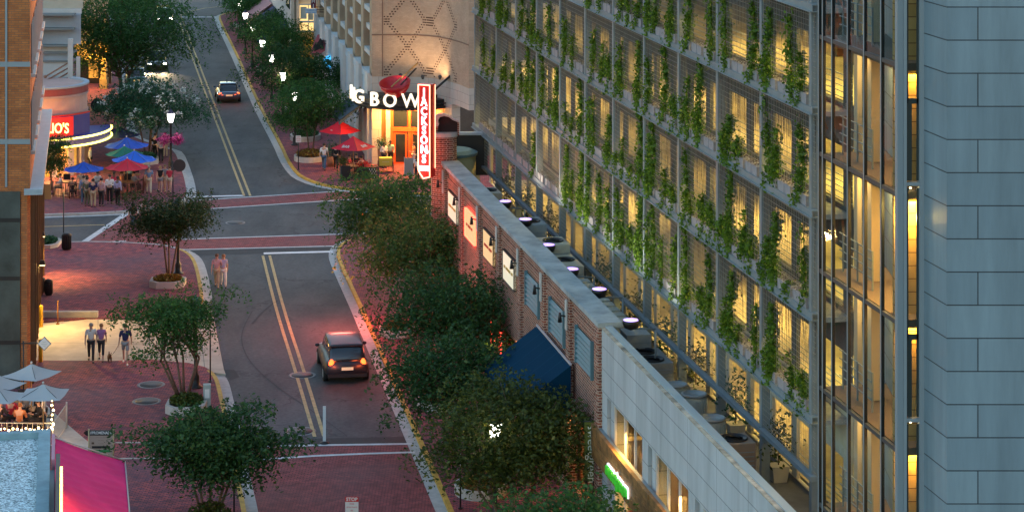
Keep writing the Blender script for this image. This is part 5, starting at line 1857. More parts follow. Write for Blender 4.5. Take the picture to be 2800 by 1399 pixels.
# far right row
frow = [((850, 425), 5.6, 6.0, 41, 9000, "leafy tree nearest the red umbrellas on the far right pavement", .2),
        ((800, 330), 6.2, 6.8, 42, 9000, "tree full of lantern light, second in the far right row", .22),
        ((770, 240), 5.9, 6.2, 43, 7500, "third tree of the far right row, in front of the pale wall", .22),
        ((735, 185), 5.6, 6.0, 44, 6500, "fourth tree of the far right row, by the bay window", .24),
        ((702, 115), 5.6, 6.4, 45, 6500, "fifth tree of the far right row, beside the navy awning", .26),
        ((680, 70), 5.4, 6.2, 46, 6000, "far tree of the right row beside the green awnings", .28),
        ((655, 38), 5.2, 6.6, 47, 6000, "furthest tree of the right row at the top of the street", .3),
        ((945, 330), 5.2, 3.0, 48, 3500, "slim tree against the pale pilasters beside the lit letters", .2)]
for (x, y), tp, cw, sd_, n_, lab, lf in frow:
    tree("street_tree", lab, G(x, y, PZ), tp, cw, sd_, M_leafA if sd_ % 2 else M_leafB, 1.7, 2, lf, n_, 46, group="street trees")
for i, (x, y, lab) in enumerate(((848, 437, "oval planter of mixed flowers on the pavement corner by the white street sign"), (835, 380, "dark planted bed behind the corner flower planter"), (735, 192, "planted bed with magenta flowers half way up the right pavement"), (668, 72, "far planted bed with pink flowers at the top of the right pavement"), (815, 300, "planted bed under the lantern trees beside the far right kerb"))):
    bed("tree_planter", lab, G(x, y, PZ), 1.1, 1.5 if i else 1.3, 50 + i, octo=False, hgt=.5, n=900, fm=M_flow if i in (0, 4) else (M_leafB if i == 1 else M_flowm), group="beds along the far right pavement")
bed("tree_planter", "small triangular corner planter with green plants beside the brick building", G(128, 676, .0), .75, 1.1, 38, hgt=.35, fm=M_leafC)
# ================================================================== street lamps
M_lant = mat("milky_glass", (.35, .42, .42), .25)
def make_lamp(lit, basket=False):
    t = thing("street_lamp", "", "street lamp", (0, 0, 0))
    mb = MB(); mb.lathe([(.30, 0), (.30, .06), (.19, .10), (.16, .42), (.17, .5), (.10, .62), (.075, 1.1), (.06, 3.05), (.09, 3.1), (.06, 3.15)], n=12)
    mb.build("post", M_black, t, world=False)
    mb = MB(); mb.lathe([(.10, 3.16), (.17, 3.28), (.235, 3.72), (.235, 3.76)], n=10, smooth=True)
    mb.build("lantern", M_lampw if lit else M_lant, t, world=False)
    mb = MB(); mb.lathe([(.27, 3.762), (.25, 3.80), (.12, 3.93), (.05, 3.98), (.045, 4.05), (.01, 4.1)], n=10)
    for i in range(5):
        a = 2 * math.pi * i / 5
        mb.cyl((.11 * math.cos(a), .11 * math.sin(a), 3.15), (.245 * math.cos(a), .245 * math.sin(a), 3.76), .012, n=4)
    mb.build("cap", mat("verdigris_cap", (.06, .14, .15), .5) if not lit else mat("violet_black_cap", (.04, .03, .07), .5), t, world=False)
    if basket:
        rng = np.random.default_rng(8)
        for k, sx in enumerate((-.42, .42)):
            P = np.array([sx, 0, 2.0]) + rng.normal(size=(700, 3)) * np.array([.19, .19, .15])
            bk = mesh_obj("flower_basket", leaf_mesh("flower_basket", P, .11, 60 + k, M_flowm, flat=.2, aspect=.8), t)
        mb = MB(); mb.cyl((-.45, 0, 2.3), (.45, 0, 2.3), .02, n=5); mb.build("basket_arm", M_black, t, world=False)
    return t
lampL = make_lamp(True); lampU = make_lamp(False)
far_l = [(655, 8, "furthest lit street lamp at the top of the right pavement"), (671, 45, "lit street lamp above the far flower bed, second from the top of the street"), (690, 75, "lit street lamp beside the navy awning on the far right pavement"), (718, 120, "lit street lamp third up the row from the corner, left of the bay window"), (743, 160, "lit street lamp with a clear lantern in front of the bay window"), (774, 209, "lit lantern half covered by leaves, second in the far right row"), (807, 263, "lit lantern buried in the tree nearest the red umbrellas")]
def place_lamp(proto, x, y, lab, first, group, zh=3.5):
    p = AT(x, y, (CAMH - zh - .1) * FPX / (y - HORY))
    if first:
        proto.location = (p.x, p.y, PZ); proto["label"] = lab; proto["group"] = group; o = proto
    else:
        o = dup(proto, (p.x, p.y, PZ), 0, lab, group)
    return o
LAMP_W = 55
for i, (x, y, lab) in enumerate(far_l):
    o = place_lamp(lampL, x, y, lab, i == 0, "lit street lamps")
    light("lamp_light", 'POINT', o.location + Vector((0, 0, 3.5)), LAMP_W, (1, .80, .52), o, .34)
o = place_lamp(lampL, 1354, 1208, "lit street lamp shining through the yellowish green tree at the bottom", False, "lit street lamps", zh=3.1)
light("lamp_light", 'POINT', o.location + Vector((0, 0, 3.5)), LAMP_W, (1, .80, .52), o, .34)
lb = make_lamp(True, True)
o = place_lamp(lb, 467, 322, "lit street lamp with hanging magenta flower baskets beside the white flowering tree", True, "lit street lamps")
light("lamp_light", 'POINT', o.location + Vector((0, 0, 3.5)), LAMP_W, (1, .85, .62), o, .34)
place_lamp(lampU, 535, 842, "unlit black lamp post with a teal cap beside the driveway", True, "unlit lamp posts")
q = G(487, 748, PZ); dup(lampU, q, 0, "unlit black lamp post with its lantern hidden in the dark rust tinged tree", "unlit lamp posts")

# ================================================================== parasols
def parasol(lab, x, y, R_, rim, top, m, n=8, rot=.2, txt=None, group=None, z=PZ):
    b = G(x, y, z)
    t = thing("parasol", lab, "parasol", b, rot, group)
    mb = MB()
    rg = []
    for i in range(n):
        a = 2 * math.pi * i / n
        rg.append((R_ * math.cos(a), R_ * math.sin(a), rim))
    N_ = 6
    vs, fs = [(0, 0, top)], []
    for j in range(1, N_ + 1):
        f = j / N_
        for i in range(n):
            for h in (0, .5):
                a0, a1 = rg[i], rg[(i + 1) % n]
                px_, py_ = a0[0] + (a1[0] - a0[0]) * h, a0[1] + (a1[1] - a0[1]) * h
                sag = -.05 * R_ * math.sin(math.pi * f) - (.04 * R_ * f if h else 0)
                vs.append((px_ * f, py_ * f, top + (rim - top) * f + sag + (0 if h == 0 else 0)))
    k = 2 * n
    for i in range(k):
        fs.append((0, 1 + i, 1 + (i + 1) % k))
    for j in range(N_ - 1):
        for i in range(k):
            fs.append((1 + j * k + i, 1 + (j + 1) * k + i, 1 + (j + 1) * k + (i + 1) % k, 1 + j * k + (i + 1) % k))
    mb.add(vs, fs)
    mb.build("canopy", m, t, world=False)
    mb = MB(); mb.cyl((0, 0, 0), (0, 0, top + .02), .022, n=8); mb.build("pole", mat("tan_wood"), t, world=False)
    mb = MB(); mb.ball((0, 0, top + .05), .05, 8); mb.build("finial", M_palew, t, world=False)
    mb = MB(); mb.lathe([(.28, 0), (.28, .05), (.05, .10), (.04, .3)], n=12); mb.build("base", M_dark, t, world=False)
    mb = MB()
    for q in rg:
        mb.cyl((0, 0, top - .04), (q[0] * .98, q[1] * .98, rim - .03), .01, n=4)
    mb.build("rib", M_dark, t, world=False)
    if txt:
        for i, s_ in txt:
            a0, a1 = Vector(rg[i]), Vector(rg[(i + 1) % n])
            mid = (a0 + a1) / 2
            up = (Vector((0, 0, top)) - mid).normalized()
            c = mid + up * R_ * .16 + Vector((0, 0, .03))
            nn = (a1 - a0).normalized()
            text_obj("lettering", s_, R_ * .21, face_frame(c, nn, up), M_palew, t, depth=.004, world=False, bold=.008)
    return t
parasol("red octagonal parasol nearest the fence of the restaurant terrace", 348, 531, 1.42, 1.72, 2.25, M_red, group="terrace parasols")
parasol("blue parasol in front of the amber restaurant windows", 229, 538, 1.30, 1.74, 2.2, M_blue, group="terrace parasols", rot=.5)
parasol("bright blue parasol just behind the red one", 367, 510, 1.46, 1.74, 2.3, mat("bright_blue_canvas", (.02, .13, .62), .8), group="terrace parasols", rot=0)
parasol("dark green parasol between two blue ones", 340, 494, 1.25, 1.76, 2.25, M_green, group="terrace parasols")
parasol("deep blue parasol furthest back beside the flowering tree trunks", 346, 470, 1.5, 1.76, 2.3, M_blue, group="terrace parasols", rot=.35)
parasol("very dark navy parasol under the flowering tree", 325, 441, 1.45, 1.8, 2.35, M_navyc, group="terrace parasols")
parasol("red square parasol with white lettering by the lattice fence", 966, 487, 1.50, 2.0, 2.75, M_red, 4, .25, [(3, "BAR"), (2, "BAR")], "red parasols", z=PZ)
parasol("darker red square parasol under the tree beside the slate awning", 930, 441, 1.45, 2.05, 2.8, M_red, 4, .1, [(2, "~")], "red parasols")
parasol("pale grey square parasol at the back of the lit patio", 86, 1167, 1.25, 2.2, 2.62, M_greyc, 4, .35, None, "grey patio parasols")
parasol("pale grey square parasol reaching over the string lit corner post", 118, 1228, 1.22, 2.2, 2.62, M_greyc, 4, .75, None, "grey patio parasols")
parasol("pale grey square parasol cut by the left edge, upper one", -8, 1200, 1.2, 2.2, 2.62, M_greyc, 4, .3, None, "grey patio parasols")
parasol("pale grey square parasol cut by the left edge, lower one", -6, 1236, 1.2, 2.2, 2.6, M_greyc, 4, .6, None, "grey patio parasols")

# ================================================================== tables and chairs
def make_table(m):
    t = thing("cafe_table", "", "table", (0, 0, 0))
    mb = MB(); mb.cyl((0, 0, .71), (0, 0, .75), .40, n=18); mb.build("table_top", m, t, world=False)
    mb = MB(); mb.cyl((0, 0, .04), (0, 0, .71), .035); mb.cyl((0, 0, 0), (0, 0, .04), .24, .2, 14); mb.build("pedestal", M_dark, t, world=False)
    return t
def make_chair():
    t = thing("cafe_chair", "", "chair", (0, 0, 0))
    mb = MB(); mb.box(-.22, .22, -.22, .22, .43, .47); mb.build("seat", M_dark, t, world=False)
    mb = MB(); mb.box(-.22, .22, .20, .235, .52, .90); mb.build("backrest", M_dark, t, world=False)
    for sx in (-1, 1):
        for sy in (-1, 1):
            mb = MB(); mb.cyl((sx * .19, sy * .19, .43), (sx * .21, sy * .21, 0), .016, n=5)
            if sy > 0: mb.cyl((sx * .19, .2, .43), (sx * .19, .22, .55), .016, n=5)
            mb.build("leg", M_dark, t, world=False)
    return t
tb0 = make_table(mat("amber_wood", (.40, .22, .08), .5)); ch0 = make_chair()
usedt = []
def put(proto, x, y, rz, lab, group, z=PZ):
    g_ = G(x, y, z)
    if proto.name not in usedt:
        usedt.append(proto.name); proto.location = g_; proto.rotation_euler = (0, 0, rz); proto["label"] = lab; proto["group"] = group
        return proto
    return dup(proto, g_, rz, lab, group)
for i, (x, y, w_) in enumerate(((348, 528, "under the red parasol"), (229, 533, "under the blue parasol by the amber windows"), (368, 508, "under the bright blue parasol"), (345, 468, "under the deep blue parasol"), (180, 528, "near the orange wooden screen"), (965, 484, "under the red lettered parasol"), (60, 1140, "on the string lit patio, back one"), (105, 1165, "on the string lit patio by the railing"))):
    put(tb0, x, y, .3 * i, "round cafe table " + w_, "round cafe tables")
    for k, (dx, dy, r_) in enumerate(((-20, 3, math.pi / 2), (19, 2, -math.pi / 2), (3, -13, 0))):
        put(ch0, x + dx, y + dy, r_ + .2, "dark cafe chair at the table " + w_ + (", left seat", ", right seat", ", far seat")[k], "dark cafe chairs")

# ================================================================== people
SKIN = [mat("skin_light", (.55, .33, .24), .6), mat("skin_tan", (.42, .24, .16), .6), mat("skin_dark", (.15, .075, .045), .6)]
def skin_mesh(V, E, R, root=0, sub=1):
    me = bpy.data.meshes.new("sk"); me.from_pydata([tuple(v) for v in V], E, [])
    o = bpy.data.objects.new("sk", me); COL.objects.link(o)
    md = o.modifiers.new("s", 'SKIN'); md.use_smooth_shade = True
    for i, r in enumerate(R):
        me.skin_vertices[0].data[i].radius = r if hasattr(r, '__len__') else (r, r)
        me.skin_vertices[0].data[i].use_root = (i == root)
    sb = o.modifiers.new("u", 'SUBSURF'); sb.levels = sub; sb.render_levels = sub
    dg = bpy.context.evaluated_depsgraph_get()
    out = bpy.data.meshes.new_from_object(o.evaluated_get(dg))
    bpy.data.objects.remove(o); bpy.data.meshes.remove(me)
    return out
def mesh_from(me_list, name, mats):
    """join skin meshes and extra (verts, faces, mat) blocks"""
    mb = MB()
    for me, mi in me_list:
        if isinstance(me, MB):
            b = len(mb.v); mb.v += me.v
            for f, s_ in zip(me.f, me.sm):
                mb.f.append([b + i for i in f]); mb.mi.append(mi); mb.sm.append(True)
            continue
        b = len(mb.v)
        mb.v += [v.co.copy() for v in me.vertices]
        for p in me.polygons:
            mb.f.append([b + i for i in p.vertices]); mb.mi.append(mi); mb.sm.append(True)
        bpy.data.meshes.remove(me)
    return mb
def col(name, c, r=.85):
    return mat("cloth_" + name, c, r, noise=.12, nscale=6)
CLO = dict(white=(.72, .70, .68), pink=(.60, .38, .42), lavender=(.42, .40, .60), navy=(.02, .025, .09), black=(.012, .012, .014), khaki=(.45, .36, .24), cream=(.58, .50, .38), olive=(.13, .13, .08), blue=(.16, .24, .40), red=(.50, .03, .06), grey=(.28, .29, .31), jeans=(.07, .13, .22), purple=(.34, .16, .36), green=(.45, .62, .42), charcoal=(.03, .03, .035), orange=(.55, .2, .08), teal=(.10, .25, .28))
def person(lab, x, y, face=0, h=1.74, top="white", bot="black", kind="trousers", skin=0, hair=(.03, .02, .015), longh=False, pose="stand", sleeves="short", z=PZ, shoes=(.02, .02, .02), group=None, female=False, at=None, arm=None):
    base = at if at is not None else G(x, y, z)
    t = thing("person", lab, "person", base, math.radians(face), group)
    k = h / 1.75
    sw = .165 if female else .195
    st = .22 if pose == "walk" else .0
    J = {}
    if pose == "sit":
        dz = -.46
        J.update(pel=(0, .08, .95 + dz), sp=(0, .10, 1.15 + dz), ch=(0, .09, 1.36 + dz), nk=(0, .06, 1.5 + dz), hd=(0, .035, 1.59 + dz), ht=(0, .03, 1.72 + dz))
        for s_, n_ in ((-1, "L"), (1, "R")):
            J["sh" + n_] = (s_ * sw, .08, 1.42 + dz); J["el" + n_] = (s_ * (sw + .06), -.02, 1.17 + dz); J["wr" + n_] = (s_ * .14, -.24, 1.20 + dz); J["ha" + n_] = (s_ * .11, -.31, 1.21 + dz)
            J["hi" + n_] = (s_ * .10, .05, .93 + dz); J["kn" + n_] = (s_ * .13, -.36, .95 + dz); J["an" + n_] = (s_ * .13, -.34, .09); J["to" + n_] = (s_ * .14, -.47, .04)
    else:
        J.update(pel=(0, 0, .95), sp=(0, 0, 1.15), ch=(0, .01, 1.36), nk=(0, .0, 1.5), hd=(0, -.02, 1.59), ht=(0, -.025, 1.72))
        for s_, n_ in ((-1, "L"), (1, "R")):
            f = s_ * st
            J["sh" + n_] = (s_ * sw, 0, 1.42); J["el" + n_] = (s_ * (sw + .055), .03 + f * .35, 1.13); J["wr" + n_] = (s_ * (sw + .055), -.05 + f * .9, .90); J["ha" + n_] = (s_ * (sw + .045), -.08 + f * 1.05, .81)
            J["hi" + n_] = (s_ * .09, 0, .91); J["kn" + n_] = (s_ * .10, -.03 - f * .9, .50); J["an" + n_] = (s_ * .10, .02 - f * (1.25 if f > 0 else 1.55), .08 + (.04 if f < 0 else 0)); J["to" + n_] = (s_ * .12, -.12 - f * 1.3, .035 + (0 if f >= 0 else .0))
        if arm == "fold":
            for s_, n_ in ((-1, "L"), (1, "R")):
                J["wr" + n_] = (s_ * .05, -.20, 1.15); J["ha" + n_] = (-s_ * .04, -.21, 1.17)
        if arm == "hold":
            J["elR"] = (sw + .06, -.04, 1.14); J["wrR"] = (sw + .02, -.26, 1.16); J["haR"] = (sw, -.34, 1.18)
        if arm == "leash":
            J["wrL"] = (-sw - .08, -.10, .93); J["haL"] = (-sw - .10, -.16, .85)
    P = {a: Vector(b) * k for a, b in J.items()}
    # continuous body
    nm = ["pel", "sp", "ch", "nk", "hd", "ht", "shL", "elL", "wrL", "haL", "shR", "elR", "wrR", "haR", "hiL", "knL", "anL", "toL", "hiR", "knR", "anR", "toR"]
    ix = {a: i for i, a in enumerate(nm)}
    E = [("pel", "sp"), ("sp", "ch"), ("ch", "nk"), ("nk", "hd"), ("hd", "ht"), ("ch", "shL"), ("shL", "elL"), ("elL", "wrL"), ("wrL", "haL"), ("ch", "shR"), ("shR", "elR"), ("elR", "wrR"), ("wrR", "haR"), ("pel", "hiL"), ("hiL", "knL"), ("knL", "anL"), ("anL", "toL"), ("pel", "hiR"), ("hiR", "knR"), ("knR", "anR"), ("anR", "toR")]
    Rr = dict(pel=(.14, .105), sp=(.125, .095), ch=(.15, .105), nk=.055, hd=(.085, .095), ht=(.07, .075), sh=.062, el=.043, wr=.030, ha=(.038, .022), hi=.085, kn=.056, an=.038, to=.036)
    R = [tuple(q * k for q in (Rr.get(a) or Rr[a[:2]])) if hasattr(Rr.get(a) or Rr[a[:2]], '__len__') else (Rr.get(a) or Rr[a[:2]]) * k for a in nm]
    bodyme = skin_mesh([P[a] for a in nm], [(ix[a], ix[b]) for a, b in E], R)
    ex = MB()
    fwd = Vector((0, -1, 0))
    hd = P["hd"].lerp(P["ht"], .35)
    ex.ball(hd + Vector((0, -.105 * k, -.01)), (.014 * k, .022 * k, .022 * k), 6)
    for s_ in (-1, 1):
        ex.ball(hd + Vector((s_ * .088 * k, .0, -.005)), (.014 * k, .024 * k, .034 * k), 6)
        n_ = "L" if s_ < 0 else "R"
        hb = P["ha" + n_]; hdr = (P["ha" + n_] - P["wr" + n_]).normalized(); sd_ = Vector((0, 1, 0)) if abs(hdr.y) < .6 else Vector((1, 0, 0))
        for q, ln in ((-1.5, .075), (-.5, .088), (.5, .083), (1.5, .066)):
            b0 = hb + sd_ * q * .017 * k + hdr * .01; b1 = b0 + hdr * ln * .55 * k; b2 = b1 + (hdr + Vector((-s_ * .5, 0, 0))).normalized() * ln * .5 * k
            ex.cyl(b0, b1, .0095 * k, .0085 * k, 5); ex.cyl(b1, b2, .0085 * k, .007 * k, 5)
        b0 = P["wr" + n_].lerp(hb, .5) - sd_ * .03 * k; ex.cyl(b0, b0 + (hdr - sd_ * .8).normalized() * .06 * k, .011 * k, .008 * k, 5)
    eye = MB()
    for s_ in (-1, 1):
        eye.ball(hd + Vector((s_ * .032 * k, -.098 * k, .018 * k)), .010 * k, 6)
    eye.ball(hd + Vector((0, -.096 * k, -.045 * k)), (.024 * k, .012 * k, .006 * k), 6)
    bm_ = mesh_from([(bodyme, 0), (ex, 0), (eye, 1)], "body", None)
    bm_.build("body", [SKIN[skin], mat("eye_dark", (.03, .015, .012), .4)], t, world=False)
    # shirt
    e = .018 * k
    sl = 1.0 if sleeves == "long" else .45
    pts, edges, rad = [], [], []
    def addp(p, r):
        pts.append(p); rad.append(r); return len(pts) - 1
    a0 = addp(P["pel"] + Vector((0, 0, .0)), (.155 * k, .125 * k)); a1 = addp(P["sp"], (.14 * k, .115 * k)); a2 = addp(P["ch"], (.165 * k, .122 * k)); a3 = addp(P["nk"] - Vector((0, 0, .03 * k)), .07 * k)
    edges += [(a0, a1), (a1, a2), (a2, a3)]
    for n_ in "LR":
        s0 = addp(P["sh" + n_], .078 * k); s1 = addp(P["sh" + n_].lerp(P["el" + n_], .8 if sleeves != "none" else .15), .062 * k)
        edges += [(a2, s0), (s0, s1)]
        if sleeves == "long":
            s2 = addp(P["el" + n_], .056 * k); s3 = addp(P["wr" + n_], .042 * k); edges += [(s1, s2), (s2, s3)]
    if kind == "dress":
        pass
    sm_ = mesh_from([(skin_mesh(pts, edges, rad), 0)], "shirt", None)
    sm_.build("shirt", col(top, CLO[top]), t, world=False)
    # trousers / shorts
    pts, edges, rad = [], [], []
    f = .42 if kind == "shorts" else (.72 if kind == "cropped" else 1.0)
    a0 = addp(P["pel"] + Vector((0, 0, .02)), (.15 * k, .122 * k))
    for n_ in "LR":
        h0 = addp(P["hi" + n_], .105 * k)
        edges.append((a0, h0))
        if f < .5:
            h1 = addp(P["hi" + n_].lerp(P["kn" + n_], .8 if kind == "shorts" and not female else .45), .09 * k); edges.append((h0, h1))
        else:
            h1 = addp(P["kn" + n_], .076 * k); h2 = addp(P["kn" + n_].lerp(P["an" + n_], .98 if f == 1 else .5), .06 * k); edges += [(h0, h1), (h1, h2)]
    tm_ = mesh_from([(skin_mesh(pts, edges, rad), 0)], "trousers", None)
    tm_.build("shorts" if f < .5 else "trousers", col(bot, CLO[bot]), t, world=False)
    # hair
    hm = MB(); hc = P["hd"].lerp(P["ht"], .55)
    hm.ball(hc + Vector((0, .018, .022)) * k, (.100 * k, .108 * k, .098 * k), 10)
    if longh:
        hm.ball(hc + Vector((0, .07, -.10)) * k, (.085 * k, .05 * k, .15 * k), 8)
    hm.build("hair", mat("hair_%02d%02d" % (int(hair[0] * 99), int(hair[1] * 99)), hair, .7), t, world=False)
    for n_ in "LR":
        sh_ = MB(); c_ = P["an" + n_].lerp(P["to" + n_], .5)
        sh_.ball((c_.x, c_.y - .02, max(.035, c_.z - .02)), (.048 * k, .13 * k, .05 * k), 8)
        sh_.build("shoe", mat("shoe_%d" % int(shoes[0] * 99), shoes, .6), t, world=False)
    return t
gr = "people outside the restaurant terrace"
person("person in a grey olive suit standing with back turned at the terrace", 238, 563, 170, 1.76, "olive", "olive", hair=(.02, .015, .01), sleeves="long", group=gr)
person("person in a navy shirt and khaki trousers standing with back turned", 255, 566, 180, 1.72, "navy", "khaki", hair=(.02, .015, .01), group=gr)
person("person in a pink shirt and black trousers seen from behind", 277, 564, 160, 1.72, "pink", "charcoal", hair=(.02, .01, .01), sleeves="long", group=gr)
person("person in a white shirt and black trousers facing the street", 300, 556, 10, 1.76, "white", "black", sleeves="long", group=gr, arm="fold")
person("person in a lavender shirt and dark trousers at the right of the standing group", 322, 560, 150, 1.74, "lavender", "black", sleeves="long", group=gr, skin=2)
person("person in a blue shirt half hidden behind the olive suit", 229, 557, 200, 1.72, "blue", "jeans", sleeves="long", group=gr)
person("person in a red shirt behind the lavender shirt", 312, 546, 20, 1.72, "red", "charcoal", group=gr, skin=2)
person("person in a blue shirt and cream trousers walking away past the fence", 407, 530, 190, 1.76, "blue", "cream", hair=(.3, .28, .25), pose="walk", group=gr)
gw = "walkers with shorts beside the terrace"
person("person in a black top and pale shorts walking left of three", 438, 526, 5, 1.66, "black", "grey", "shorts", hair=(.35, .2, .08), longh=True, pose="walk", female=True, sleeves="none", group=gw)
person("person in a grey top and cream shorts, middle of three walkers", 451, 524, -5, 1.70, "grey", "cream", "shorts", hair=(.2, .12, .06), longh=True, pose="walk", female=True, group=gw)
person("person in a red top and cream shorts walking right of three", 464, 526, 0, 1.64, "red", "cream", "shorts", hair=(.06, .03, .02), longh=True, pose="walk", female=True, group=gw)
person("person in a black top and dark skirtlike trousers crossing the side street", 364, 634, 170, 1.72, "black", "jeans", "cropped", pose="walk", hair=(.02, .01, .01), longh=True, female=True)
person("person in a white shirt crossing behind the dark rust tinged tree", 394, 628, 175, 1.76, "white", "khaki", pose="walk", hair=(.3, .16, .08))
person("person in a dusky brown shirt standing by the flowering tree trunks", 440, 445, 180, 1.74, "grey", "black", hair=(.02, .015, .01))
person("person in black standing left of the dusky shirt by the flowering tree", 424, 436, 160, 1.76, "black", "black")
person("person in an orange brown outfit under the flower baskets", 452, 430, 190, 1.7, "khaki", "khaki", hair=(.05, .03, .02))
person("waiter in a pinkish white shirt and dark trousers beside the peach pier", 246, 470, 90, 1.74, "white", "black", sleeves="long")
gs = "seated diners on the terrace"
for lab, x, y, f_, tp, bt in (("seated person in a yellowish white shirt near the orange screen", 163, 530, -80, "white", "khaki"), ("seated person in black with back turned beside the blue parasol", 199, 540, 180, "black", "charcoal"), ("seated person in cream under the blue parasol", 222, 522, 10, "cream", "khaki"), ("seated person in white between blue and red parasols", 268, 524, 40, "white", "charcoal"), ("seated person in orange under the red parasol", 330, 524, -60, "orange", "charcoal"), ("seated person in grey under the red parasol, right side", 368, 524, 70, "grey", "charcoal"), ("seated person in teal under the bright blue parasol", 352, 505, -50, "teal", "black"), ("seated person in white under the deep blue parasol", 327, 466, -60, "white", "black")):
    person(lab, x, y, f_, 1.72, tp, bt, pose="sit", group=gs, skin=x % 2, sleeves="long" if x % 3 else "short")
gd = "people on the driveway"
person("person in a white shirt and dark trousers walking on the lit driveway, left of three", 249, 988, 8, 1.76, "white", "charcoal", hair=(.30, .28, .26), pose="walk", z=.10, group=gd)
person("person in a purple top and dark cropped trousers walking on the driveway, middle of three", 277, 985, 5, 1.68, "purple", "charcoal", "cropped", hair=(.25, .13, .06), longh=False, pose="walk", female=True, z=.10, group=gd)
person("person in a navy shirt and grey shorts holding a dog lead on the driveway", 343, 994, 5, 1.80, "navy", "grey", "shorts", hair=(.05, .03, .02), pose="walk", z=.10, shoes=(.7, .68, .65), arm="leash", group=gd)
gc_ = "couple crossing the near road"
person("person in a pink checked shirt and khaki trousers walking in the near road", 593, 786, 0, 1.76, "pink", "khaki", hair=(.15, .08, .05), pose="walk", z=.0, group=gc_)
person("person in a pale top and white trousers walking in the near road", 611, 784, 10, 1.70, "lavender", "white", hair=(.30, .14, .07), longh=True, pose="walk", female=True, z=.0, group=gc_)
person("person in a white shirt and jeans walking away on the far right pavement", 886, 465, 175, 1.76, "white", "jeans", hair=(.03, .02, .015), pose="walk")
person("person in dark clothes beside the red parasols", 919, 465, 180, 1.76, "black", "black", hair=(.02, .01, .01), pose="walk", sleeves="long")
person("waiter in a white shirt leaning over the yellow cart", 1050, 459, 30, 1.72, "white", "charcoal", skin=2, arm="fold", sleeves="long")
person("waiter in a pale green lit shirt beside the orange door", 1068, 455, -20, 1.74, "green", "black", skin=2, sleeves="long")
person("person in an orange lit top by the right orange door", 1132, 458, -70, 1.66, "orange", "cream", female=True, longh=True, arm="hold")
person("person with a pale shirt below the neon sign", 1141, 497, 170, 1.7, "white", "charcoal", skin=2)
for lab, x, y, tp, sk in (("seated person in red under the red lettered parasol", 958, 476, "red", 1), ("seated person in black under the red lettered parasol", 975, 473, "black", 0), ("seated person in cream near the lattice fence", 990, 480, "cream", 0)):
    person(lab, x, y, 20 + x % 60, 1.72, tp, "charcoal", pose="sit", skin=sk, group="seated diners under the red parasol")
for lab, x, y in (("person in a teal top on the pavement by the navy awnings", 757, 122), ("person in cream on the pavement by the navy awnings", 738, 124)):
    person(lab, x, y, 10, 1.72, "teal" if x > 750 else "cream", "charcoal")
gp_ = "diners on the string lit patio"
for lab, x, y, f_, tp, po in (("seated person in a red top on the string lit patio", 34, 1165, 160, "red", "sit"), ("standing person in a white shirt at the patio corner", 120, 1180, 100, "white", "stand"), ("seated person in black on the patio left of the white shirt", 103, 1176, -60, "black", "sit"), ("seated person in orange lit clothes near the patio railing", 56, 1185, 170, "orange", "sit"), ("seated person in grey at the back of the patio", 72, 1150, 20, "grey", "sit"), ("seated person at the left edge of the patio in dark clothes", 4, 1175, 150, "charcoal", "sit")):
    person(lab, x, y, f_, 1.72, tp, "charcoal", pose=po, group=gp_, hair=(.25, .10, .04) if x in (34, 56) else (.03, .02, .015), sleeves="long")
# small dog on a lead
dg_ = G(300, 989, .10)
dog = thing("dog", "small brown dog walking on a lead across the driveway", "dog", dg_, math.radians(15))
V = [(0, .16, .26), (0, 0, .25), (0, -.16, .26), (0, -.23, .33), (0, -.27, .40), (0, -.36, .385), (0, .24, .32), (0, .30, .42)]
Ed = [(0, 1), (1, 2), (2, 3), (3, 4), (4, 5), (0, 6), (6, 7)]; Rd = [.075, .078, .09, .06, .062, .028, .028, .016]
for sx in (-1, 1):
    b = len(V); V += [(sx * .055, .16, .21), (sx * .06, .15, .15), (sx * .06, .20, .09), (sx * .06, .18, .02), (sx * .055, -.15, .19), (sx * .055, -.14, .10), (sx * .055, -.16, .02)]
    Ed += [(0, b), (b, b + 1), (b + 1, b + 2), (b + 2, b + 3), (2, b + 4), (b + 4, b + 5), (b + 5, b + 6)]; Rd += [.05, .036, .022, .022, .042, .026, .024]
ex = MB()
for sx in (-1, 1):
    ex.ball((sx * .045, -.25, .455), (.018, .014, .04), 6)
mesh_from([(skin_mesh(V, Ed, Rd), 0), (ex, 0)], "body", None).build("body", mat("brown_fur", (.12, .06, .03), .9, noise=.3, nscale=20), dog, world=False)
ld = thing("dog_lead", "thin dark dog lead between the dog and the person in grey shorts", "lead", dg_)
hand = G(343, 994, .1) + Vector((-.31, -.16, .87))
mb = MB(); n_ = dg_ + Vector((0.06, -.22, .33)); mb.tube([n_, n_.lerp(hand, .35) + Vector((0, 0, -.07)), n_.lerp(hand, .7) + Vector((0, 0, -.06)), hand], .008, 5); mb.build("strap", M_black, ld)

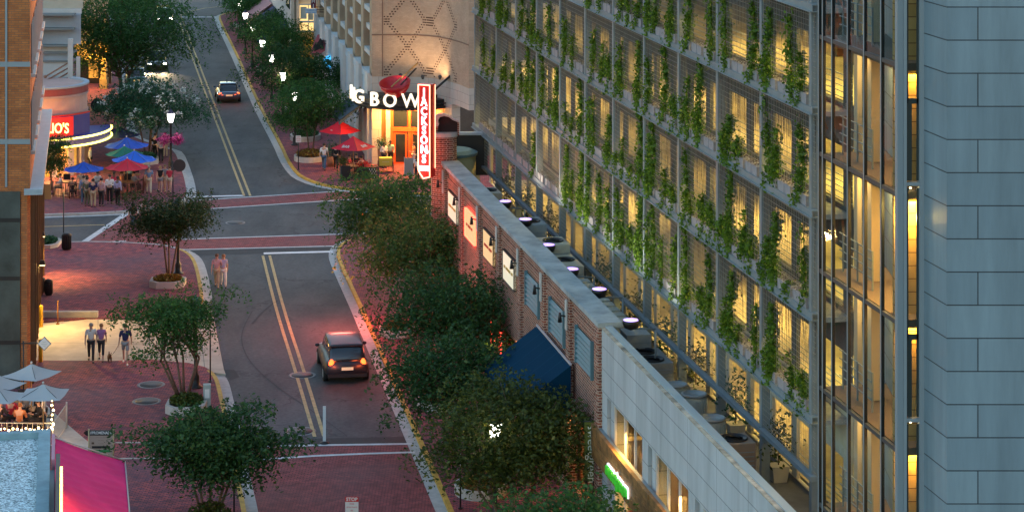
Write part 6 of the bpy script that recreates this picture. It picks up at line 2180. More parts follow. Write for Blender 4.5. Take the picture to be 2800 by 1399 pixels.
# ================================================================== cars
def car(lab, x, y, rz, L_, W_, H_, paint, suv=False, tail=0.0, head=0.0, name="car", z=.0, at=None, cat="car", group=None):
    base = at if at is not None else G(x, y, z)
    t = thing(name, lab, cat, base, rz, group)           # front of the car at +y
    hw = W_ / 2
    def loft(stns, n=20, ex=3.2):
        mb = MB(); vs, fs = [], []
        for (yy, w_, z0, z1) in stns:
            for i in range(n):
                a = 2 * math.pi * i / n
                c_, s_ = math.cos(a), math.sin(a)
                px_ = w_ * math.copysign(abs(c_) ** (2 / ex), c_); pz_ = (z0 + z1) / 2 + (z1 - z0) / 2 * math.copysign(abs(s_) ** (2 / ex), s_)
                vs.append((px_, yy, pz_))
        for k_ in range(len(stns) - 1):
            for i in range(n):
                j = (i + 1) % n
                fs.append((k_ * n + i, k_ * n + j, (k_ + 1) * n + j, (k_ + 1) * n + i))
        fs.append(tuple(range(n))); fs.append(tuple(range((len(stns) - 1) * n, len(stns) * n)))
        return mb.add(vs, fs, 0, True)
    hb = H_ * (.60 if suv else .63)
    l2 = L_ / 2
    b_ = loft([(-l2, hw * .86, .34, hb * .92), (-l2 + .12, hw * .96, .27, hb * (1.0 if suv else .99)), (-l2 + .8, hw, .22, hb), (0, hw, .20, hb * .99), (l2 - 1.3, hw, .21, hb * .97), (l2 - .45, hw * .96, .23, hb * .86), (l2 - .1, hw * .86, .27, hb * .76), (l2, hw * .76, .34, hb * .66)])
    b_.build("body", paint, t, world=False)
    if suv:
        g_ = loft([(-l2 + .08, hw * .80, hb - .1, hb + .05), (-l2 + .35, hw * .78, hb - .1, H_ - .07), (-l2 + .7, hw * .79, hb - .1, H_ - .03), (0, hw * .80, hb - .1, H_ - .03), (.45, hw * .80, hb - .1, H_ - .06), (1.15, hw * .83, hb - .12, hb + .03)], ex=5)
        rr = loft([(-l2 + .30, hw * .72, H_ - .10, H_ - .05), (-l2 + .45, hw * .74, H_ - .09, H_ - .005), (-.2, hw * .76, H_ - .08, H_), (.35, hw * .74, H_ - .10, H_ - .02), (.5, hw * .70, H_ - .12, H_ - .08)], ex=3)
    else:
        g_ = loft([(-l2 + .55, hw * .78, hb - .08, hb + .02), (-l2 + 1.25, hw * .74, hb - .1, H_ - .04), (-.1, hw * .76, hb - .1, H_ - .02), (.35, hw * .76, hb - .1, H_ - .05), (1.1, hw * .80, hb - .12, hb + .02)], ex=4)
        rr = loft([(-l2 + 1.15, hw * .66, H_ - .09, H_ - .05), (-l2 + 1.4, hw * .69, H_ - .08, H_ - .01), (-.1, hw * .70, H_ - .07, H_ + .005), (.35, hw * .66, H_ - .1, H_ - .04)], ex=3)
    g_.build("window", M_glassD, t, world=False)
    rr.build("roof", paint, t, world=False)
    for sx in (-1, 1):
        for wy in (-l2 + .85, l2 - .85):
            mb = MB(); mb.cyl((sx * (hw - .20), wy, .33), (sx * (hw + .015), wy, .33), .33, .33, 20); w_ = mb.build("wheel", mat("tyre", (.012, .012, .012), .8), t, world=False)
            mb = MB(); mb.cyl((sx * (hw - .0), wy, .33), (sx * (hw + .025), wy, .33), .20, .18, 12); mb.build("rim", M_alu, w_, world=False)
        mb = MB(); mb.ball((sx * hw * .70, -l2 + .10, hb * .82 if not suv else hb * .86), (hw * (.20 if not suv else .13), .10, .10 if not suv else .24), 10)
        mb.build("tail_light", mat("tail_lit", (.5, .01, .01), .3, emis=(1, .07, .01), es=6) if tail else mat("tail_unlit", (.2, .01, .01), .3), t, world=False)
        mb = MB(); mb.ball((sx * hw * .68, l2 - .13, hb * .66), (hw * .20, .12, .09), 10)
        mb.build("headlight", mat("head_lit", (.9, .9, .8), .3, emis=(1, .93, .75), es=30) if head else mat("head_unlit", (.5, .5, .5), .15), t, world=False)
        mb = MB(); mb.ball((sx * (hw + .07), .72, hb + .02), (.11, .06, .08), 8); mb.build("mirror", paint, t, world=False)
    mb = MB(); mb.box(-.26, .26, -l2 - .012, -l2 + .02, hb * .62, hb * .62 + .13); mb.build("plate", mat("plate_lit", (.7, .65, .5), .5, emis=(1, .7, .3), es=.22 if tail else .0), t, world=False)
    mb = MB(); mb.box(-hw * .86, hw * .86, -l2 - .02, -l2 + .12, .32, .47); mb.build("bumper", M_dark, t, world=False); mb = MB(); mb.box(-hw * .74, hw * .74, l2 - .12, l2 + .02, .32, .45); mb.build("bumper", M_dark, t, world=False)
    return t
rz_near = math.atan2(.168, 1); rz_far = math.atan2(.1817, 1)
dk = mat("dark_car_paint", (.010, .014, .022), .5, coat=.2); bl_ = mat("blue_car_paint", (.02, .06, .12), .22, coat=1.0); sv = mat("silver_car_paint", (.25, .26, .27), .25, metal=.5, coat=.8); gy_ = mat("grey_car_paint", (.08, .09, .10), .25, coat=.8)
c_ = G(950, 1050, 0) + Vector((-.168, 1, 0)).normalized() * 2.35
s1_ = car("dark sport utility vehicle with glowing tail lights driving up the near road", 0, 0, rz_near, 4.75, 2.0, 1.70, dk, True, 1, 0, "sport_utility_vehicle", at=c_, cat="car")
for sx in (-.65, .65):
    light("tail_glow", 'POINT', mworld(s1_) @ Vector((sx, -2.65, .9)), 5, (1, .12, .03), s1_, .1)
c_ = G(627, 283, 0) + Vector((-.1817, 1, 0)).normalized() * 2.3
s2_ = car("dark blue sedan with glowing tail lights driving up the far road", 0, 0, rz_far, 4.6, 1.86, 1.45, bl_, False, 1, 0, at=c_)
for sx in (-.65, .65):
    light("tail_glow", 'POINT', mworld(s2_) @ Vector((sx, -2.6, .8)), 4, (1, .12, .03), s2_, .1)
s3_ = car("car with bright headlights coming down the far road under the big tree", 428, 186, rz_far + math.pi, 4.5, 1.85, 1.5, gy_, False, 0, 1)
for sx in (-.6, .6):
    p_ = mworld(s3_) @ Vector((sx, 2.4, .65)); light("headlight_beam", 'SPOT', p_, 260, (1, .74, .40), s3_, .08, aim=mworld(s3_) @ Vector((sx * 1.2, 16, 0)), spot=70)
s4_ = car("car with yellowish headlights at the top of the far road beside the tree edge", 448, 62, rz_far + math.pi, 4.5, 1.85, 1.55, gy_, True, 0, 1)
car("dark blue parked car half hidden by the big left tree", 372, 232, rz_far, 4.5, 1.82, 1.5, bl_)
s5_ = car("car with red brake lights hidden behind the first bushy tree on the cross street", 1085, 612, -1.35, 4.5, 1.85, 1.5, sv, False, 1, 0, at=G(1085, 612, .0))
# added red lamps under the trees carry neon glow over the pavement
rnw = thing("neon_window_sign", "red neon window sign glowing behind the street trees on the brick wall", "neon sign", B(19.5, .06, 2.4))
mb = MB(BM); mb.tube([(18.4, .1, 2.0), (20.6, .1, 2.0), (20.6, .1, 3.0), (18.4, .1, 3.0), (18.4, .1, 2.0)], .04); mb.tube([(18.8, .1, 2.3), (19.3, .1, 2.7), (19.7, .1, 2.3), (20.2, .1, 2.7)], .035); mb.build("tube", M_neon_r, rnw)
for p_, pw_ in ((B(33, 5.2, 2.2), 300), (B(24, 2.6, 2.6), 110)):
    light("added_neon_spill", 'POINT', p_, pw_, (1, .13, .09), rnw, .6)

# ================================================================== small street furniture
def manhole(x, y, lab, z=.010, r=.62, m2=None):
    g_ = G(x, y, z); t = thing("manhole_cover", lab, "manhole cover", g_, 0, "manhole covers")
    mb = MB(); mb.lathe([(r, -.004), (r, .004), (r * .80, .004), (r * .80, .002)], n=28); mb.build("ring", mat("iron_ring", (.17, .17, .18), .6), t, world=False)
    mb = MB(); mb.lathe([(r * .79, 0), (r * .79, .006), (.01, .007)], n=28)
    mb.build("lid", mat("cast_iron", (.05, .05, .055), .6, noise=.3, nscale=8), t, world=False)
    for q in (.35, .6):
        pass
manhole(827, 1025, "round manhole cover on the double yellow line")
manhole(821, 1178, "round manhole cover with pale rings above the lower crossing", r=.66)
manhole(413, 1051, "manhole cover in the left brick pavement, upper one", z=PZ + .008)
manhole(401, 1096, "manhole cover in the left brick pavement, lower one", z=PZ + .008)
manhole(643, 609, "pale manhole cover in the intersection", r=.6)
def bollard(x, y, lab, zb_=.10):
    t = thing("bollard", lab, "bollard", G(x, y, zb_), 0, "yellow bollards")
    mb = MB(); mb.lathe([(.10, 0), (.10, 1.0), (.07, 1.05), (.01, 1.07)], n=14); mb.build("post", mat("safety_yellow", (.75, .45, .02), .5), t, world=False)
bollard(112, 893, "yellow bollard at the top edge of the driveway beside the brick building"); bollard(111, 990, "yellow bollard at the lower edge of the driveway behind the diamond sign")
def bin_(x, y, lab, h, r):
    t = thing("litter_bin", lab, "bin", G(x, y, PZ), 0, "black litter bins")
    mb = MB(); mb.lathe([(r * .8, 0), (r * .95, .1), (r, h * .9), (r * 1.1, h * .92), (r * 1.1, h)], n=16)
    for i in range(16):
        a = 2 * math.pi * i / 16; mb.cyl((r * math.cos(a), r * math.sin(a), .08), (r * 1.02 * math.cos(a), r * 1.02 * math.sin(a), h * .9), .015, n=4)
    mb.build("body", M_black, t, world=False)
    mb = MB(); mb.lathe([(r * 1.05, h + .002), (r * .6, h + .09), (.02, h + .1)], n=16); mb.build("lid", M_dark, t, world=False)
bin_(182, 682, "tall black litter bin at the corner of the side street", .85, .26); bin_(133, 806, "black litter bin beside the orange lit wall", .72, .20); bin_(111, 800, "black litter bin against the brick building", .72, .22)
def signpost(name, lab, x, y, h, plate=None, dx=0, m=M_black, group=None, z=PZ):
    g_ = G(x, y, z); t = thing(name, lab, "sign post", g_, 0, group)
    mb = MB(); mb.cyl((0, 0, 0), (0, 0, h), .032, n=8); mb.cyl((0, 0, 0), (0, 0, .05), .09, n=10); mb.build("post", m, t, world=False)
    return t
t = signpost("street_sign", "white street sign with red lettering on a black post by the corner planter", 816, 464, 2.25)
mb = MB(); mb.box(-.17, .17, -.06, -.04, 1.82, 2.28); mb.build("plate", mat("sign_white", (.72, .70, .68), .5), t, world=False)
for i, s_ in enumerate(("NO", "STOP", "ANY")):
    text_obj("lettering", s_, .12, face_frame((0, -.065, 2.18 - i * .13), (1, 0, 0), (0, 0, 1)), M_signred, t, depth=.003, world=False)
t = signpost("street_sign", "back of a dark round road sign on a thin post near the left kerb", 473, 560, 2.7, group=None)
mb = MB(); mb.cyl((.40, -.02, 2.42), (.40, .02, 2.42), .38, .38, 28); mb.cyl((0, .0, 2.42), (.1, .0, 2.42), .02); mb.build("plate", mat("brown_grey_sign", (.05, .04, .04), .6), t, world=False)
t = signpost("street_sign", "plain black sign post beside the corner litter bin", 174, 660, 2.7)
mb = MB(); mb.box(-.015, .015, -.15, .15, 2.3, 2.7); mb.build("plate", M_dark, t, world=False)
t = signpost("street_sign", "thin black sign post at the lower edge of the driveway", 575, 1043, 2.3)
mb = MB(); mb.box(-.012, .012, -.15, .15, 1.85, 2.3); mb.build("plate", M_dark, t, world=False)
t = signpost("street_sign", "thin black post beside the bottom left kerb", 640, 1420, 2.2)
mb = MB(); mb.box(-.012, .012, -.15, .15, 1.8, 2.2); mb.build("plate", M_dark, t, world=False)
t = signpost("street_sign", "thin black post by the middle rounded planter on the right", 1150, 1144, 2.0)
mb = MB(); mb.box(-.012, .012, -.15, .15, 1.6, 2.0); mb.build("plate", M_dark, t, world=False)
t = signpost("street_sign", "thin black post beside the lowest rounded planter on the right", 1259, 1390, 2.0)
mb = MB(); mb.box(-.012, .012, -.15, .15, 1.6, 2.0); mb.build("plate", mat("sign_white"), t, world=False)
t = signpost("street_sign", "rusty thin post on the driveway step", 158, 886, 1.1, m=mat("rust_brown"), z=.1)
mb = MB(); mb.ball((0, 0, 1.12), .045, 8); mb.build("knob", mat("rust_brown"), t, world=False)
# driveway step
t = thing("concrete_step", "long low concrete step edging the driveway", "step", G(190, 868, PZ)); a_, b_ = G(105, 865, PZ), G(270, 863, PZ)
mb = MB(); mb.box(a_.x, b_.x, a_.y - .25, a_.y + .05, .1, .42); mb.build("block", M_conc, t)
# diamond sign on the building edge
Yd = 101.5
p = AT(121, 939, Yd); t = thing("diamond_sign", "white diamond shaped sign on a bracket at the green stone corner", "sign", p)
mb = MB(); mb.extrude([(p.x - .30, Yd, p.z), (p.x, Yd, p.z - .30), (p.x + .30, Yd, p.z), (p.x, Yd, p.z + .30)], (0, .04, 0)); mb.build("border", mat("slate_metal"), t)
mb = MB(); mb.extrude([(p.x - .26, Yd - .012, p.z), (p.x, Yd - .012, p.z - .26), (p.x + .26, Yd - .012, p.z), (p.x, Yd - .012, p.z + .26)], (0, .01, 0)); mb.build("plate", mat("sign_white"), t)
mb = MB(); mb.box(p.x - .26, p.x - 1.0, Yd + .045, Yd + .1, p.z - .03, p.z + .03); mb.cyl((p.x - .9, Yd + .07, 0.1), (p.x - .9, Yd + .07, p.z + .1), .03); mb.build("bracket", M_black, t)
for i, (s_, z_) in enumerate((("~~", .08), ("~~~~", -.02), ("~~", -.11))):
    text_obj("lettering", s_, .11, face_frame((p.x, Yd - .02, p.z + z_), (1, 0, 0), (0, 0, 1)), mat("slate_metal"), t, depth=.002)
# pedestrian signs in the road
YS = 86.0
p = AT(962, 1357, YS); t = thing("pedestrian_sign", "white in-street sign with a red STOP header at the bottom edge", "sign", (p.x, YS, 0))
zt_ = p.z
mb = MB(); mb.box(p.x - .24, p.x + .24, YS, YS + .02, zt_ - .95, zt_ - .185); mb.build("plate", mat("sign_white"), t)
mb = MB(); mb.box(p.x - .24, p.x + .24, YS - .003, YS + .02, zt_ - .18, zt_); mb.build("header", M_signred, t)
mb = MB(); mb.box(p.x - .05, p.x + .05, YS + .021, YS + .06, .05, zt_ - .1); mb.box(p.x - .3, p.x + .3, YS - .2, YS + .25, .0, .06); mb.build("stand", M_dark, t)
text_obj("lettering", "STOP", .17, face_frame((p.x, YS - .008, zt_ - .09), (1, 0, 0), (0, 0, 1)), mat("sign_white"), t, depth=.002, bold=.006)
for i, s_ in enumerate(("FOR", "PEDESTRIANS", "IN", "CROSSWALK")):
    text_obj("lettering", s_, .085 if len(s_) < 5 else .065, face_frame((p.x, YS - .006, zt_ - .26 - i * .115), (1, 0, 0), (0, 0, 1)), M_signred, t, depth=.002)
g_ = G(887, 1211, .012); t = thing("road_marker_post", "slim white post standing on the lower crossing line", "post", g_)
mb = MB(); mb.box(-.06, .06, -.02, .02, .05, 1.5); mb.build("post", mat("white_post", (.62, .66, .68), .5), t, world=False)
mb = MB(); mb.lathe([(.20, 0), (.19, .04), (.09, .07), (.06, .09)], n=14); mb.build("base", M_black, t, world=False)
# utility box
g_ = G(566, 1112, PZ); t = thing("utility_cabinet", "slim grey utility cabinet with a pale plate beside the black lamp post", "cabinet", g_, .15)
mb = MB(); mb.box(-.16, .16, -.15, .15, 0, .98); mb.build("case", mat("grey_case", (.36, .40, .38), .6, noise=.1), t, world=False, bevel=.02)
mb = MB(); mb.box(-.10, .10, -.158, -.152, .42, .80); mb.build("plate", mat("sign_white"), t, world=False)
# information board
Yp = 92.5
def pz(x, y): q_ = AT(x, y, Yp); return q_.x, q_.z
xL, zT_ = pz(243, 1175); xR, zB_ = pz(310, 1250)
t = thing("promenade_sign", "tan information board with a black header reading promenade above the magenta awning", "sign", ((xL + xR) / 2, Yp, PZ))
mb = MB()
for x_ in (xL, xR):
    mb.cyl((x_, Yp, PZ), (x_, Yp, zT_ + .01), .03, n=8); mb.ball((x_, Yp, zT_ + .02), .04, 8)
mb.build("post", mat("tan_post", (.50, .38, .20), .5), t)
mb = MB(); mb.box(xL + .031, xR - .031, Yp - .02, Yp + .02, zB_ - .1, zT_ - .205); mb.build("panel", mat("tan_panel", (.42, .30, .24), .7), t)
mb = MB(); mb.box(xL + .031, xR - .031, Yp - .022, Yp + .022, zT_ - .20, zT_ - .0); mb.extrude([(xL - .032, Yp - .01, zT_ - .01), (xL - .032, Yp - .01, zT_ - .22), (xL - .12, Yp - .01, zT_ - .2), (xL - .21, Yp - .01, zT_ - .11), (xL - .12, Yp - .01, zT_ - .02)], (0, .02, 0)); mb.build("header", M_black, t)
text_obj("lettering", "//PROMENADE", .155, face_frame(((xL + xR) / 2, Yp - .03, zT_ - .10), (1, 0, 0), (0, 0, 1)), mat("sign_white"), t, depth=.002, sx=.86, bold=.004)
dkp = mat("brown_print", (.12, .06, .04), .7)
for s_, zz_, sz in (("~ ~ ~ ~ ~ ~ ~ ~", .27, .06), ("~~~~~~", .38, .07), ("~~~~~", .51, .07)):
    text_obj("lettering", s_, sz, face_frame(((xL + xR) / 2, Yp - .024, zT_ - zz_), (1, 0, 0), (0, 0, 1)), dkp, t, depth=.002)
mb = MB()
for x_ in (xL + .16, xR - .16):
    mb.box(x_ - .05, x_ + .05, Yp - .026, Yp - .021, zT_ - .54, zT_ - .46)
mb.build("emblem", dkp, t)
mb = MB(); mb.box(xL + .12, xR - .12, Yp - .026, Yp - .021, zT_ - .70, zT_ - .61); mb.build("dark_bar", M_black, t)
mb = MB(); mb.box(xL + .12, xR - .12, Yp - .026, Yp - .021, zT_ - .85, zT_ - .76); mb.build("green_bar", mat("green_bar", (.02, .22, .06), .6), t)

# terrace fence, timber screen, patio railing with string lights
def railing(name, lab, cat, pts, h, m, step=.14, z=PZ):
    t = thing(name, lab, cat, (*pts[0], z)); mb = MB()
    for a, b in zip(pts[:-1], pts[1:]):
        mb.cyl((*a, z + h), (*b, z + h), .025, n=5); mb.cyl((*a, z + .1), (*b, z + .1), .02, n=5)
        L__ = math.hypot(b[0] - a[0], b[1] - a[1]); n_ = max(1, int(L__ / step))
        for i in range(n_):
            f = i / n_; x_, y_ = a[0] + (b[0] - a[0]) * f, a[1] + (b[1] - a[1]) * f
            mb.cyl((x_, y_, z), (x_, y_, z + h), .010, n=4, caps=False)
    mb.build("railing_panel", m, t)
    mb = MB()
    for p_ in pts:
        mb.cyl((*p_, z), (*p_, z + h + .08), .04, n=6)
    mb.build("post", m, t)
    return t
railing("terrace_fence", "rust red metal fence around the restaurant terrace", "fence", [G2(*q_, PZ) for q_ in ((145, 538), (190, 543), (240, 546), (290, 547), (335, 546), (370, 540), (392, 528), (398, 512))], .95, mat("rust_metal", (.16, .045, .03), .6))
a_, b_ = G(116, 545, PZ), G(143, 541, PZ); t = thing("timber_screen", "orange lit vertical timber screen beside the brick building", "screen", a_)
mb = MB()
for i in range(8):
    f = i / 8; x_ = a_.x + (b_.x - a_.x) * f; mb.box(x_, x_ + .07, a_.y, a_.y + .04, PZ, PZ + .95)
mb.build("board", mat("amber_wood"), t)
pr0 = AT(145, 1156, 95.2)
pts_ = [(-26, 95.4), (-22.5, 95.3), (pr0.x, 95.2), (pr0.x + .02, 98.0)]
railing("patio_railing", "pale railing of the lit patio hung with a string of warm bulbs", "railing", pts_, pr0.z - PZ, M_palew, .2)
t = thing("string_lights", "string of warm glowing bulbs along the patio railing and corner post", "string lights", (pr0.x, 95.1, 1))
mb = MB(); rr_ = random.Random(5)
cp_ = []
for i in range(26):
    cp_.append((pr0.x - .05 - i * .17, 95.1, pr0.z - .14 - .12 * abs(math.sin(i * 1.1))))
for i in range(7):
    cp_.append((pr0.x + .04 * math.sin(i * 2), 95.08, pr0.z - .2 + i * .19))
for q_ in cp_: mb.ball(q_, .032 + .015 * rr_.random(), 6)
mb.build("bulb", mat("warm_bulb", (1, .7, .3), .4, emis=(1, .62, .25), es=22), t)
mb = MB(); mb.tube(cp_[:26], .008, 4); mb.cyl((pr0.x, 95.2, PZ), (pr0.x, 95.2, 2.15), .035); mb.build("wire", M_dark, t)
light("patio_lamp", 'POINT', (pr0.x - 1.2, 96.2, 1.9), 26, (1, .52, .2), t, .3)
light("patio_lamp", 'POINT', (pr0.x - 3.6, 96.6, 1.9), 30, (1, .45, .15), t, .3)
# lit driveway: lamps on the brick building side wall
wl0 = None
for (x_, y_, lab, pw_, aimp) in ((116, 905, "warm wall light washing the driveway from the brick building", 520, (300, 935)), (116, 770, "warm wall light above the black bins on the brick building", 620, (142, 772))):
    q_ = G(x_, y_, 0); q_.z = 3.2 if y_ > 850 else 2.4
    t = thing("wall_light", lab, "wall light", q_, 0, "warm wall lights on the brick building")
    mb = MB(); mb.tbox((0, 0), (.3, .16), (.2, .1), 0, .22); mb.build("housing", M_dark, t, world=False)
    mb = MB(); mb.box(-.12, .12, -.06, .06, -.03, -.002); mb.build("diffuser", mat("warm_diffuser", (1, .8, .5), .4, emis=(1, .62, .22), es=8), t, world=False)
    mb = MB(); mb.box(-.9, -.1, -.03, .03, .05, .1); mb.build("arm", M_dark, t, world=False)
    light("wall_lamp_light", 'SPOT', q_ + Vector((0, 0, -.08)), pw_ * (1.0 if y_ > 850 else .8), (1, .60, .17) if y_ > 850 else (1, .58, .16), t, .25, aim=G(*aimp, 0), spot=150 if y_ > 850 else 120)

# entrance clutter of the corner restaurant
t = thing("flower_cart", "two wheeled yellow cart with a red flower load in front of the orange door", "cart", G(1054, 470, PZ), .1)
mb = MB(); mb.box(-.42, .42, -.3, .35, .45, .95); mb.build("tray", mat("yellow_cart", (.55, .42, .05), .6), t, world=False)
for sx in (-1, 1):
    mb = MB(); mb.lathe([(.36, -.02), (.40, -.02), (.40, .02), (.36, .02)], n=20, smooth=False); mb.v = [Vector((sx * .5 + v.z, v.x, .4 + v.y)) for v in mb.v]
    for i in range(4):
        a = math.pi * i / 4; mb.cyl((sx * .5, .38 * math.cos(a), .4 + .38 * math.sin(a)), (sx * .5, -.38 * math.cos(a), .4 - .38 * math.sin(a)), .01, n=4)
    mb.build("wheel", M_black, t, world=False)
mb = MB(); mb.cyl((-.4, .3, .7), (-.4, .9, .95), .025); mb.cyl((.4, .3, .7), (.4, .9, .95), .025); mb.build("handle", M_black, t, world=False)
text_obj("lettering", "~~~~", .2, face_frame((0, -.31, .72), (1, 0, 0), (0, 0, 1)), M_palew, t, depth=.004, world=False)
rng = np.random.default_rng(77)
def plantpot(lab, x, y, r, h, ph, fm, seed, zb_=PZ, name="potted_plant", m=None, group=None):
    t = thing(name, lab, "plant", G(x, y, zb_), 0, group)
    mb = MB(); mb.lathe([(r * .7, 0), (r, h), (r * .9, h)], n=14); mb.build("pot", m or mat("terracotta", (.30, .12, .06), .8), t, world=False)
    rg = np.random.default_rng(seed); P_ = rg.normal(size=(500, 3)) * np.array([r * .75, r * .75, ph * .28]) + np.array([0, 0, h + ph * .45])
    mesh_obj("foliage", leaf_mesh("foliage", P_, .11, seed, fm, flat=.1), t)
    mb = MB(); mb.cyl((0, 0, h - .05), (0, 0, h + ph * .4), .02, n=5); mb.build("stem", M_trunk, t, world=False)
    return t
ge = "potted plants at the corner restaurant"
plantpot("hanging ball of green leaves and red flowers beside the pale pier", 1044, 457, .30, 1.2, .8, M_leafC, 81, group=ge)
plantpot("red flowering pot in front of the red lettered parasol", 992, 482, .32, .5, .6, M_flowr, 82, group=ge)
plantpot("straggly yellow green plant at the left end of the dark screen", 938, 488, .28, .7, .8, M_leafE, 83, group=ge)
plantpot("low grassy plant in front of the dark screen", 980, 500, .35, .3, .4, M_leafE, 84, group=ge)
plantpot("leafy tub between the two red parasols", 905, 455, .35, .6, 1.1, M_leafC, 85, group=ge)
plantpot("bushy tub right of the low grassy plant", 1004, 500, .3, .3, .4, M_leafA, 86, group=ge)
t = thing("lattice_screen", "black screen with a white diamond lattice beside the cart", "screen", G(1013, 493, PZ))
mb = MB(); mb.box(-.85, .4, -.03, .03, .08, .85); mb.box(-1.9, -1.3, -.05, .05, 0, .95); mb.lathe([(.25, 0), (.25, .05), (.06, .1), (.06, .9)], (.5, 0, 0), 12); mb.lathe([(.25, 0), (.25, .05), (.06, .1), (.06, .9)], (-1.9, 0, 0), 12); mb.build("panel", M_black, t, world=False)
mb = MB()
for i in range(6):
    for j in range(5):
        if (i + j) % 2 == 0: mb.extrude([(-.1 + i * .08, -.034, .2 + j * .13), (-.06 + i * .08, -.034, .14 + j * .13), (-.02 + i * .08, -.034, .2 + j * .13), (-.06 + i * .08, -.034, .26 + j * .13)], (0, -.004, 0))
mb.build("lattice", M_palew, t, world=False)
t = thing("menu_board", "grey menu board on a stand right of the entrance", "menu board", G(1118, 492, PZ), .1)
mb = MB(); mb.box(-.28, .28, -.03, .03, .3, 1.45); mb.build("board", mat("chalk_grey", (.25, .26, .25), .6), t, world=False)
mb = MB(); mb.box(-.31, -.281, -.035, .035, 0, 1.5); mb.box(.281, .31, -.035, .035, 0, 1.5); mb.build("frame", M_palew, t, world=False)

# ================================================================== rooftop plant behind the parapet
LAMPP = [(1381, 553), (1437, 602), (1499, 672), (1563, 738), (1639, 793), (1725, 878)]
posn = ["furthest", "second furthest", "third from the far end", "third from the near end", "second nearest", "nearest"]
fl0 = None
for (x_, y_), nm_ in zip(LAMPP, posn):
    p_ = ROOF(x_, y_, 1.75)
    lab = "dark floodlight with violet lens behind the roof coping, %s" % nm_
    if fl0 is None:
        fl0 = thing("floodlight", lab, "floodlight", p_, angF, "violet floodlights along the roof")
        mb = MB(); mb.lathe([(.06, -.30), (.24, -.22), (.30, -.05), (.29, .04)], n=16); mb.build("bowl", M_black, fl0, world=False)
        mb = MB(); mb.lathe([(.27, .045), (.26, .06), (.02, .08)], n=16)
        mb.build("lens", mat("violet_lens", (.8, .7, 1), .3, emis=(.42, .24, 1.0), es=1.6), fl0, world=False)
        mb = MB(); mb.cyl((0, 0, -.25), (0, -.9, -.32), .035, n=6); mb.cyl((0, -.9, -.32), (0, -.9, -2.0), .04, n=6); mb.build("arm", M_steel, fl0, world=False)
        o = fl0
    else:
        o = dup(fl0, p_, angF, lab)
    light("flood_beam", 'SPOT', p_ + Vector((0, 0, .12)), 170, (1.0, .90, .66), o, .12, aim=p_ - FN * 1.6 + Vector((0, 0, 4.2)), spot=120)
def acbox(lab, x, y, d, sx, sy, m, fans=1, group=None, seal=False):
    p_ = ROOF(x, y, d); h = p_.z - RZ
    t = thing("air_conditioner", lab, "air conditioner", (p_.x, p_.y, RZ), angF, group)   # local x along the facade
    mb = MB(); mb.box(-sx / 2, sx / 2, -sy / 2, sy / 2, .08, h)
    mb.build("case", m, t, world=False, bevel=.02)
    mb = MB()
    for i in range(fans):
        cx2 = (i - (fans - 1) / 2) * sx / max(fans, 1)
        r = min(sx / fans, sy) * .40
        mb.lathe([(r, h + .003), (r, h + .05), (r * .9, h + .05), (r * .88, h + .012), (.05, h + .01)], (cx2, 0, 0), 22)
        for q_ in (.35, .6):
            mb.lathe([(r * q_, h + .03), (r * q_ + .02, h + .05), (r * q_ + .03, h + .03)], (cx2, 0, 0), 20)
    mb.build("fan_grille", M_black, t, world=False)
    mb = MB()
    for i in range(9):
        z_ = .2 + i * (h - .35) / 9
        mb.box(-sx / 2 - .012, -sx / 2 - .004, -sy / 2 + .06, sy / 2 - .06, z_, z_ + .03)
    mb.build("louvre", M_steel, t, world=False)
    mb = MB(); mb.box(-sx / 2, sx / 2, -sy / 2 + .1, -sy / 2 + .2, 0, .079); mb.box(-sx / 2, sx / 2, sy / 2 - .2, sy / 2 - .1, 0, .079); mb.build("foot", M_dark, t, world=False)
    if seal:
        mb = MB(); c_ = (-sx / 2 - .02, 0, h * .55); mb.cyl((-sx / 2 - .014, 0, h * .6), (-sx / 2 - .03, 0, h * .6), .24, .24, 20)
        mb.v = [Vector((v.x, v.y * 1.3, (v.z - h * .6) * .65 + h * .6)) for v in mb.v]
        mb.build("badge", mat("red_badge", (.6, .05, .04), .5), t, world=False)
    return t
beige = mat("beige_case", (.42, .38, .28), .6, noise=.1); greyc = mat("grey_steel_case", (.25, .28, .28), .5, noise=.1); brn = mat("brown_case", (.24, .18, .13), .6, noise=.1)
acbox("small beige rooftop unit at the far end of the brick parapet", 1338, 520, 1.5, 1.6, .9, beige, 1)
acbox("grey rooftop fan unit beside the second floodlight", 1450, 604, 1.4, 1.7, 1.1, greyc, 1)
acbox("beige rooftop fan unit beside the third floodlight", 1512, 658, 1.4, 1.6, 1.1, beige, 1)
acbox("flat beige rooftop unit with a long low top near the fourth floodlight", 1545, 710, 1.3, 2.6, 1.0, beige, 1)
acbox("grey rooftop box with a red oval badge near the nearest floodlight", 1737, 905, 1.1, 1.1, .9, greyc, 0, seal=True)
acbox("large grey rooftop unit with two round fans", 1772, 972, 1.0, 2.2, 1.3, mat("mid_grey_case", (.20, .21, .20), .5, noise=.1), 2)
acbox("brown square rooftop unit with a dark grille on top near the glass tower", 2006, 1198, 1.2, 1.15, 1.1, brn, 1)
t = thing("louvred_duct", "long rooftop duct of pale slats running behind the end of the brick coping", "duct", ROOF(1668, 850, 1.3))
mb = MB(FM)
pA = FM.inverted() @ ROOF(1690, 878, 1.35)
for i in range(9):
    s_ = pA.x + i * .82
    mb.box(s_, s_ + .62, .85, 1.9, pA.z - .16, pA.z)
mb.box(pA.x - .1, pA.x + 7.2, 1.0, 1.75, RZ, pA.z - .161)
mb.build("slat", mat("greenish_metal", (.30, .34, .30), .6, noise=.1), t)
rac = None
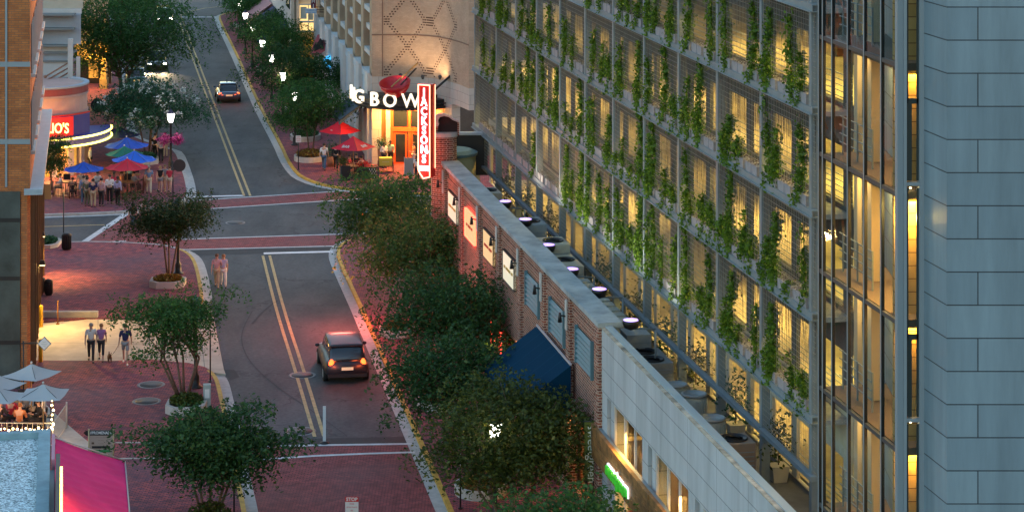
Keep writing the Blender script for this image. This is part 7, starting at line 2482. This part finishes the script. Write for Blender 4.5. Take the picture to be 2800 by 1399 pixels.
for x_, y_, d_, nm_ in ((1846, 1053, .95, "furthest and half hidden"), (1898, 1080, .85, "middle"), (1947, 1146, 1.15, "nearest")):
    p_ = ROOF(x_, y_, d_)
    lab = "round topped grey finned rooftop condenser, %s of three" % nm_
    if rac is None:
        hh = 1.05
        rac = thing("condenser", lab, "air conditioner", (p_.x, p_.y, RZ), angF, "round finned condensers")
        mb = MB(); mb.lathe([(.42, 0), (.42, hh - .05), (.40, hh)], n=24)
        for i in range(28):
            a = 2 * math.pi * i / 28; mb.obox((.43 * math.cos(a), .43 * math.sin(a), hh * .5), (.03, .012, hh * .86), a)
        mb.build("case", mat("grey_green_case", (.34, .40, .38), .6), rac, world=False)
        mb = MB(); mb.lathe([(.44, hh + .002), (.44, hh + .05), (.36, hh + .07), (.35, hh + .03), (.04, hh + .04)], n=24); mb.build("fan_grille", greyc, rac, world=False)
        rac.scale = (1, 1, (p_.z - RZ) / hh)
    else:
        o = dup(rac, (p_.x, p_.y, RZ), angF, lab); o.scale = (1, 1, (p_.z - RZ) / 1.05)
# potted rooftop trees between the steel posts
for i, (x_, y_, lab) in enumerate(((2129, 1316, "potted sapling in a square planter next to the glass tower"), (2012, 1180, "potted sapling between the second and third steel posts from the tower"), (1903, 1066, "potted sapling by the round condensers"), (1825, 985, "potted sapling behind the two fan unit"), (1745, 920, "potted sapling beside the red badged unit"), (1650, 815, "potted sapling by the second nearest floodlight"), (1500, 655, "leafy potted sapling near the third floodlight"), (1440, 590, "leafy potted sapling near the second floodlight"), (1385, 535, "leafy potted sapling near the furthest floodlight"))):
    Yt = RY(x_, -.45); gx = (x_ - CX) * Yt / FPX
    t = thing("potted_tree", lab, "potted plant", (gx, Yt, RZ), angF, "saplings on the roof strip")
    mb = MB(); mb.tbox((0, 0), (.42, .42), (.56, .56), 0, .5); mb.build("pot", mat("cream_planter", (.45, .42, .34), .7), t, world=False)
    rg = np.random.default_rng(200 + i); P_ = rg.normal(size=(330, 3)) * np.array([.32, .26, .42]) + np.array([0, 0, 1.35])
    mesh_obj("foliage", leaf_mesh("foliage", P_, .15, 210 + i, M_leafC if i % 2 else M_leafE, flat=.1), t)
    mb = MB(); mb.tube([(0, 0, .45), (.04, 0, .9), (-.03, .02, 1.3), (.02, 0, 1.7)], .022, 5); mb.build("stem", M_trunk, t, world=False)
